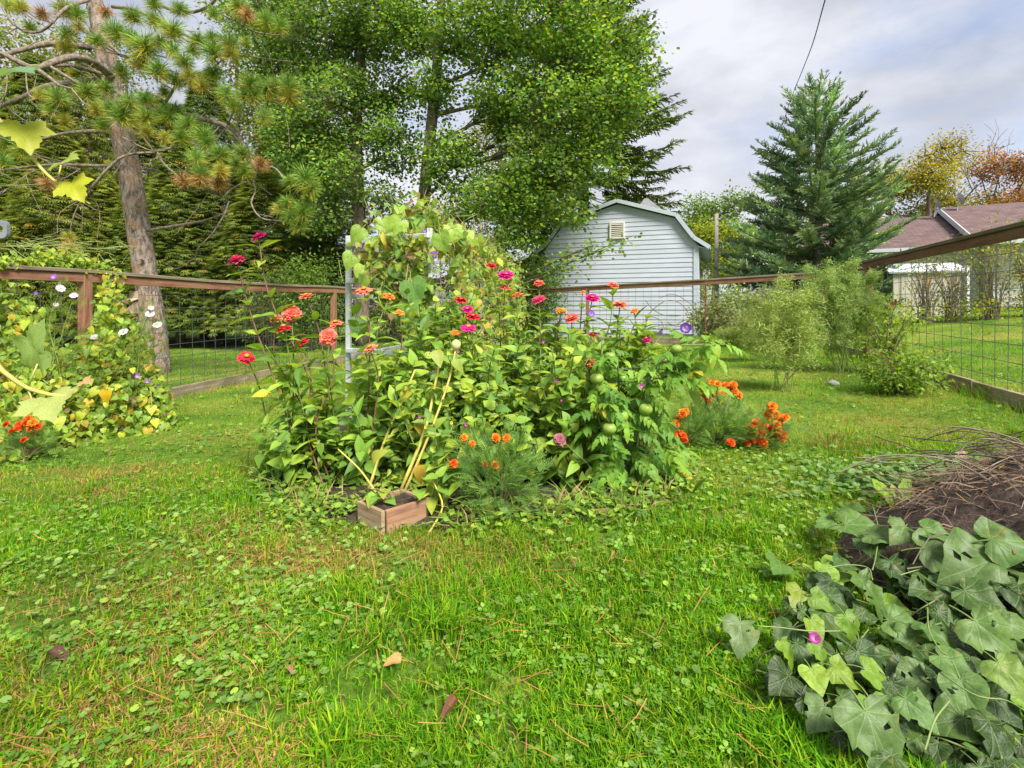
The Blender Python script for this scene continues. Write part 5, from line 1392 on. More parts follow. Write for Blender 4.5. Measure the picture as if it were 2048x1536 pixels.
# ------------------------------------------------------------------ trellis and its vine
ta = np.array([0.135, 1.0]) / math.hypot(0.135, 1.0)
TR = np.array([-0.656, 4.2]); TL = np.array([-1.448, 4.65])
tre = thing('garden_trellis', 'weathered white wooden tunnel trellis overgrown with yellowing vines', 'trellis', (TR[0], TR[1], float(G(*TR))))
TZ = 1.60
def tpt(o_, s_, z): p = o_ + ta * s_; return np.array([p[0], p[1], z])
for o_ in (TR, TL):
    for s_ in (0.0, 2.2, 4.4):
        x_, y_ = (o_ + ta * s_); dz = 0.0
        beam('post', [x_, y_, float(G(x_, y_)) - 0.05], [x_, y_, TZ + 0.03], 0.042, 0.042, M_white, tre, up=(0.135, 1, 0))
    beam('top_bar', tpt(o_, 0.03, TZ - 0.03), tpt(o_, 4.38, TZ - 0.03), 0.03, 0.042, M_white, tre)
    for z_ in (0.55, 1.1): beam('side_bar', tpt(o_, 0.03, z_), tpt(o_, 4.38, z_), 0.022, 0.04, M_white, tre)
for s_ in (0.0, 0.9, 2.2, 3.3, 4.4):
    beam('cross_bar', tpt(TL, s_ - 0.036, TZ - 0.032), tpt(TR, s_ - 0.036, TZ - 0.032), 0.026, 0.042, M_white, tre)
beam('cross_bar', tpt(TL, -0.036, 1.23), tpt(TR, -0.036, 1.23), 0.026, 0.042, M_white, tre)
beam('cross_bar', tpt(TL, -0.036, 0.62), tpt(TR, -0.036, 0.62), 0.026, 0.042, M_white, tre)

vine = thing('trellis_vine', 'yellow-green climbing vine with purple trumpet flowers covering the white trellis', 'vine', (TR[0] + 0.1, TR[1] + 0.3, float(G(*TR))))
vs_ = MB()
VT = []
across = TR - TL
def vine_place():
    u = rng.random()
    s_ = rng.random() ** 1.25 * 4.6
    if u < 0.42:                                   # roof of the tunnel
        f_ = rng.random() ** 0.8; p = TL + across * f_ + ta * s_; z = TZ + 0.02 + 0.14 * rng.random() * (1 + vnoise(s_ * 2, f_ * 3, 1)) ; n_ = np.array([0, -0.3, 1.0]); 
        z += 0.10 * math.sin(min(1, f_) * math.pi)
        if s_ < 0.55 and f_ < 0.62 and rng.random() < 0.72: return vine_place()
        return np.array([p[0], p[1], z]), n_
    if u < 0.82:                                   # right-hand side
        p = TR + ta * s_ + np.array([0.06 + 0.18 * rng.random(), -0.03]); z = TZ - 1.35 * rng.random() ** 1.4
        return np.array([p[0] + 0.10 * (TZ - z), p[1], z]), np.array([1.0, -0.7, 0.45])
    f_ = rng.random() ** 0.38; p = TL + across * f_ + np.array([0, -0.05 - 0.08 * rng.random()]); z = TZ - 0.05 - 0.95 * rng.random() ** 1.2 * f_
    return np.array([p[0], p[1], z]), np.array([0.1, -1.0, 0.5])
for q in range(285):
    p, n_ = vine_place()
    back = p[1] > 5.2
    c_ = gc(GY)
    if rng.random() < 0.12: c_ = np.array((0.55, 0.42, 0.04)) * rng.uniform(0.8, 1.1)
    if p[1] < 5.0 and rng.random() < 0.35: c_ = gc(GZ)
    sz = rng.uniform(0.065, 0.125)
    d = unit(np.array([rng.normal() * 0.6, -0.2 + rng.normal() * 0.4, -0.75]))
    put_leaf(vine, L_heart, p, d, unit(n_ + rng.normal(size=3) * 0.35), sz, c_)
# dense rest of the vine: small crumpled leaves, tendrils and dead tangle
n_ = 3600
PT = []; NR = []
for q in range(n_):
    p, nn = vine_place(); PT.append(p + rng.normal(size=3) * 0.05); NR.append(nn)
PT, NR = np.array(PT), unit(np.array(NR) + rng.normal(size=(n_, 3)) * 0.5)
d = unit(rng.normal(size=(n_, 3)) * [0.7, 0.5, 0.5] + [0, 0, -0.5])
pal = np.array([(0.28, 0.38, 0.05), (0.22, 0.34, 0.05), (0.36, 0.40, 0.06), (0.42, 0.34, 0.06), (0.26, 0.17, 0.07), (0.17, 0.28, 0.05)])
C = pal[rng.choice(6, n_, p=[.26, .24, .18, .1, .1, .12])] * rng.uniform(0.7, 1.2, (n_, 1))
mb = MB(); V, fs, CC = bake(np.array([[0, 0, 0], [0.42, 0.1, 0.1], [0.3, 0.55, 0.04], [0, 1, -0.1], [-0.3, 0.55, 0.04], [-0.42, 0.1, 0.1]]), [np.array([[0, 1, 2, 3], [0, 3, 4, 5]])], frames(d, NR) * rng.uniform(0.035, 0.085, n_)[:, None, None], PT, C)
mb.add(V, fs, CC); o = mb.build('small_leaves', M_leaf, vine); o['kind'] = 'stuff'
mb = MB()
for q in range(330):
    p, nn = vine_place(); l_ = rng.uniform(0.12, 0.45)
    dd = unit(rng.normal(size=3) * [0.6, 0.5, 0.9] + [0, 0, 0.15 if p[2] > 1.5 else -0.2])
    cv = spline([p, p + dd * l_ * .4 + rng.normal(size=3) * .05, p + dd * l_ * .75 + rng.normal(size=3) * .07, p + dd * l_], 8)
    mb.add(*tube(cv, 0.0028, 3, False), np.array((0.30, 0.24, 0.10)) if rng.random() < 0.6 else np.array((0.25, 0.33, 0.07)))
for s_ in np.linspace(0.1, 4.3, 14):
    b0 = tpt(TR, s_, 0) + [0.12, 0, 0]; b0[2] = float(G(b0[0], b0[1]))
    mb.add(*tube(spline([b0, b0 + [0.05, 0.03, 0.6], tpt(TR, s_ + 0.1, 1.1) + [0.04, 0, 0], tpt(TR, s_ + 0.2, 1.62)], 12), 0.0045, 5, False), np.array((0.30, 0.27, 0.10)))
o = mb.build('stems', M_stem, vine); o['kind'] = 'stuff'

# trumpet flowers
def trumpet_mesh(col, throat=(0.75, 0.55, 0.75)):
    mb = MB(); zs = [0.0, 0.5, 0.85, 1.0, 0.98]; rs_ = [0.10, 0.16, 0.42, 0.85, 1.0]; n = 15
    V = []; C = []
    for z_, r_, c_ in zip(zs, rs_, (throat, throat, tuple((np.array(col) + np.array(throat)) / 2), col, col)):
        for k_ in range(n):
            w_ = 1 + (0.05 * math.cos(k_ * 2 * math.pi / n * 5) if r_ > 0.5 else 0)
            V.append([r_ * w_ * math.cos(k_ * 2 * math.pi / n), r_ * w_ * math.sin(k_ * 2 * math.pi / n), z_ - 1.0]); C.append(c_)
    q = np.array([[a_ * n + k_, a_ * n + (k_ + 1) % n, (a_ + 1) * n + (k_ + 1) % n, (a_ + 1) * n + k_] for a_ in range(4) for k_ in range(n)])
    mb.add(np.array(V), [q], np.array(C))
    return mb.mesh('flower', M_petal, True)
F_purple = trumpet_mesh((0.14, 0.02, 0.48)); F_violet = trumpet_mesh((0.22, 0.05, 0.45)); F_magenta = trumpet_mesh((0.42, 0.02, 0.28), (0.6, 0.35, 0.5)); F_pale = trumpet_mesh((0.62, 0.52, 0.66), (0.8, 0.8, 0.75))
def trumpet(root, me, px, py, D, dpx, nrm=(0.1, -1, 0.35)):
    c = PX(px, py, D); r_ = dpx / 2 / F * D
    n_ = unit(np.array(nrm) + rng.normal(size=3) * 0.15)
    return mobj('flower', me, root, mat4=mat4(c - np.array(root.location), unit(np.cross(n_, [0.3, 0.2, 1])), n_, (r_, r_, r_ * 1.5)))
for a, b_, D_, s_, m_ in ((732, 493, 4.45, 17, F_purple), (868, 508, 4.1, 14, F_purple), (849, 461, 4.2, 9, F_violet), (920, 650, 3.9, 12, F_purple), (828, 471, 4.3, 8, F_magenta), (980, 497, 5.2, 12, None)):
    if m_: trumpet(vine, m_, a, b_, D_, s_)
# old yellow leaf and the large speckled leaf under the crossbar
put_leaf(vine, L_heart, PX(772, 470, 4.25), (0.25, -0.2, -1), (0.2, -1, 0.2), 0.15, (0.62, 0.47, 0.06), wide=0.7)
for a, b_, D_, sz, c_ in ((823, 575, 3.95, 0.20, (0.13, 0.27, 0.05)), (818, 620, 3.95, 0.17, (0.14, 0.27, 0.04)), (822, 505, 4.2, 0.13, (0.20, 0.36, 0.08)), (722, 470, 4.4, 0.14, (0.24, 0.38, 0.05)), (705, 520, 4.4, 0.14, (0.27, 0.42, 0.06)), (800, 452, 4.2, 0.16, (0.30, 0.46, 0.06)), (836, 450, 4.3, 0.13, (0.20, 0.36, 0.05)), (765, 450, 4.4, 0.15, (0.28, 0.42, 0.06)),
                          (905, 465, 4.3, 0.15, (0.30, 0.46, 0.05)), (930, 475, 4.6, 0.16, (0.33, 0.46, 0.05)), (880, 480, 4.15, 0.16, (0.24, 0.40, 0.05)), (955, 490, 5, 0.15, (0.34, 0.46, 0.05)), (790, 545, 4.2, 0.13, (0.16, 0.30, 0.05)), (770, 535, 4.4, 0.13, (0.17, 0.31, 0.06)), (730, 545, 4.4, 0.18, (0.30, 0.42, 0.05)), (716, 650, 4.3, 0.14, (0.10, 0.20, 0.05))):
    put_leaf(vine, L_hero, PX(a, b_ - 10, D_), (rng.normal() * 0.5, -0.25, -0.9), (rng.normal() * 0.4, -1, 0.5), sz, c_)

# ------------------------------------------------------------------ sunflower-like yellow stalks leaning in the bed
sf = thing('sunflower_plant', 'fading sunflower with thick yellow stalks and one pale drooping bud', 'plant', GP(806, 992))
mb = MB()
for pts, r_ in (([(800, 985, 2.75), (850, 860, 2.85), (870, 770, 2.95), (880, 715, 3.0)], 0.010), ([(806, 990, 2.72), (850, 890, 2.8), (895, 770, 2.9), (912, 695, 2.95)], 0.008), ([(735, 985, 2.9), (770, 880, 3.0), (805, 800, 3.05), (830, 740, 3.1)], 0.009), ([(752, 985, 2.65), (720, 940, 2.7), (676, 898, 2.75)], 0.006), ([(842, 1085, 2.35), (868, 1050, 2.4), (885, 1010, 2.45), (865, 960, 2.5)], 0.006)):
    mb.add(*tube(spline([PX(*q) for q in pts], 12), np.linspace(r_, r_ * 0.6, 12), 7), (0.52, 0.44, 0.10))
mb.build('stalk', M_stem, sf, smooth=True)
for a, b_, D_, sz, c_, dd in ((820, 775, 2.95, 0.10, (0.50, 0.46, 0.05), (-0.5, -0.5, -0.7)), (835, 840, 2.9, 0.09, (0.55, 0.40, 0.05), (0.4, -0.5, -0.8)), (838, 930, 2.75, 0.10, (0.55, 0.38, 0.04), (0.2, -0.4, -1)), (872, 700, 2.95, 0.11, (0.34, 0.40, 0.07), (0.3, -0.5, -0.8)), (905, 720, 2.9, 0.09, (0.30, 0.38, 0.06), (0.7, -0.3, -0.5)), (536, 785, 2.95, 0.085, (0.62, 0.50, 0.05), (-0.8, -0.5, -0.1)), (745, 920, 2.7, 0.10, (0.42, 0.46, 0.06), (0.5, -0.4, 0.6))):
    put_leaf(sf, L_ovate, PX(a, b_, D_), dd, (0.1, -0.8, 0.8), sz, c_)
bmh = bmesh.new(); bmesh.ops.create_icosphere(bmh, subdivisions=2, radius=1.0)
for v in bmh.verts: v.co.z *= 1.15; v.co.x *= 1 + 0.08 * math.sin(v.co.z * 4)
me = bpy.data.meshes.new('bud'); bmh.to_mesh(me); bmh.free()
a_ = me.attributes.new('col', 'FLOAT_COLOR', 'POINT'); a_.data.foreach_set('color', np.tile([0.50, 0.52, 0.20, 1.0], len(me.vertices)).astype(np.float32)); me.materials.append(M_stem)
for p_ in me.polygons: p_.use_smooth = True
mobj('bud', me, sf, mat4=Matrix.Translation(Vector((PX(912, 690, 2.95) - np.array(sf.location)).tolist())) @ Matrix.Scale(0.028, 4))

# ------------------------------------------------------------------ four o'clock bushes, bright and leafy
FO = [('bright green bushy plant with tiny pink trumpets left of the orange marigolds', 850, 3.0, (770, 930), (740, 960), 26), ('bright green leafy bush with closed magenta buds above the orange marigolds', 990, 2.95, (920, 1060), (745, 880), 44), ('leafy green bush in the middle of the bed under the red zinnias', 935, 3.3, (860, 1010), (680, 800), 40),
      ('leafy green bush between the marigolds and the tomato plant', 1100, 3.0, (1030, 1190), (690, 900), 44), ('dark green leafy bush at the left end of the bed under the zinnias', 620, 3.05, (520, 720), (820, 960), 40), ('green leafy bush behind the tomato plant top', 1215, 3.3, (1110, 1330), (630, 770), 54), ('yellow-green leafy sprout with yellow trumpets in front of the yellow stalks', 875, 2.6, (868, 925), (850, 1020), 18), ('green leafy bush at the foot of the trellis behind the salmon zinnias', 800, 3.5, (690, 880), (690, 850), 36), ('pale green leafy bush hiding the lower half of the right trellis post', 865, 3.75, (800, 960), (585, 760), 36), ('green leafy bush in the gap between the trellis vine and the tomato plant', 1060, 3.6, (990, 1150), (640, 800), 36)]
for lab, bx, bD, (xa, xb), (ya, yb), ns in FO:
    b0 = np.array([(bx - 1024) / F * bD, bD, 0.0]); b0[2] = float(G(b0[0], b0[1])) + 0.02
    root = thing('four_oclock_plant', lab, 'plant', b0, 'leafy bushes in the centre bed')
    mb = MB(); fl = []
    dark = 'dark' in lab
    for q in range(max(8, ns // 3)):
        tip = PX(rng.uniform(xa, xb), ya + (yb - ya) * rng.random() ** 1.5 * 0.8, bD + rng.normal() * 0.16 - 0.1)
        pts = stem_curve(b0 + [rng.normal() * 0.05, rng.normal() * 0.05, 0], tip, 10, 0.05)
        leafy_stem(root, pts, 0.075, 0.05, 0.095, GZ if dark else GY[1:] + GZ[1:], L_ovate, start=0.25, stop=1.0, rad=0.0045, top_red=False, updir=0.3, mbs=mb)
        fl.append(tip)
    mb.build('stem', M_stem, root, smooth=True)
    nf_ = 0 if 'yellow' in lab else 760               # the close-set smaller leaves inside the bush
    if nf_:
        q_ = rng.random((nf_, 3)); T = np.array([PX(xa + (xb - xa) * (0.5 + (a - 0.5) * (0.75 + 0.4 * b_)), ya + 25 + (yb + 60 - ya) * b_ ** 0.8, bD - 0.12 + 0.3 * c) for a, b_, c in q_])
        T[:, 2] = np.maximum(T[:, 2], b0[2] + 0.03)
        d = unit(rng.normal(size=(nf_, 3)) * [0.8, 0.5, 0.5] + [0, -0.3, -0.05]); nr = unit(rng.normal(size=(nf_, 3)) * 0.4 + [0, -0.45, 1])
        cc = np.array(GZ if dark else GY[1:] + GZ[1:])[rng.integers(4, size=nf_)] * rng.uniform(0.7, 1.2, (nf_, 1))
        V, fs, C = bake(np.array([[0, 0, 0], [0.26, 0.18, 0.07], [0.24, 0.5, 0.06], [0, 1, -0.12], [-0.24, 0.5, 0.06], [-0.26, 0.18, 0.07]]), [np.array([[0, 1, 2, 3], [0, 3, 4, 5]])], frames(d, nr) * rng.uniform(0.035, 0.085, nf_)[:, None, None], T, cc)
        sl_ = MB(); sl_.add(V, fs, C); o = sl_.build('small_leaves', M_leaf, root); o['kind'] = 'stuff'
    for t_ in fl[:3]:
        me = F_magenta if 'yellow' not in lab else None
        if me is None:
            me = bpy.data.meshes.get('yellow_trumpet') or trumpet_mesh((0.80, 0.58, 0.03), (0.7, 0.5, 0.05)); me.name = 'yellow_trumpet'
        if rng.random() < 0.7:
            n_ = unit([rng.normal() * .6, -1, 0.4]); r_ = rng.uniform(0.005, 0.010)
            mobj('flower', me, root, mat4=mat4(t_ + rng.normal(size=3) * 0.03 + [0, -0.05, 0.03] - b0, unit(np.cross(n_, [0.3, 0.2, 1])), n_, (r_, r_, r_ * 2.2)))

# ------------------------------------------------------------------ tomato plant and cage
def TOM(px, py): return PX(px, py, 2.85)
tcx = (1268 - 1024) / F * 2.95; tcy = 2.95; tg = float(G(tcx, tcy))
cage = thing('tomato_cage', 'round galvanised wire tomato cage around the tomato plant', 'plant cage', (tcx, tcy, tg))
rings = [(0.60, 0.19), (0.385, 0.165), (0.19, 0.135), (0.03, 0.11)]
for z_, r_ in rings:
    an = np.linspace(0, 2 * math.pi, 33)
    mb = MB(); mb.add(*tube(np.stack([tcx + r_ * np.cos(an), tcy + r_ * np.sin(an), tg + z_ + 0.02 * np.sin(an + 1)], -1), 0.0032, 5, False)); mb.build('ring', M_wire, cage, smooth=True)
for k_ in range(4):
    a_ = 0.9 + k_ * math.pi / 2
    mb = MB(); mb.add(*tube([[tcx + 0.20 * math.cos(a_), tcy + 0.20 * math.sin(a_), tg + 0.68], [tcx + 0.09 * math.cos(a_), tcy + 0.09 * math.sin(a_), tg - 0.08]], 0.0035, 5)); mb.build('leg', M_rust if k_ == 3 else M_wire, cage)
tom = thing('tomato_plant', 'sprawling tomato plant hung with green tomatoes at the right end of the bed', 'plant', (tcx, tcy, tg))
# compound leaf: seven toothed leaflets drooping off a midrib
mbl = MB()
TL_half = np.array([(0, 0), (0.16, 0.10), (0.24, 0.25), (0.18, 0.36), (0.25, 0.48), (0.15, 0.62), (0.15, 0.76), (0.06, 0.88), (0, 1.0)])
tl_out = np.concatenate([TL_half, (TL_half * [-1, 1])[::-1][1:-1]])
mid = spline([[0, 0, 0], [0, 0.45, 0.02], [0, 0.8, -0.12]], 8)
mbl.add(*tube(mid, 0.009, 4, False), (0.9, 0.95, 0.9))
for t_, sd_, s_ in ((0.3, 1, 0.36), (0.34, -1, 0.34), (0.55, 1, 0.42), (0.6, -1, 0.42), (0.8, 1, 0.36), (0.83, -1, 0.36), (1.0, 0, 0.5)):
    o_ = np.array([np.interp(t_, np.linspace(0, 1, 8), mid[:, c]) for c in range(3)])
    dd = unit(np.array([sd_ * 0.9, 0.55 if sd_ else 1.0, -0.45]))
    M_ = frames(dd, np.array([0, 0, 1.0]))
    V = np.concatenate([[[0, 0.4, -0.03]], np.column_stack([tl_out, 0.18 * np.abs(tl_out[:, 0]) - 0.3 * tl_out[:, 1] ** 2])]) * s_
    n = len(tl_out)
    mbl.add(V @ M_.T + o_, [np.array([[0, 1 + k_, 1 + (k_ + 1) % n] for k_ in range(n)])])
L_tom = [mbl.mesh('leaf', M_leaf)]
GT = [(0.14, 0.29, 0.035), (0.18, 0.34, 0.04), (0.11, 0.24, 0.035), (0.22, 0.38, 0.045)]
mb = MB()
tips = [[(1268, 1000), (1262, 900), (1240, 800), (1235, 720)], [(1268, 1000), (1275, 880), (1290, 780), (1322, 722), (1350, 706), (1400, 695), (1432, 688)], [(1268, 1000), (1250, 930), (1205, 860), (1190, 800)], [(1268, 1000), (1285, 930), (1300, 850), (1310, 760)], [(1265, 1000), (1230, 900), (1195, 760), (1205, 700)], [(1270, 1000), (1300, 940), (1320, 900)], [(1322, 722), (1360, 735), (1385, 775)]]
for tp_ in tips:
    D0 = 2.95; D1 = 2.85 + rng.normal() * 0.08
    pts = spline([PX(a, b_, D0 + (D1 - D0) * k_ / (len(tp_) - 1)) for k_, (a, b_) in enumerate(tp_)], 16)
    mb.add(*tube(pts, np.linspace(0.009, 0.004, 16), 6), (0.17, 0.24, 0.07))
    for i_ in range(3, 16):
        for rep in range(1 + (rng.random() < 0.45)):
            a_ = rng.uniform(0, 6.28)
            d = unit(np.array([math.cos(a_), math.sin(a_) * 0.9 - 0.35, 0.25 + rng.normal() * 0.3]))
            c_ = gc(GT) if rng.random() > 0.06 else np.array((0.5, 0.42, 0.05))
            put_leaf(tom, L_tom, pts[i_] + d * 0.015, d, (rng.normal() * .2, -0.2, 1), rng.uniform(0.12, 0.20), c_)
for q in range(26):                                 # leaves hanging in front of the cage
    p = PX(rng.uniform(1185, 1335), rng.uniform(740, 960), 2.72 + 0.1 * rng.random())
    d = unit([rng.normal() * .6, -0.5, -0.4 + rng.normal() * 0.3]); put_leaf(tom, L_tom, p, d, (rng.normal() * .3, -0.6, 1), rng.uniform(0.11, 0.18), gc(GT))
mb.build('stem', M_stem, tom, smooth=True)
M_tom = roughmat('green_tomato', (0.17, 0.27, 0.035), (0.30, 0.42, 0.07), 18, (1, 1, 1), 0.28, 0.0, (0.24, 0.36, 0.05), 3, spec=0.5)
bmh = bmesh.new(); bmesh.ops.create_uvsphere(bmh, u_segments=20, v_segments=12, radius=1.0)
for v in bmh.verts:
    an = math.atan2(v.co.y, v.co.x); r_ = math.hypot(v.co.x, v.co.y)
    k_ = 1 + 0.035 * math.cos(an * 5) * max(0, v.co.z + 0.2); v.co.x *= k_; v.co.y *= k_
    v.co.z *= 0.84; v.co.z -= 0.16 * math.exp(-(r_ / 0.3) ** 2) * (1 if v.co.z > 0 else -0.3)
tme = bpy.data.meshes.new('tomato'); bmh.to_mesh(tme); bmh.free(); tme.materials.append(M_tom)
for p_ in tme.polygons: p_.use_smooth = True
mbc = MB()
for k_ in range(5):
    a_ = k_ * 2 * math.pi / 5
    M_ = frames(np.array([math.cos(a_), math.sin(a_), 0.15]), np.array([0, 0, 1.0]))
    mbc.add(np.array([[-0.09, 0, 0], [0.09, 0, 0], [0.03, 0.4, 0.02], [0, 0.62, 0.12], [-0.03, 0.4, 0.02]]) @ M_.T + [0, 0, 0.70], [np.array([[0, 1, 2, 3, 4]])], (0.16, 0.28, 0.05))
mbc.add(*tube([[0, 0, 0.68], [0.05, 0, 0.9], [0.2, 0.05, 1.15]], 0.07, 5, False), (0.2, 0.3, 0.06))
cme = mbc.mesh('calyx', M_leaf)
for a, b_, s_, D_ in ((1353, 698, 21, 2.8), (1219, 857, 27, 2.68), (1240, 833, 32, 2.72), (1292, 818, 27, 2.72), (1313, 808, 27, 2.78), (1194, 757, 26, 2.75), (1246, 757, 22, 2.85), (1220, 713, 22, 2.85), (1202, 777, 22, 2.85), (1217, 828, 18, 2.8), (1302, 800, 16, 2.8)):
    r_ = s_ / 2 / F * D_ * 1.05
    t_ = mobj('tomato', tme, tom, mat4=Matrix.Translation(Vector((PX(a, b_, D_) - np.array(tom.location)).tolist())) @ Matrix.Rotation(rng.normal() * 0.25, 4, 'X') @ Matrix.Rotation(rng.uniform(0, 6), 4, 'Z') @ Matrix.Scale(r_, 4), color=np.array((1, 1, 1)) * rng.uniform(0.85, 1.15))
    mobj('calyx', cme, t_)
# a trumpet vine threading the tomato top
tv = thing('morning_glory', 'thin trumpet vine with two purple flowers reaching out over the tomato plant', 'vine', GP(1330, 985))
mb = MB(); cv = spline([GP(1330, 985), PX(1325, 850, 3.0), PX(1318, 740, 2.95), PX(1345, 690, 2.9), PX(1380, 690, 2.85), PX(1420, 690, 2.85), PX(1435, 710, 2.85)], 24); mb.add(*tube(cv, 0.003, 5), (0.24, 0.26, 0.10))
for e_ in ((1370, 657), (1322, 668)): mb.add(*tube(spline([cv[15], PX(e_[0] - 8, e_[1] + 22, 2.9), PX(e_[0], e_[1] + 3, 2.9)], 8), 0.0025, 4), (0.3, 0.36, 0.12))
mb.build('stem', M_stem, tv)
trumpet(tv, F_purple, 1371, 656, 2.9, 22, (-0.5, -1, 0.1)); trumpet(tv, F_violet, 1320, 664, 2.9, 18, (-0.8, -0.2, 0.5)); trumpet(tv, F_purple, 1183, 627, 3.3, 14); trumpet(tv, F_magenta, 1283, 772, 2.7, 10)
for a, b_, sz in ((1336, 712, 0.07), (1420, 720, 0.07), (1400, 740, 0.08), (1385, 790, 0.09), (1330, 790, 0.06), (1430, 702, 0.06)):
    put_leaf(tv, L_heart, PX(a, b_ - 8, 2.82), (rng.normal() * .4, -0.3, -0.9), (rng.normal() * .3, -1, 0.6), sz, gc(GZ))

# ------------------------------------------------------------------ marigolds
mbl = MB()
for t_, sd_, s_ in [(0.2 + 0.13 * k_, sd_, 0.36 - 0.03 * abs(k_ - 2)) for k_ in range(6) for sd_ in (-1, 1)] + [(1.0, 0, 0.3)]:
    M_ = frames(unit(np.array([sd_ * 0.95, 0.6 if sd_ else 1, 0.05])), np.array([0, 0, 1.0]))
    mbl.add(np.array([[0, 0, 0], [0.10, 0.4, 0.02], [0, 1, -0.05], [-0.10, 0.4, 0.02]]) * s_ @ M_.T + [0, t_, -0.2 * t_ * t_], [np.array([[0, 1, 2, 3]])])
mbl.add(*tube([[0, 0, 0], [0, 0.5, -0.05], [0, 1, -0.2]], 0.018, 3, False))
mvp = mbl
def feather_cloud(root, centres, per, size, cols, spread):
    V0 = np.concatenate(mvp.V); F0 = [np.concatenate(f) for f in mvp.Fs.values()]
    n = len(centres) * per; c = np.repeat(centres, per, 0); off = rng.normal(size=(n, 3)) * spread
    T = c + off; ctr = centres.mean(0) - [0, 0, 0.1]
    d = unit(unit(T - ctr) + rng.normal(size=(n, 3)) * 0.45 + [0, 0, 0.15]); nr = unit(rng.normal(size=(n, 3)) * 0.5 + [0, 0, 1])
    cc = np.array(cols)[rng.integers(len(cols), size=n)] * rng.uniform(0.75, 1.25, (n, 1))
    V, fs, C = bake(V0, F0, frames(d, nr) * (size * rng.uniform(0.7, 1.2, n))[:, None, None], T, cc)
    mb = MB(); mb.add(V, fs, C); return mb.build('foliage', M_leaf, root)
def pompon(col, col2):
    mb = MB()
    for rad, n, el, z0 in ((1.0, 11, -0.1, 0), (0.9, 10, 0.3, 0.05), (0.72, 8, 0.7, 0.1), (0.5, 6, 1.1, 0.15)):
        for k_ in range(n):
            a_ = 2 * math.pi * (k_ + rng.uniform(-.3, .3)) / n + rad * 5; e_ = el + rng.normal() * 0.12
            d = np.array([math.cos(a_) * math.cos(e_), math.sin(a_) * math.cos(e_), math.sin(e_)]); M_ = frames(d, np.array([0, 0, 1.0]) - d * d[2]); w_ = 0.3 * rad
            V = np.array([[-w_ * .4, 0.05, 0], [w_ * .4, 0.05, 0], [w_, rad * .75, 0.08], [0.2 * w_, rad * 1.0, 0], [-w_, rad * .8, 0.08]])
            mb.add(V @ M_.T + [0, 0, z0], [np.array([[0, 1, 2, 3, 4]])], np.array(col if rng.random() < 0.7 else col2) * rng.uniform(0.8, 1.15))
    mb.add(*tube([[0, 0, -0.75], [0, 0, -0.35], [0, 0, 0.0]], [0.12, 0.2, 0.3], 6), (0.13, 0.2, 0.05))
    return mb.mesh('flower', M_petal)
P_or = [pompon((0.78, 0.20, 0.015), (0.85, 0.33, 0.03)) for _ in range(2)]; P_rd = [pompon((0.70, 0.085, 0.012), (0.80, 0.20, 0.02)) for _ in range(2)]
GM = [(0.18, 0.34, 0.07), (0.23, 0.40, 0.08), (0.14, 0.28, 0.07), (0.28, 0.44, 0.085)]
def marigold(label, bx, by, D, cen, rx, rz, flowers, size=15, n_c=34, cols=GM, group=None, zoff=0):
    b0 = PX(bx, by, D); b0[2] = float(G(b0[0], b0[1]))
    root = thing('marigold_plant', label, 'flower', b0, group)
    c0 = PX(cen[0], cen[1], D)
    u = rand_unit(n_c) * (rng.uniform(0.2, 1, (n_c, 1)) ** 0.5); cl = c0 + u * np.array([rx, rx * 0.8, rz]); cl[:, 2] = np.maximum(cl[:, 2], b0[2] + 0.03)
    feather_cloud(root, cl, 9, 0.072, cols, 0.035)
    mb = MB()
    for p in cl[::3]: mb.add(*tube(spline([b0, (b0 + p) / 2 + [0, 0, 0.02], p], 6), np.linspace(0.005, 0.002, 6), 4, False), (0.16, 0.15, 0.06))
    for f in flowers:
        a, b_ = f[0], f[1]; k_ = f[2] if len(f) > 2 else 'o'
        p = PX(a, b_, D - 0.06 + rng.normal() * 0.03)
        n_ = unit(np.array([rng.normal() * 0.4, -0.7, 0.7]))
        me = (P_or if k_ == 'o' else P_rd)[rng.integers(2)]
        mobj('flower', me, root, mat4=mat4(p - b0, unit(np.cross(n_, rng.normal(size=3))), n_, size / 2 / F * D * rng.uniform(0.8, 1.12)))
        near = cl[np.argmin(np.linalg.norm(cl - p, axis=1))]
        mb.add(*tube([near, (near + p) / 2 + [0, 0.01, 0], p - n_ * 0.012], 0.0025, 4, False), (0.18, 0.2, 0.07))
    mb.build('stem', M_stem, root)
    return root
marigold('feathery marigold plant with seven orange flowers at the front of the bed', 1000, 1000, 2.55, (1000, 950), 0.21, 0.16, [(928, 875), (944, 887), (992, 875), (1013, 876), (907, 927, 'r'), (970, 927), (990, 930)], 19, 60)
marigold('taller marigold plant topped by small orange flowers on the lawn', 1435, 885, 3.62, (1432, 835), 0.20, 0.17, [(1424, 766), (1438, 775), (1448, 772), (1457, 779), (1462, 777), (1467, 769), (1412, 784), (1417, 799, 'r'), (1477, 790), (1430, 786), (1445, 785), (1421, 773), (1435, 768), (1452, 770), (1409, 790), (1470, 783)], 18, 44)
marigold('low marigold plant with red-orange flowers at the left of the lawn clump', 1378, 885, 3.55, (1380, 855), 0.12, 0.09, [(1371, 823), (1366, 826), (1357, 837, 'r'), (1352, 848, 'r'), (1360, 866, 'r'), (1366, 871, 'r'), (1355, 872, 'r'), (1369, 879, 'r'), (1346, 870, 'r'), (1362, 878, 'r')], 19, 20)
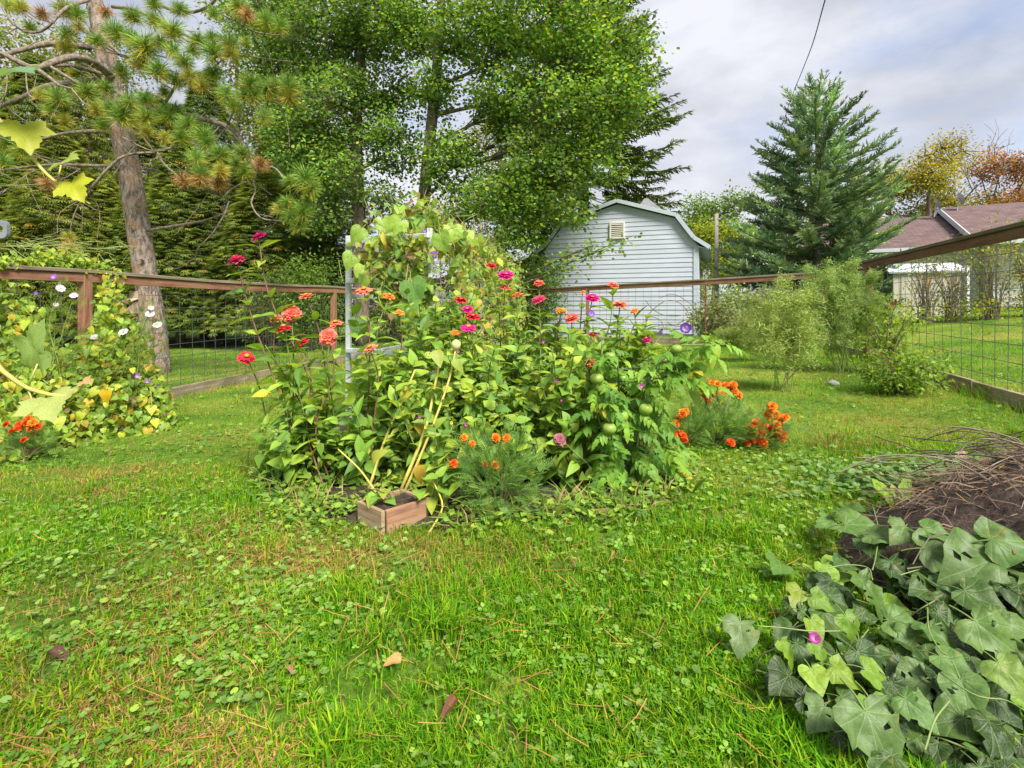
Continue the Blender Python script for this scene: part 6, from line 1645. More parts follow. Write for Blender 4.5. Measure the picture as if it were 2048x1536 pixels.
marigold('low marigold plant crowded with red-orange flowers at the right of the lawn clump', 1520, 895, 3.5, (1515, 860), 0.19, 0.10, [(1462, 885, 'r'), (1500, 855, 'r'), (1502, 868, 'r'), (1508, 879, 'r'), (1526, 886, 'r'), (1530, 851), (1524, 867, 'r'), (1545, 812), (1539, 825), (1553, 829), (1571, 834), (1554, 849), (1556, 860), (1552, 871, 'r'), (1563, 878), (1537, 831), (1567, 869, 'r'), (1495, 885, 'r'), (1560, 840), (1515, 846, 'r'), (1545, 858, 'r')], 20, 32)
marigold('marigold plant with scarlet flowers at the foot of the left vine', 50, 915, 3.8, (55, 885), 0.17, 0.14, [(13, 848, 'r'), (35, 857, 'r'), (44, 853, 'r'), (52, 846, 'r'), (66, 845, 'o'), (60, 858), (57, 837, 'r'), (71, 867), (48, 879, 'r'), (40, 850, 'r'), (25, 862, 'r'), (75, 852, 'r')], 18, 28)

# ------------------------------------------------------------------ wooden planter box
M_plank = roughmat('planter_wood', (0.24, 0.15, 0.085), (0.46, 0.33, 0.20), 8, (0.6, 6, 6), 0.9, 0.5, (0.26, 0.27, 0.15), 8, 0.004)
M_plank2 = roughmat('planter_wood_red', (0.22, 0.11, 0.065), (0.42, 0.24, 0.15), 8, (0.6, 6, 6), 0.9, 0.5, (0.30, 0.2, 0.12), 8, 0.004)
K = GP(767, 1066); KL = GP(712, 1040); KR = GP(836, 1044)
KL = K + unit(KL - K) * 0.205; KR = K + unit(KR - K) * 0.225
KB = KL + KR - K
boxp = thing('planter_box', 'small square planter box of weathered boards at the front of the bed', 'planter', K)
for nm, a, b_, m_ in (('board', K, KL, M_plank), ('board', KR, K, M_plank2), ('board', KB, KR, M_plank), ('board', KL, KB, M_plank2)):
    ax_ = unit(b_ - a) * 0.012
    beam(nm, a + [0, 0, 0.05] + (ax_ if m_ is M_plank2 else 0), b_ + [0, 0, 0.05] - (ax_ if m_ is M_plank2 else 0), 0.02, 0.112, m_, boxp, bev=0.003)
V = np.array([K, KR, KB, KL]) + [0, 0, 0.085]
g_ = [K + (KR - K) * a + (KL - K) * b_ + np.array([0, 0, 0.08 + 0.018 * rng.random()]) for b_ in np.linspace(0.05, 0.95, 9) for a in np.linspace(0.05, 0.95, 9)]
mb = MB(); mb.add(np.array(g_), [np.array([[r_ * 9 + c_, r_ * 9 + c_ + 1, r_ * 9 + c_ + 10, r_ * 9 + c_ + 9] for r_ in range(8) for c_ in range(8)])]); mb.build('soil', M_soil, boxp, smooth=True)
sq = thing('seedling', 'small broad-leaved seedling growing in the wooden planter box', 'plant', K + (KB - K) * 0.5 + [0, 0, 0.09])
for a, b_, sz in ((745, 1008, 0.075), (760, 1002, 0.08), (775, 1010, 0.06), (735, 1004, 0.06), (770, 992, 0.07), (838, 992, 0.075), (850, 998, 0.06)):
    p = PX(a, b_ - 12, 2.5); put_leaf(sq, L_heart, p, unit([rng.normal() * .6, -0.5, 0.0]), (rng.normal() * .3, -0.5, 1), sz, gc(GY))
mb = MB()
for q in range(6): mb.add(*tube([sq.location, np.array(sq.location) + [rng.normal() * .03, -.03, .05], np.array(sq.location) + [rng.normal() * .06, -0.06, 0.09]], 0.002, 4, False), (0.3, 0.35, 0.1))
mb.build('stem', M_stem, sq)
# ------------------------------------------------------------------ vines and flowers on the left fence
def lf_pt(D, off, z):
    x = -4.44 + 0.194 * (D - 5.46)
    return np.array([x + off, D, z])
lv = thing('fence_vine', 'heart-leaved vine smothering the left fence, many leaves turned yellow', 'vine', (-4.0, 4.9, float(G(-4.0, 4.9))))
GL = [(0.30, 0.44, 0.045), (0.37, 0.48, 0.05), (0.24, 0.38, 0.05), (0.44, 0.49, 0.05), (0.19, 0.32, 0.045)]
def lv_place():
    while True:
        px = rng.uniform(-60, 330); u = rng.random()
        top = np.interp(px, [-60, 30, 90, 140, 170, 210, 260, 290, 325], [540, 560, 700, 690, 660, 545, 640, 700, 810])
        bot = np.interp(px, [-60, 0, 100, 330], [960, 935, 905, 855])
        py = top + (bot - top) * u ** 0.85
        depth = np.interp(py, [500, 680, 930], [5.3, 4.9, 4.1]) + np.interp(px, [0, 330], [-0.25, 0.55]) * 1.0 + rng.uniform(-0.25, 0.2)
        p = PX(px, py, depth)
        if p[2] > float(G(p[0], p[1])) + 0.02: return p
for q in range(295):
    p = lv_place()
    c_ = gc(GL)
    if rng.random() < 0.22: c_ = np.array((0.58, 0.45, 0.045)) * rng.uniform(0.75, 1.1)
    put_leaf(lv, L_heart, p, unit([rng.normal() * .45, -0.35 + rng.normal() * .3, -0.8]), unit([0.5 + rng.normal() * .35, -1, 0.55]), rng.uniform(0.045, 0.095), c_)
put_leaf(lv, L_heart, PX(212, 782, 4.4), (0, -0.1, -1), (0.1, -1, 0.1), 0.11, (0.72, 0.46, 0.02))
n_ = 4600
PT = np.array([lv_place() for _ in range(n_)]) + rng.normal(size=(n_, 3)) * 0.03 + [0, 0.08, 0]
d = unit(rng.normal(size=(n_, 3)) * [.6, .4, .5] + [0, -0.1, -0.5]); NR = unit(rng.normal(size=(n_, 3)) * .5 + [0.3, -0.8, 0.6])
C = np.array(GL + [(0.5, 0.38, 0.05), (0.22, 0.14, 0.06)])[rng.choice(7, n_, p=[.2, .17, .22, .1, .2, .06, .05])] * rng.uniform(0.6, 1.15, (n_, 1))
mb = MB(); V, fs, CC = bake(np.array([[0, 0, 0], [0.42, 0.05, 0.1], [0.35, 0.5, 0.04], [0, 1, -0.1], [-0.35, 0.5, 0.04], [-0.42, 0.05, 0.1]]), [np.array([[0, 1, 2, 3], [0, 3, 4, 5]])], frames(d, NR) * rng.uniform(0.035, 0.075, n_)[:, None, None], PT, C)
mb.add(V, fs, CC)
# runners along the rail
RT = []
for q in range(520):
    px = rng.uniform(-20, 255); D_ = np.interp(px, [0, 170, 340], [4.7, 5.46, 6.5]); RT.append(PX(px, np.interp(px, [0, 110, 170, 255], [525, 515, 520, 560]) + rng.normal() * 9, D_ - 0.1 * rng.random() + 0.03))
for q in range(420):
    px = rng.normal(215, 14); py = rng.uniform(545, 700); RT.append(PX(px, py, 5.7 + rng.normal() * .06))
RT = np.array(RT); n_ = len(RT)
V, fs, CC = bake(np.array([[0, 0, 0], [0.42, 0.05, 0.1], [0.35, 0.5, 0.04], [0, 1, -0.1], [-0.35, 0.5, 0.04], [-0.42, 0.05, 0.1]]), [np.array([[0, 1, 2, 3], [0, 3, 4, 5]])], frames(unit(rng.normal(size=(n_, 3)) * .5 + [0, -0.1, -0.6]), unit(rng.normal(size=(n_, 3)) * .4 + [0.2, -0.8, 0.6])) * rng.uniform(0.03, 0.06, n_)[:, None, None], RT, np.array(GL)[rng.integers(5, size=n_)] * rng.uniform(0.8, 1.2, (n_, 1)))
mb.add(V, fs, CC); o = mb.build('small_leaves', M_leaf, lv); o['kind'] = 'stuff'
mb = MB()
for q in range(70):
    p = lv_place(); b0 = np.array([p[0] + rng.normal() * .1, p[1] + rng.normal() * .1, float(G(p[0], p[1]))])
    mb.add(*tube(spline([b0, (b0 + p) / 2 + rng.normal(size=3) * .08, p], 8), 0.0035, 4, False), np.array((0.28, 0.22, 0.10)) if rng.random() < .5 else np.array((0.25, 0.30, 0.09)))
for q in range(26):
    px = rng.uniform(0, 250); D_ = np.interp(px, [0, 170, 340], [4.7, 5.46, 6.5]); p = PX(px, 525, D_); mb.add(*tube(spline([p, p + [rng.normal() * .1, 0, 0.1], p + [rng.normal() * .2, 0, 0.12 + 0.14 * rng.random()], p + [rng.normal() * .25, 0, 0.16]], 9), 0.0025, 3, False), (0.28, 0.33, 0.1))
o = mb.build('stems', M_stem, lv); o['kind'] = 'stuff'
for a, b_, D_, s_ in ((107, 553, 5.0, 13), (220, 626, 5.5, 10), (275, 752, 4.9, 11), (296, 763, 4.9, 10), (311, 771, 4.95, 9), (321, 792, 5.0, 9), (71, 586, 5.0, 8)):
    trumpet(lv, F_violet, a, b_, D_, s_, (0.3, -1, 0.3))

# cosmos with pale flowers
mbp = MB()
for k_ in range(8):
    a_ = k_ * math.pi / 4; M_ = frames(np.array([math.cos(a_), math.sin(a_), 0.12]), np.array([0, 0, 1.0]))
    mbp.add(np.array([[-0.07, 0.1, 0], [0.07, 0.1, 0], [0.30, 0.7, 0.06], [0.2, 1.0, 0], [0, 0.93, 0.0], [-0.2, 1.0, 0], [-0.30, 0.7, 0.06]]) @ M_.T, [np.array([[0, 1, 2, 3, 4, 5, 6]])])
cos_me = mbp.mesh('flower', M_petal)
cen_me = MB(); cen_me.add(*tube([[0, 0, -0.05], [0, 0, 0.12], [0, 0, 0.18]], [0.2, 0.2, 0.1], 8), (0.7, 0.45, 0.03)); cen_me = cen_me.mesh('disc', M_petal)
for lab, bx, bD, fl, col in (('tall cosmos with pale pink flowers in front of the first fence post', 90, 4.6, [(121, 577, 20), (148, 591, 18), (112, 609, 12), (35, 683, 16), (188, 674, 16)], (0.78, 0.52, 0.72)), ('cosmos with white flowers against the pine trunk behind the fence', 235, 5.0, [(300, 628, 20), (315, 650, 20), (302, 616, 13), (247, 664, 21)], (0.85, 0.80, 0.84))):
    b0 = np.array([(bx - 1024) / F * bD, bD, 0.0]); b0[2] = float(G(b0[0], b0[1]))
    root = thing('cosmos_plant', lab, 'flower', b0)
    mb = MB(); TC = []
    for a, b_, s_ in fl + [(bx + 30, 720, 0), (bx - 20, 700, 0), (bx + 55, 690, 0)]:
        p1 = PX(a, b_, bD - 0.05); cv = stem_curve(b0 + [rng.normal() * .06, 0, 0], p1, 12, 0.08); mb.add(*tube(cv, 0.003, 4, False), (0.2, 0.27, 0.08)); TC.append(cv[4:])
        if s_:
            n_ = unit([rng.normal() * .5, -0.8, 0.8]); f = mobj('flower', cos_me, root, mat4=mat4(p1 - b0, unit(np.cross(n_, rng.normal(size=3))), n_, s_ / 2 / F * bD * 0.85), color=col); mobj('disc', cen_me, f)
    mb.build('stem', M_stem, root)
    feather_cloud(root, np.concatenate(TC), 5, 0.075, [(0.20, 0.32, 0.05), (0.26, 0.38, 0.06)], 0.04)

# ------------------------------------------------------------------ plants along the right fence
def fern_plume(name, label, bx, by, D, tips, n, col):
    b0 = PX(bx, by, D); b0[2] = float(G(b0[0], b0[1]))
    root = thing(name, label, 'plant', b0, 'asparagus ferns by the right fence')
    mb = MB(); PT = []; 
    for a, b_ in tips:
        cv = stem_curve(b0 + [rng.normal() * .08, rng.normal() * .08, 0], PX(a, b_, D + rng.normal() * .15), 14, 0.08); mb.add(*tube(cv, np.linspace(0.006, 0.002, 14), 5, False), (0.22, 0.27, 0.08))
        for q in range(22):
            i_ = rng.integers(4, 14); p = cv[i_]; dd = unit(rng.normal(size=3) * [1, 1, .4] + [0, 0, 0.25]); l_ = rng.uniform(0.15, 0.42) * (1.25 - i_ / 16)
            sb = spline([p, p + dd * l_ * .5 + [0, 0, .03], p + dd * l_], 7); mb.add(*tube(sb, 0.0016, 3, False), (0.24, 0.32, 0.08)); PT.append(sb)
    mb.build('stem', M_stem, root)
    PT = np.concatenate(PT); c = PT[rng.integers(len(PT), size=n)] + rng.normal(size=(n, 3)) * 0.03
    d = rand_unit(n) * [1, 1, .8] + [0, 0, .3]
    V, fs, C = bake(np.array([[-0.5, 0, 0], [0.5, 0, 0], [0, 1, 0]]) * [0.16, 1, 1], [np.array([[0, 1, 2]])], frames(unit(d), rand_unit(n)) * rng.uniform(0.03, 0.065, n)[:, None, None], c, np.array(col)[rng.integers(len(col), size=n)] * rng.uniform(.8, 1.2, (n, 1)))
    mb = MB(); mb.add(V, fs, C); mb.build('foliage', M_leaf, root)
AF = [(0.28, 0.42, 0.12), (0.34, 0.48, 0.14), (0.24, 0.38, 0.12), (0.40, 0.46, 0.14)]
fern_plume('asparagus_fern', 'tall feathery asparagus fern by the right fence post', 1690, 735, 6.9, [(1620, 545), (1650, 530), (1680, 540), (1710, 530), (1740, 560), (1600, 600), (1730, 620), (1670, 580), (1640, 620), (1700, 560), (1660, 555), (1630, 570), (1755, 590)], 34000, AF)
fern_plume('asparagus_fern', 'looser yellow-green asparagus fern nearer the lawn', 1570, 790, 5.6, [(1545, 590), (1570, 570), (1600, 600), (1530, 640), (1620, 640), (1590, 650), (1555, 660), (1610, 590), (1580, 610)], 13000, [(0.36, 0.46, 0.12), (0.42, 0.48, 0.13), (0.28, 0.40, 0.10)])
fern_plume('asparagus_fern', 'low collapsed asparagus fern leaning left towards the back kick board', 1540, 715, 8.4, [(1490, 640), (1460, 660), (1500, 620), (1540, 620), (1440, 670), (1515, 600), (1560, 590)], 12000, [(0.30, 0.36, 0.10), (0.24, 0.32, 0.08)])
shrub('rose_bush', 'low green rose bush with reddish shoots at the foot of the right fence', 'bush', 1805, 785, 5.25, 0.36, 0.21, 100, 20, 0.05, [(0.22, 0.38, 0.05), (0.28, 0.44, 0.055), (0.16, 0.29, 0.05), (0.36, 0.48, 0.06)], zc=0.24, spread=0.07)
shrub('rose_bush', 'yellow-green weedy bush growing up the right fence post', 'bush', 1775, 740, 6.6, 0.33, 0.40, 60, 16, 0.06, [(0.26, 0.38, 0.05), (0.34, 0.42, 0.05), (0.20, 0.32, 0.05)], zc=0.6, spread=0.09)
rb = bpy.data.objects[[o_.name for o_ in scene.objects if o_.name.startswith('rose_bush')][0]]
mb = MB()
for a, b_ in ((1920, 695), (1890, 688), (1745, 700)): mb.add(*tube(spline([PX(1805, 785, 5.25), PX((1805 + a) / 2, 720, 5.2), PX(a, b_, 5.15)], 9), np.linspace(0.006, 0.003, 9), 5), (0.30, 0.14, 0.08))
mb.build('shoots', M_stem, rb)
# plants just beyond the back fence
shrub('variegated_bush', 'pale variegated bush at the right foot of the shed', 'bush', 1435, 690, 12.9, 0.62, 0.5, 130, 26, 0.09, [(0.30, 0.34, 0.16), (0.24, 0.30, 0.10), (0.42, 0.42, 0.24), (0.20, 0.26, 0.07)], zc=0.5, spread=0.12)
shrub('variegated_bush', 'light green leaning bush behind the back fence below the spruce', 'bush', 1480, 650, 14.5, 0.6, 0.55, 70, 22, 0.13, [(0.28, 0.38, 0.14), (0.34, 0.42, 0.18)], zc=0.75, spread=0.16)
asb = shrub('aster_bush', 'purple-flowered aster bush behind the back fence below the spruce', 'bush', 1535, 650, 15.0, 0.75, 0.6, 90, 24, 0.09, [(0.12, 0.20, 0.05), (0.10, 0.16, 0.05)], zc=0.65, spread=0.14)
mb = MB(); n_ = 420
T = PX(1535, 598, 14.6) + rng.normal(size=(n_, 3)) * [0.40, 0.25, 0.16]
V, fs, C = bake(np.array([[0.5, 0, 0], [0, 0.5, 0], [-0.5, 0, 0], [0, -0.5, 0]]), [np.array([[0, 1, 2, 3]])], frames(rand_unit(n_), rand_unit(n_)) * rng.uniform(0.04, 0.07, n_)[:, None, None], T, np.tile((0.34, 0.18, 0.46), (n_, 1)) * rng.uniform(.8, 1.2, (n_, 1)))
mb.add(V, fs, C); o = mb.build('blossoms', M_petal, asb); o['kind'] = 'stuff'
for lab, px_, py_, D_, rx, rz, col in (('low broad-leaved weed patch at the back fence steel post', 1460, 690, 11.4, 0.5, 0.16, GY), ('grassy weed clump in front of the back kick board', 1560, 700, 10.2, 0.7, 0.14, GZ)):
    shrub('weed_clump', lab, 'plant', px_, py_, D_, rx, rz, 60, 16, 0.09, col, zc=0.12, spread=0.1)
# tall thin shrubs before the house
for lab, px_, D_, h_, w_, leafy in (('nearly leafless twiggy shrub in front of the cream storage shed', 1850, 13.2, 1.9, 0.9, 10), ('thin twiggy shrub with a few yellow leaves right of the cream shed', 1905, 13.0, 2.0, 0.7, 22), ('taller yellow-leaved shrub in front of the house siding', 1985, 12.6, 2.4, 0.8, 40), ('yellow-leaved shrub cut by the right frame edge', 2065, 12.4, 2.3, 0.8, 46)):
    b0 = np.array([(px_ - 1024) / F * D_, D_, 0.0]); b0[2] = float(G(b0[0], b0[1]))
    root = thing('house_shrub', lab, 'bush', b0, 'shrubs along the house')
    mb = MB(); cl = []
    for q in range(34):
        a_ = rng.uniform(0, 6.28); r_ = w_ * rng.random() ** 0.7; tip = b0 + [r_ * math.cos(a_), r_ * math.sin(a_) * .6, h_ * rng.uniform(.5, 1.0) - 0.25 * r_]
        cv = spline([b0 + [.2 * math.cos(a_) * rng.random(), .15 * math.sin(a_), 0], b0 * .5 + tip * .5 + [-.1 * math.cos(a_), 0, .05], tip], 9); mb.add(*tube(cv, np.linspace(.012, .004, 9), 4, False)); 
        for rep in range(3):
            i_ = rng.integers(3, 9); e_ = cv[min(i_, 8)] + rng.normal(size=3) * [.18, .1, .14] + [0, 0, .1]; mb.add(*tube([cv[min(i_, 8)], e_], [.005, .003], 3, False)); cl.append(e_)
        cl.append(tip)
    mb.build('stems', M_twig, root)
    cl = np.array(cl); sel = cl[rng.permutation(len(cl))[:int(leafy * 2.2)]]
    low = b0 + rng.normal(size=(45, 3)) * [w_ * .45, .3, .16] + [0, 0, .32]
    V, fs, C = leaf_cloud(np.concatenate([sel, low]), 11, (.1, .1, .1), 0.075, [(0.34, 0.36, 0.05), (0.26, 0.33, 0.05), (0.40, 0.34, 0.06), (0.18, 0.26, 0.05)], (OVAL_V, OVAL_F))
    mb = MB(); mb.add(V, fs, C); mb.build('foliage', M_tree, root)
# red garden butterfly on a stake behind the right fence
bp_ = PX(1779, 615, 8.6); bo = thing('garden_ornament', 'red and black butterfly-shaped garden ornament behind the right fence post', 'ornament', (bp_[0], bp_[1], float(G(bp_[0], bp_[1]))))
M_bred = roughmat('painted_red', (0.30, 0.02, 0.02), (0.55, 0.06, 0.06), 30, (1, 1, 1), 0.5, 0.0); M_bblk, _N, _L, _b = new_mat('painted_black'); _b.inputs['Base Color'].default_value = (0.015, 0.012, 0.012, 1)
wing = np.array([(0, 0), (0.02, 0.06), (0.07, 0.12), (0.11, 0.13), (0.115, 0.09), (0.09, 0.04), (0.10, 0.0), (0.08, -0.05), (0.03, -0.07)])
for s_ in (-1, 1):
    for sc_, m_, dy in ((1.0, M_bblk, 0.0), (0.68, M_bred, -0.006)):
        w3 = np.array([[s_ * (x_ * sc_ + 0.012) * 0.62, -abs(x_) * .5 + dy, z_ * sc_ + 0.01] for x_, z_ in wing]); k_ = len(w3)
        mb = MB(); mb.add(np.concatenate([w3, w3 + [0, 0.004, 0]]) + bp_, [np.array([list(range(k_))]), np.array([list(range(2 * k_ - 1, k_ - 1, -1))]), np.array([[i_, i_ + k_, (i_ + 1) % k_ + k_, (i_ + 1) % k_] for i_ in range(k_)])]); mb.build('wing' if m_ is M_bblk else 'wing_patch', m_, bo)
mb = MB(); mb.add(*tube([bp_ + [0, .01, .1], [bp_[0], bp_[1] + .01, float(G(bp_[0], bp_[1]))]], .006, 5)); mb.build('stake', M_bblk, bo)
# stone on the lawn by the ferns
bmh = bmesh.new(); bmesh.ops.create_icosphere(bmh, subdivisions=3, radius=1)
for v in bmh.verts:
    k_ = 0.8 + 0.4 * float(fnoise(v.co.x * 1.7 + 4, v.co.y * 1.7 + v.co.z, 6)); v.co *= k_; v.co.z *= 0.6
me = bpy.data.meshes.new('stone'); bmh.to_mesh(me); bmh.free(); me.materials.append(roughmat('stone', (0.16, 0.18, 0.17), (0.32, 0.34, 0.31), 3, (1, 1, 1), 0.9, 0.3))
for p_ in me.polygons: p_.use_smooth = True
sp_ = GP(1667, 772); o = mobj('stone', me, mat4=Matrix.Translation(Vector((sp_ + [0, 0, .02]).tolist())) @ Matrix.Scale(0.065, 4)); tag(o, 'grey rounded stone lying in the grass below the asparagus ferns', 'stone')

# ------------------------------------------------------------------ heart-leaved vine on the mound, right foreground
hv_ = thing('ground_vine', 'sprawling vine with large heart-shaped grey-green leaves in the right foreground', 'vine', (1.2, 1.35, float(G(1.2, 1.35))))
L_vine = [outline_leaf('leaf', HEART, M_hero, fo, dr, 4, wv, 0.5, seed=s_, holes=hl) for s_, (fo, dr, wv, hl) in enumerate(((0.25, 0.3, 0.2, 0), (0.05, 0.5, 0.3, 3), (0.45, 0.15, 0.25, 2), (-0.15, 0.45, 0.3, 1), (0.2, 0.7, 0.35, 4), (0.35, 0.05, 0.2, 0)))]
GH = [(0.06, 0.125, 0.028), (0.085, 0.16, 0.034), (0.045, 0.10, 0.026), (0.11, 0.20, 0.04), (0.06, 0.12, 0.022)]
GB = [(0.28, 0.44, 0.05), (0.24, 0.40, 0.06), (0.33, 0.46, 0.06)]
stems_h = MB()
def vine_leaf(px, py, lpx, tip=(0, -0.8, -0.2), col=None, h=None, nrm=None):
    zc_ = h if h is not None else 0.16
    D_ = 1.5
    for _ in range(12):                              # meet the canopy height at this pixel
        x_ = (px - 1024) / F * D_; zt_ = float(G(x_, D_)) + float(mound_h(x_, D_)) * 0.85 + zc_ * 0.7
        D_ = 0.5 * D_ + 0.5 * (1.0 - zt_) * F / (py - 614)
    p = PX(px, py, D_); sz = lpx / F * D_ * 0.74
    dd = unit(np.array(tip) + rng.normal(size=3) * 0.12); p0 = p - dd * sz * 0.35
    put_leaf(hv_, L_vine, p0, dd, unit(np.array(nrm if nrm is not None else (rng.normal() * .25, -0.55, 1.0)) + rng.normal(size=3) * .1), sz, np.array(col) * np.array((0.56, 0.62, 0.38)) if col is not None else gc(GH, .12), wide=1.12)
    g_ = np.array([p0[0] + rng.normal() * .05, p0[1] + .05, float(G(p0[0], p0[1])) + float(mound_h(p0[0], p0[1]))])
    stems_h.add(*tube(spline([g_, (g_ + p0) / 2 + rng.normal(size=3) * .02, p0 + [0, 0, -.006]], 6), 0.0022, 5, False), (0.22, 0.27, 0.09))
for L in [(1757, 1475, 168, (0.05, -0.65, -0.75), (0.20, 0.30, 0.14), .16, (0.0, -1, 0.9)), (1482, 1266, 85, (-0.5, -0.7, -0.5), (0.24, 0.33, 0.19), .12), (1578, 1304, 62, (0.1, -0.6, -0.6), GB[0], .17), (1642, 1306, 60, (0.3, -0.6, -0.5), GB[1], .18), (1702, 1252, 66, (0.2, -0.5, -0.7), GB[1], .2), (1690, 1345, 75, (0.6, -0.6, -0.3), GB[2], .16), (1752, 1350, 75, (0.7, -0.6, -0.3), GB[0], .16),
          (1632, 1255, 55, (0.3, -.5, -.5), GB[2], .18), (1600, 1190, 70, (-0.5, -0.5, 0), (0.36, 0.42, 0.06), .17), (1645, 1200, 60, (.6, -.4, -.2), GB[1], .17), (1640, 1425, 80, (-0.6, -.6, -.2), (0.2, 0.3, 0.14), .13), (1832, 1415, 85, (0.4, -.7, -.2), (0.18, 0.32, 0.11), .18), (1932, 1388, 95, (0, -.7, -.5), (0.20, 0.33, 0.12), .18), (1905, 1330, 85, (.5, -.6, -.1), None, .17), (1830, 1365, 95, (-.7, -.4, -.1), (0.19, 0.28, 0.13), .15),
          (1745, 1180, 90, (.5, -.6, -.2), (0.15, 0.26, 0.08), .18), (1850, 1180, 80, (-.7, -.4, 0), GH[1], .18), (1960, 1130, 165, (-.9, -.3, -.1), (0.17, 0.27, 0.10), .22), (2020, 1080, 120, (.8, -.4, 0), None, .2), (1880, 1100, 100, (.8, -.3, .1), (0.20, 0.30, 0.13), .2), (1720, 1050, 95, (.8, -.4, 0), (0.17, 0.30, 0.08), .18), (1870, 1065, 70, (.6, -.6, -.1), (0.17, 0.3, 0.09), .2), (1805, 1060, 70, (-.6, -.6, -.1), (0.19, 0.3, 0.11), .2), (1745, 1090, 75, (-.4, -.6, -.1), None, .17), (1765, 1075, 80, (.5, -.7, 0), (0.2, 0.3, 0.12), .18),
          (1985, 1270, 120, (0.2, -.7, -.5), (0.20, 0.32, 0.11), .22), (2030, 1250, 95, (.8, -.4, -.1), (0.2, 0.3, 0.11), .22), (1880, 1270, 95, (.3, -.6, -.2), None, .18), (1800, 1245, 80, (.7, -.5, 0), None, .18), (1960, 1200, 100, (.4, -.7, -.1), GH[1], .2), (2020, 1350, 90, (.2, -.7, -.4), (0.28, 0.40, 0.10), .24), (1640, 1370, 85, (.2, -.6, -.6), (0.08, 0.14, 0.06), .08), (1715, 1400, 70, (.2, -.6, -.6), (0.09, 0.16, 0.06), .08), (1935, 1440, 110, (.3, -.7, -.2), (0.12, 0.2, 0.07), .1), (2010, 1470, 110, (-.3, -.7, -.2), (0.14, 0.22, 0.08), .1), (1860, 1500, 90, (.5, -.7, -.1), (0.15, 0.24, 0.08), .09), (1985, 1530, 100, (0, -.7, -.1), None, .1),
          (1560, 1130, 70, (-.6, -.6, 0), (0.16, 0.3, 0.06), .1), (1690, 1130, 70, (-.8, -.4, 0), None, .14), (1660, 1040, 60, (-.8, -.3, .1), (0.18, 0.32, 0.09), .14), (1700, 1020, 70, (.2, -.6, .1), (0.18, 0.32, 0.08), .16), (1800, 1140, 80, (.3, -.8, -.1), GH[0], .16), (1910, 1170, 90, (.2, -.7, -.2), None, .17)]:
    vine_leaf(*L)
for q in range(165):
    px_ = rng.uniform(1540, 2120); py_ = rng.uniform(1120, 1580)
    if px_ < 1540 + (1540 - py_) * 0.12 or (py_ > 1420 and px_ < 1690): continue
    c_ = gc(GH, .22) * (1.0 if rng.random() < .6 else 0.7)
    if rng.random() < 0.12: c_ = gc(GB)
    vine_leaf(px_, py_, rng.uniform(55, 105), (rng.normal() * .6, -.55, -.2 + rng.normal() * .25), c_, rng.uniform(.04, .15))
for pts in ([(1745, 1010), (1757, 1060), (1752, 1110), (1745, 1140)], [(1515, 1252), (1560, 1255), (1620, 1262), (1680, 1262)], [(1855, 1215), (1858, 1260), (1880, 1300), (1895, 1310)], [(1640, 1140), (1690, 1130), (1735, 1135), (1745, 1160)], [(1880, 1345), (1950, 1390), (2010, 1400), (2048, 1420)], [(1850, 1500), (1870, 1440), (1900, 1400)], [(1800, 1150), (1870, 1130), (1920, 1120)], [(1990, 1300), (2040, 1330), (2070, 1360)]):
    P = []
    for a, b_ in pts:
        D_ = 0.80 * F / (b_ - 614); x_ = (a - 1024) / F * D_; P.append(PX(a, b_, D_ * 1.01))
    stems_h.add(*tube(spline(P, 14), 0.0017, 5), (0.20, 0.26, 0.08))
stems_h.build('stems', M_stem, hv_, smooth=True)
for a, b_ in ((1630, 1276), (1988, 1175), (2025, 1108)):
    trumpet(hv_, F_magenta, a, b_, 0.8 * F / (b_ - 614), 22, (-0.5, -0.3, 0.8))
# dandelion weed by the mound
dn = thing('dandelion', 'dandelion with upright jagged leaves at the edge of the soil mound', 'plant', GP(1800, 1040, .02))
DAND = [(0, 0), (0.03, 0.1), (0.05, 0.25), (0.10, 0.30), (0.07, 0.42), (0.14, 0.48), (0.09, 0.6), (0.17, 0.68), (0.11, 0.8), (0.08, 0.92), (0, 1)]
L_dan = [outline_leaf('leaf', DAND, M_leaf, .3, .1, 2, .05, seed=s_) for s_ in range(2)]
for q in range(9):
    b0 = np.array(dn.location); a_ = q * 0.7
    put_leaf(dn, L_dan, b0, unit([math.cos(a_) * .55, math.sin(a_) * .4, 1.0 if q < 6 else .35]), (-math.cos(a_) * .3, -1, .3), rng.uniform(.12, .2), gc(GY))

# ------------------------------------------------------------------ grape shoot and bracket at the left edge, close by
pst = PX(-70, 614, 1.12); pst[2] = float(G(pst[0], pst[1]))
mp_ = thing('metal_post', 'grey steel post standing just outside the left edge, with a holed bracket', 'post', pst)
beam('shaft', pst, [pst[0], pst[1], 1.9], 0.03, 0.03, M_wire, mp_, up=(1, 0, 0))
M_brk = roughmat('grey_bracket', (0.20, 0.21, 0.25), (0.28, 0.29, 0.33), 20, (1, 1, 1), .45, .05)
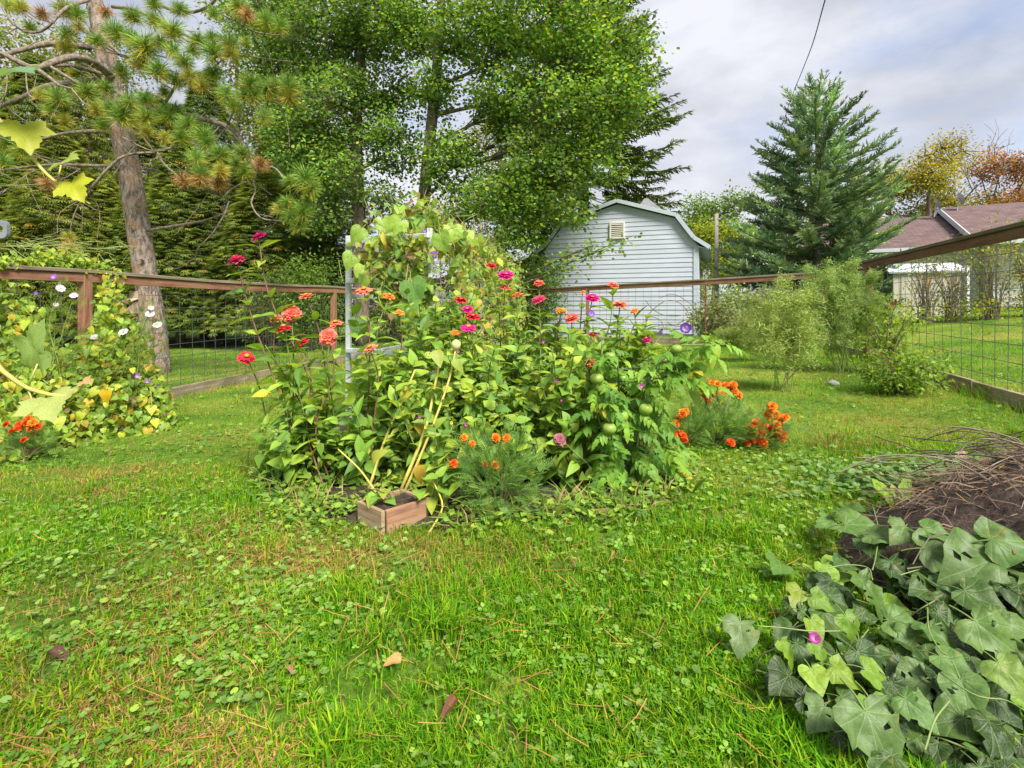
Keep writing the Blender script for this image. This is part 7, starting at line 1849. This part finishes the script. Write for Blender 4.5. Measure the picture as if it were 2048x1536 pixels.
# rounded plate with a round hole, swept through its thickness
c0 = PX(3, 459, 1.12); n_ = 24; an = np.arange(n_) * 2 * math.pi / n_
sq_ = lambda a_: (np.sign(np.cos(a_)) * np.abs(np.cos(a_)) ** .55 * .0195 - 0.004, np.sign(np.sin(a_)) * np.abs(np.sin(a_)) ** .55 * .0195)
ox, oz = sq_(an); hx, hz = .0075 * np.cos(an), .0075 * np.sin(an)
V = np.concatenate([np.stack([ox, np.full(n_, y_), oz], -1) if k_ == 0 else np.stack([hx, np.full(n_, y_), hz], -1) for y_ in (-.004, .004) for k_ in (0, 1)]) + c0
k_ = np.arange(n_); k2 = (k_ + 1) % n_
mb = MB(); mb.add(V, [np.concatenate([np.stack([k_, k2, k2 + n_, k_ + n_], -1), np.stack([k_ + 2 * n_, k_ + 3 * n_, k2 + 3 * n_, k2 + 2 * n_], -1), np.stack([k_, k_ + 2 * n_, k2 + 2 * n_, k2], -1), np.stack([k_ + n_, k2 + n_, k2 + 3 * n_, k_ + 3 * n_], -1)])])
mb.build('bracket', M_brk, mp_)
beam('bracket_arm', c0 + [-.018, 0, 0], [pst[0], pst[1], c0[2]], .008, .03, M_brk, mp_)
gv = thing('grape_vine', 'grape shoots with jagged yellow-green leaves hanging in from the left edge', 'vine', pst + [0.0, -.03, 0])
mb = MB()
base_v = pst + np.array([0.02, -.03, 0])
D_ = 1.05
s1 = spline([base_v, base_v + [0, 0, .9], PX(-60, 190, D_), PX(0, 243, D_), PX(45, 290, D_), PX(90, 345, D_), PX(140, 385, D_), PX(180, 408, D_)], 30)
s2 = spline([base_v + [0, 0, .4], PX(-50, 700, .95), PX(0, 738, .95), PX(55, 776, .95), PX(120, 792, .95), PX(150, 785, .95), PX(172, 762, .95)], 24)
for s_ in (s1, s2): mb.add(*tube(s_, np.linspace(.0055, .0022, len(s_)), 6), (0.46, 0.42, 0.10))
for a, b_ in (((45, 282), (47, 250)), ((115, 365), (122, 330)), ((140, 385), (142, 365))): mb.add(*tube([PX(*a, D_), PX(*b_, D_)], .0016, 5), (0.5, 0.4, .12))
for a, b_ in (((55, 776), (75, 728)), ((55, 776), (70, 815)), ((120, 792), (95, 795))): mb.add(*tube([PX(*a, .95), PX(*b_, .95)], .0016, 5), (0.42, 0.42, .14))
mb.build('stem', M_stem, gv, smooth=True)
for a, b_, Dd, sz, d_, nr_, c_ in ((47, 250, 1.04, .072, (0.35, -.25, -.6), (0.25, -.6, .9), (0.40, 0.42, .03)), (122, 328, 1.04, .06, (.7, -.4, .15), (-.1, -.75, .75), (.34, .42, .08)), (143, 364, 1.04, .058, (.5, -.3, -.55), (.0, -.9, .5), (.44, .46, .03)), (75, 728, .95, .09, (.25, -.35, .85), (-.1, -.9, .5), (.34, .48, .13)), (95, 795, .95, .075, (.5, -.5, -.25), (0, -.6, .9), (.42, .48, .14)), (-5, 150, 1.0, .10, (.8, -.3, .05), (0, -.5, .9), (.18, .30, .16)), (165, 762, .95, .022, (.8, -.3, .0), (0, -.6, .8), (.55, .34, .16))):
    put_leaf(gv, L_grape, PX(a, b_, Dd), d_, nr_, sz, c_)
# ------------------------------------------------------------------ grass, ground cover and litter
def masks(x, y):
    bed = in_poly(x, y, BED) & (y < 5.2); mnd = mound_h(x, y) > 0.05
    fx = -4.44 + 0.194 * (y - 5.46)
    bor = (x > fx - .1) & (x < fx + 1.0 - .9 * sm01((y - 4.9) / .9)) & (y > 2.6) & (y < 5.6)
    box = in_poly(x, y, np.array([K[:2], KR[:2], KB[:2], KL[:2]]))
    return bed, mnd, bor, box
def dryness(x, y):
    d_ = sm01((fnoise(x * .8 + 3, y * .8, 21) - .46) / .22) * .55
    d_ = np.maximum(d_, .95 * np.exp(-(((x + 2.3) / 1.0) ** 2 + ((y - 4.3) / .35) ** 2)))            # dry strip at the left
    d_ = np.maximum(d_, .75 * np.exp(-(((x + .7) / .9) ** 2 + ((y - 2.15) / .28) ** 2)))             # worn turf in front of the bed
    d_ = np.maximum(d_, .75 * np.exp(-(((x + 2.7) / 1.1) ** 2 + ((y - 3.45) / .3) ** 2)))
    d_ = np.maximum(d_, .55 * np.exp(-(((x + 1.0) / .35) ** 2 + ((y - 1.2) / .3) ** 2)))
    d_ = np.maximum(d_, .6 * np.exp(-(((x - 2.6) / 1.5) ** 2 + ((y - 4.6) / 1.3) ** 2)))
    return d_ + .12 * (fnoise(x * 5, y * 5, 4) - .5)
def charlie(x, y):
    c_ = .7 * np.exp(-(((x - 1.0) / .7) ** 2 + ((y - 2.75) / .6) ** 2)) + .9 * np.exp(-(((x + 1.5) / .8) ** 2 + ((y - 2.6) / .55) ** 2)) + .8 * np.exp(-(((x - 1.5) / .5) ** 2 + ((y - 3.35) / .3) ** 2)) + .6 * np.exp(-(((x + .9) / .35) ** 2 + ((y - 1.75) / .3) ** 2))
    return np.clip(c_ * (.35 + 1.1 * fnoise(x * 2.2, y * 2.2, 31)), 0, 1)
def lawn_pts(n, d0, d1, pw):
    u = rng.random(n); y = d0 * (d1 / d0) ** (u ** pw); x = rng.uniform(-1, 1, n) * (1.03 * y + .5)
    return x, y
def blades(n, d0, d1, pw, near):
    x, y = lawn_pts(n, d0, d1, pw)
    bed, mnd, bor, box = masks(x, y)
    ok = ~(mnd | box) & (rng.random(len(x)) > .8 * sm01((fnoise(x * 4.5 + 2, y * 4.5, 81) - .60) / .1)) & (~(bed | bor) | (rng.random(len(x)) < .10)) & (rng.random(len(x)) > .45 * charlie(x, y))
    x, y = x[ok], y[ok]; n = len(x)
    dr = dryness(x, y); lush = fnoise(x * 1.6 + 7, y * 1.6, 41)
    isdry = rng.random(n) < dr * 1.0 + .05
    h = (.022 + .034 * lush ** 1.8 * 1.6) * rng.uniform(.5, 1.35, n) * (1 - .35 * isdry)
    tuft = sm01((vnoise(x * 5, y * 5, 51) - .72) / .2); h *= 1 + .9 * tuft
    # uncut grass along the kick boards
    edge = np.maximum(np.exp(-((x - (-4.3 + .194 * (y - 5.46))) / .16) ** 2) * (y > 5.2), np.exp(-((x - (5.3 + .303 * (y - 7.98))) / .14) ** 2)); h *= 1 + 1.6 * edge
    w = np.maximum(.0012 + .0010 * rng.random(n), .00045 * y) * (1 + .4 * tuft)
    if not near: h *= 1.15
    a = rng.uniform(0, 2 * math.pi, n); lean = rng.uniform(.15, .95, n) * (1 + .5 * isdry)
    ld = np.stack([np.cos(a), np.sin(a)], -1)
    b2 = a + rng.normal(0, .5, n) + math.pi / 2; sdv = np.stack([np.cos(b2), np.sin(b2), np.zeros(n)], -1) * w[:, None]
    z = G(x, y) - .003; B0 = np.stack([x, y, z], -1)
    mid = B0 + np.concatenate([ld * (h * lean * .28)[:, None], (h * .62)[:, None]], 1)
    tip = B0 + np.concatenate([ld * (h * lean)[:, None], (h * (1.05 - .38 * lean))[:, None]], 1)
    g = np.array([(0.095, 0.29, 0.007), (0.145, 0.36, 0.01), (0.21, 0.41, 0.012), (0.07, 0.22, 0.01), (0.30, 0.42, 0.018)])
    dp = np.array([(0.42, 0.31, 0.11), (0.36, 0.22, 0.09), (0.46, 0.38, 0.14)])
    ci = np.clip((lush * 2.2 + rng.normal(0, 1.0, n)).astype(int), 0, 4); ci = np.where(rng.random(n) < .5, 4 - ci, ci)
    C = np.where(isdry[:, None], dp[rng.integers(3, size=n)], g[ci]) * rng.uniform(.8, 1.2, (n, 1))
    C = C * (1 + np.clip(dr, 0, 1)[:, None] * np.array([.3, .0, .1]))
    if near:
        V = np.stack([B0 - sdv * .8, B0 + sdv * .8, mid + sdv, tip, mid - sdv], 1).reshape(-1, 3); f = np.array([[0, 1, 2, 4]]); t_ = np.array([[4, 2, 3]]); k_ = 5
        return V, [(f[None] + (np.arange(n) * k_)[:, None, None]).reshape(-1, 4), (t_[None] + (np.arange(n) * k_)[:, None, None]).reshape(-1, 3)], np.repeat(C, k_, 0)
    V = np.stack([B0 - sdv, B0 + sdv, tip], 1).reshape(-1, 3); t_ = np.array([[0, 1, 2]])
    return V, [(t_[None] + (np.arange(n) * 3)[:, None, None]).reshape(-1, 3)], np.repeat(C, 3, 0)
mb = MB()
mb.add(*blades(262000, .8, 3.6, 1.0, True))
mb.add(*blades(165000, 3.2, 16.0, .9, False))
o = mb.build('grass', M_grass); tag(o, 'short green lawn grass with dry brown patches', 'grass', kind='stuff')

# low broad leaves: ground ivy and clover
ang = np.arange(10) * 2 * math.pi / 10 + .31
IVY_V = np.concatenate([[[0, .15, -.10]], np.stack([np.sin(ang) * (1 + .08 * np.cos(ang * 10)), np.cos(ang) * .95, np.where(np.arange(10) % 2, .06, .0)], -1)]) * .5
IVY_V[1:, 1] += .2
IVY_F = [np.array([[0, 1 + k_, 1 + (k_ + 1) % 10] for k_ in range(10) if k_ != 4])]
def cover(n, kind):
    x, y = lawn_pts(n, .85, 7.5, .95)
    bed, mnd, bor, box = masks(x, y)
    ch = charlie(x, y)
    if kind == 'ivy': ok = (rng.random(n) < ch * 1.0 + .012 + .18 * (fnoise(x * 3, y * 3, 61) > .66)) & ~box & ~mnd
    else: ok = (rng.random(n) < sm01((fnoise(x * 2.5 + 11, y * 2.5, 71) - .40) / .2) * .9 + .06) & ~(box | mnd | bed)
    x, y, ch = x[ok], y[ok], ch[ok]; n = len(x)
    T = np.stack([x, y, G(x, y) + rng.uniform(.012, .038, n)], -1)
    a = rng.uniform(0, 6.28, n); d = np.stack([np.cos(a), np.sin(a), rng.normal(0, .18, n)], -1); nr = unit(np.stack([rng.normal(0, .28, n), rng.normal(-.12, .28, n), np.ones(n)], -1))
    if kind == 'ivy': s = rng.uniform(.014, .030, n) * np.clip(.8 + .1 * y, .9, 1.5); pal = np.array([(0.19, 0.34, 0.06), (0.24, 0.39, 0.09), (0.15, 0.28, 0.05), (0.29, 0.42, 0.10), (0.30, 0.45, 0.06)])
    else: s = rng.uniform(.008, .017, n) * np.clip(.8 + .15 * y, .9, 1.7); pal = np.array([(0.15, 0.33, 0.03), (0.20, 0.40, 0.04), (0.12, 0.27, 0.03), (0.27, 0.44, 0.06)])
    C = pal[rng.integers(len(pal), size=n)] * rng.uniform(.8, 1.2, (n, 1))
    return T, frames(d, nr), s, C
T, M_, s, C = cover(40000, 'ivy')
mb = MB(); mb.add(*bake(IVY_V, IVY_F, M_ * s[:, None, None], T, C))
TRI_V = []; TRI_F = []
for k_ in range(3):
    a_ = k_ * 2 * math.pi / 3; R_ = np.array([[math.cos(a_), -math.sin(a_), 0], [math.sin(a_), math.cos(a_), 0], [0, 0, 1]])
    TRI_F.append([len(TRI_V) + q for q in range(5)]); TRI_V += list(np.array([[0, 0, 0], [.42, .5, .08], [.3, .95, .03], [-.3, .95, .03], [-.42, .5, .08]]) @ R_.T)
T, M_, s, C = cover(12000, 'clover')
mb.add(*bake(np.array(TRI_V), [np.array(TRI_F)], M_ * s[:, None, None], T, C))
# ground ivy heaped at the mound's far edge
n_ = 1700; x = rng.normal(2.3, .36, n_); y = rng.normal(2.68, .15, n_)
T = np.stack([x, y, G(x, y) + mound_h(x, y) + rng.uniform(.02, .10, n_)], -1); a = rng.uniform(0, 6.28, n_)
mb.add(*bake(IVY_V, IVY_F, frames(np.stack([np.cos(a), np.sin(a), rng.normal(0, .2, n_)], -1), unit(np.stack([rng.normal(0, .3, n_), rng.normal(-.4, .3, n_), np.ones(n_)], -1))) * rng.uniform(.022, .045, n_)[:, None, None], T, np.array([(0.17, 0.30, 0.08), (0.22, 0.35, 0.10), (0.13, 0.24, 0.06)])[rng.integers(3, size=n_)]))
o = mb.build('ground_cover', M_leaf); tag(o, 'low round-leaved ground ivy and clover spreading through the lawn', 'ground cover', kind='stuff')

# weeds at the foot of the bed
mb = MB(); n_ = 2600
t = rng.uniform(0, 1, n_); ed = BED[:9]; k_ = np.clip((t * 8).astype(int), 0, 7); f_ = t * 8 - k_
e = ed[k_] * (1 - f_[:, None]) + ed[k_ + 1] * f_[:, None] + rng.normal(size=(n_, 2)) * [.09, .10]
hh = rng.uniform(.02, .10, n_) * rng.random(n_) ** .5
T = np.stack([e[:, 0], e[:, 1] + .06, G(e[:, 0], e[:, 1]) + hh], -1); ok = np.hypot(T[:, 0] - K[0], T[:, 1] - K[1]) > 0.27 ; T = T[ok]; n_ = len(T)
a = rng.uniform(0, 6.28, n_)
mb.add(*bake(OVAL_V * [1.3, 1, 1], OVAL_F, frames(np.stack([np.cos(a), np.sin(a), rng.normal(.1, .3, n_)], -1), unit(np.stack([rng.normal(0, .4, n_), rng.normal(-.3, .3, n_), np.ones(n_)], -1))) * rng.uniform(.02, .05, n_)[:, None, None], T, np.array(GZ)[rng.integers(5, size=n_)] * rng.uniform(.8, 1.2, (n_, 1))))
for q in range(900):
    i_ = rng.integers(n_); p = T[i_] * [1, 1, 0] + [0, 0, float(G(T[i_][0], T[i_][1]))]; d = unit([rng.normal() * .6, rng.normal() * .5, 1]); l_ = rng.uniform(.06, .2); w_ = unit(np.cross(d, rng.normal(size=3))) * .003
    dry = rng.random() < .3
    mb.add(np.array([p - w_, p + w_, p + d * l_ * .6 + w_, p + d * l_ + [d[0] * .06, d[1] * .06, -.02], p + d * l_ * .6 - w_]), [np.array([[0, 1, 2, 3, 4]])], np.array((.45, .34, .14)) if dry else np.array(GZ[rng.integers(5)]))
o = mb.build('bed_weeds', M_leaf); tag(o, 'low weeds and long grass fringing the flower bed', 'weeds', kind='stuff')

# fallen pine needles, scattered and in pairs
n_ = 900
x, y = lawn_pts(n_, .85, 4.5, .9); a = rng.uniform(0, 6.28, n_); l_ = rng.uniform(.05, .14, n_)
ok = ~masks(x, y)[0]; x, y, a, l_ = x[ok], y[ok], a[ok], l_[ok]; n_ = len(x)
d = np.stack([np.cos(a), np.sin(a), rng.normal(0, .10, n_)], -1); P0 = np.stack([x, y, G(x, y) + np.where(mound_h(x, y) > .02, mound_h(x, y) + .02, 0) + rng.uniform(.022, .055, n_)], -1)
sd_ = np.cross(d, [0, 0, 1.0]); bend = sd_ * rng.normal(0, .06, (n_, 1)); w_ = (.0009 + .00035 * y)[:, None]
mid = P0 + (d + bend) * l_[:, None] * .5; tip = P0 + d * l_[:, None]
V = np.stack([P0 - sd_ * w_, P0 + sd_ * w_, mid + sd_ * w_, tip + sd_ * w_ * .5, tip - sd_ * w_ * .5, mid - sd_ * w_], 1).reshape(-1, 3)
mb = MB(); q_ = np.array([[0, 1, 2, 5], [5, 2, 3, 4]]); mb.add(V, [(q_[None] + (np.arange(n_) * 6)[:, None, None]).reshape(-1, 4)], np.repeat(np.array([(.42, .22, .06), (.50, .30, .09), (.34, .17, .06)])[rng.integers(3, size=n_)], 6, 0))
o = mb.build('pine_needles', M_needle); tag(o, 'fallen orange-brown pine needles lying on the grass', 'pine needles', kind='stuff')
# dry litter over the mound: straw, twigs and dead needles
mb = MB()
for q in range(2000):
    x = rng.normal(2.1, .42); y = rng.normal(2.0, .42)
    if mound_h(x, y) < .04: continue
    p = np.array([x, y, float(G(x, y)) + float(mound_h(x, y)) + rng.uniform(.005, .045)]); d = unit([rng.normal(), rng.normal(), rng.normal() * .18]); l_ = rng.uniform(.04, .22); c_ = np.array([(.17, .12, .085), (.26, .20, .14), (.13, .08, .06), (.22, .14, .08)][rng.integers(4)])
    mb.add(*tube([p, p + d * l_ * .5 + [0, 0, .01], p + d * l_], rng.uniform(.0009, .0024), 3, False), c_)
o = mb.build('dry_litter', M_stem); tag(o, 'dry brown straw and twigs littering the soil mound', 'litter', kind='stuff')
mb = MB()                                            # tangle of thin stems heaped on the crest
for q in range(190):
    x = rng.normal(2.25, .3); y = rng.normal(2.1, .3)
    if mound_h(x, y) < .05: continue
    p = np.array([x, y, float(G(x, y)) + float(mound_h(x, y)) + .01]); a_ = rng.uniform(0, 6.28); l_ = rng.uniform(.15, .5); d = np.array([math.cos(a_), math.sin(a_), 0])
    mb.add(*tube(spline([p, p + d * l_ * .3 + [rng.normal() * .03, 0, rng.uniform(.02, .09)], p + d * l_ * .7 + [0, rng.normal() * .04, rng.uniform(.01, .08)], p + d * l_], 8), rng.uniform(.0012, .0032), 4, False), np.array([(.15, .11, .08), (.24, .19, .14), (.10, .07, .055)][rng.integers(3)]))
o = mb.build('twig_heap', M_stem); tag(o, 'tangled heap of thin grey-brown stems on top of the soil mound', 'litter', kind='stuff')
sticks = [('long thin dark stick lying from the lawn up onto the soil mound', [(1750, 872, .04), (1850, 905, .08), (1960, 945, .2), (2060, 990, .26)]), ('dark bent stick across the middle of the soil mound', [(1840, 970, .12), (1930, 998, .2), (2030, 1012, .27)]), ('dark stick slanting off the top of the soil mound towards the right edge', [(1940, 900, .1), (2000, 876, .2), (2060, 858, .3)]), ('pale dry stalk lying low on the soil mound', [(1930, 1045, .2), (1990, 1020, .25), (2060, 985, .28)])]
for lab, pts in sticks:
    P = []
    for a, b_, dz in pts: P.append(GP(a, b_, dz))
    P = np.array(P); mb = MB(); mb.add(*tube(spline(P, 12), np.linspace(.0045, .0025, 12), 6)); o = mb.build('stick', M_twig, smooth=True); tag(o, lab, 'stick')
# fallen leaves
M_dead = leafmat('dead_leaf', .7, .15, noise_scale=9)
curl = outline_leaf('fallen_leaf', OVATE, M_dead, .9, .5, 2, .25, .35, seed=3); curl2 = outline_leaf('fallen_leaf', LANCE, M_dead, 1.3, .9, 2, .3, seed=5)
for lab, a, b_, sz, me, c_, dd in (('dark brown rolled-up leaf lying on the lawn at the far left', 105, 1302, .062, curl2, (.13, .06, .05), (.9, -.3, .1)), ('curled tan leaf with a yellow stalk on the grass in the middle foreground', 803, 1318, .05, curl, (.48, .27, .09), (-.9, -.2, .1)), ('twisted dark brown leaf on the grass right of the tan leaf', 912, 1396, .055, curl2, (.15, .06, .03), (-.5, -.8, .1)), ('small brown leaf on the grass left of the tan leaf', 578, 1332, .03, curl, (.30, .14, .08), (.4, -.6, .2)), ('brown crumpled leaf lying right of the tomato plant', 1352, 912, .07, curl, (.16, .07, .04), (.8, -.2, .1)), ('brown shrivelled leaf standing on the soil mound', 2005, 918, .11, curl2, (.26, .13, .06), (.1, -.2, -1)), ('dry grey-brown leaf at the far edge of the soil mound', 1935, 912, .09, curl, (.32, .22, .15), (-.8, -.3, .1)), ('orange-brown leaf half buried on the soil mound', 1960, 970, .09, curl, (.36, .18, .05), (-.7, -.4, .1))):
    p = GP(a, b_, .035 if b_ > 1000 or a < 1500 else .17); o = mobj('fallen_leaf', me, mat4=mat4(p, dd, (0.1, -.4, 1), sz), color=c_); tag(o, lab, 'leaf')
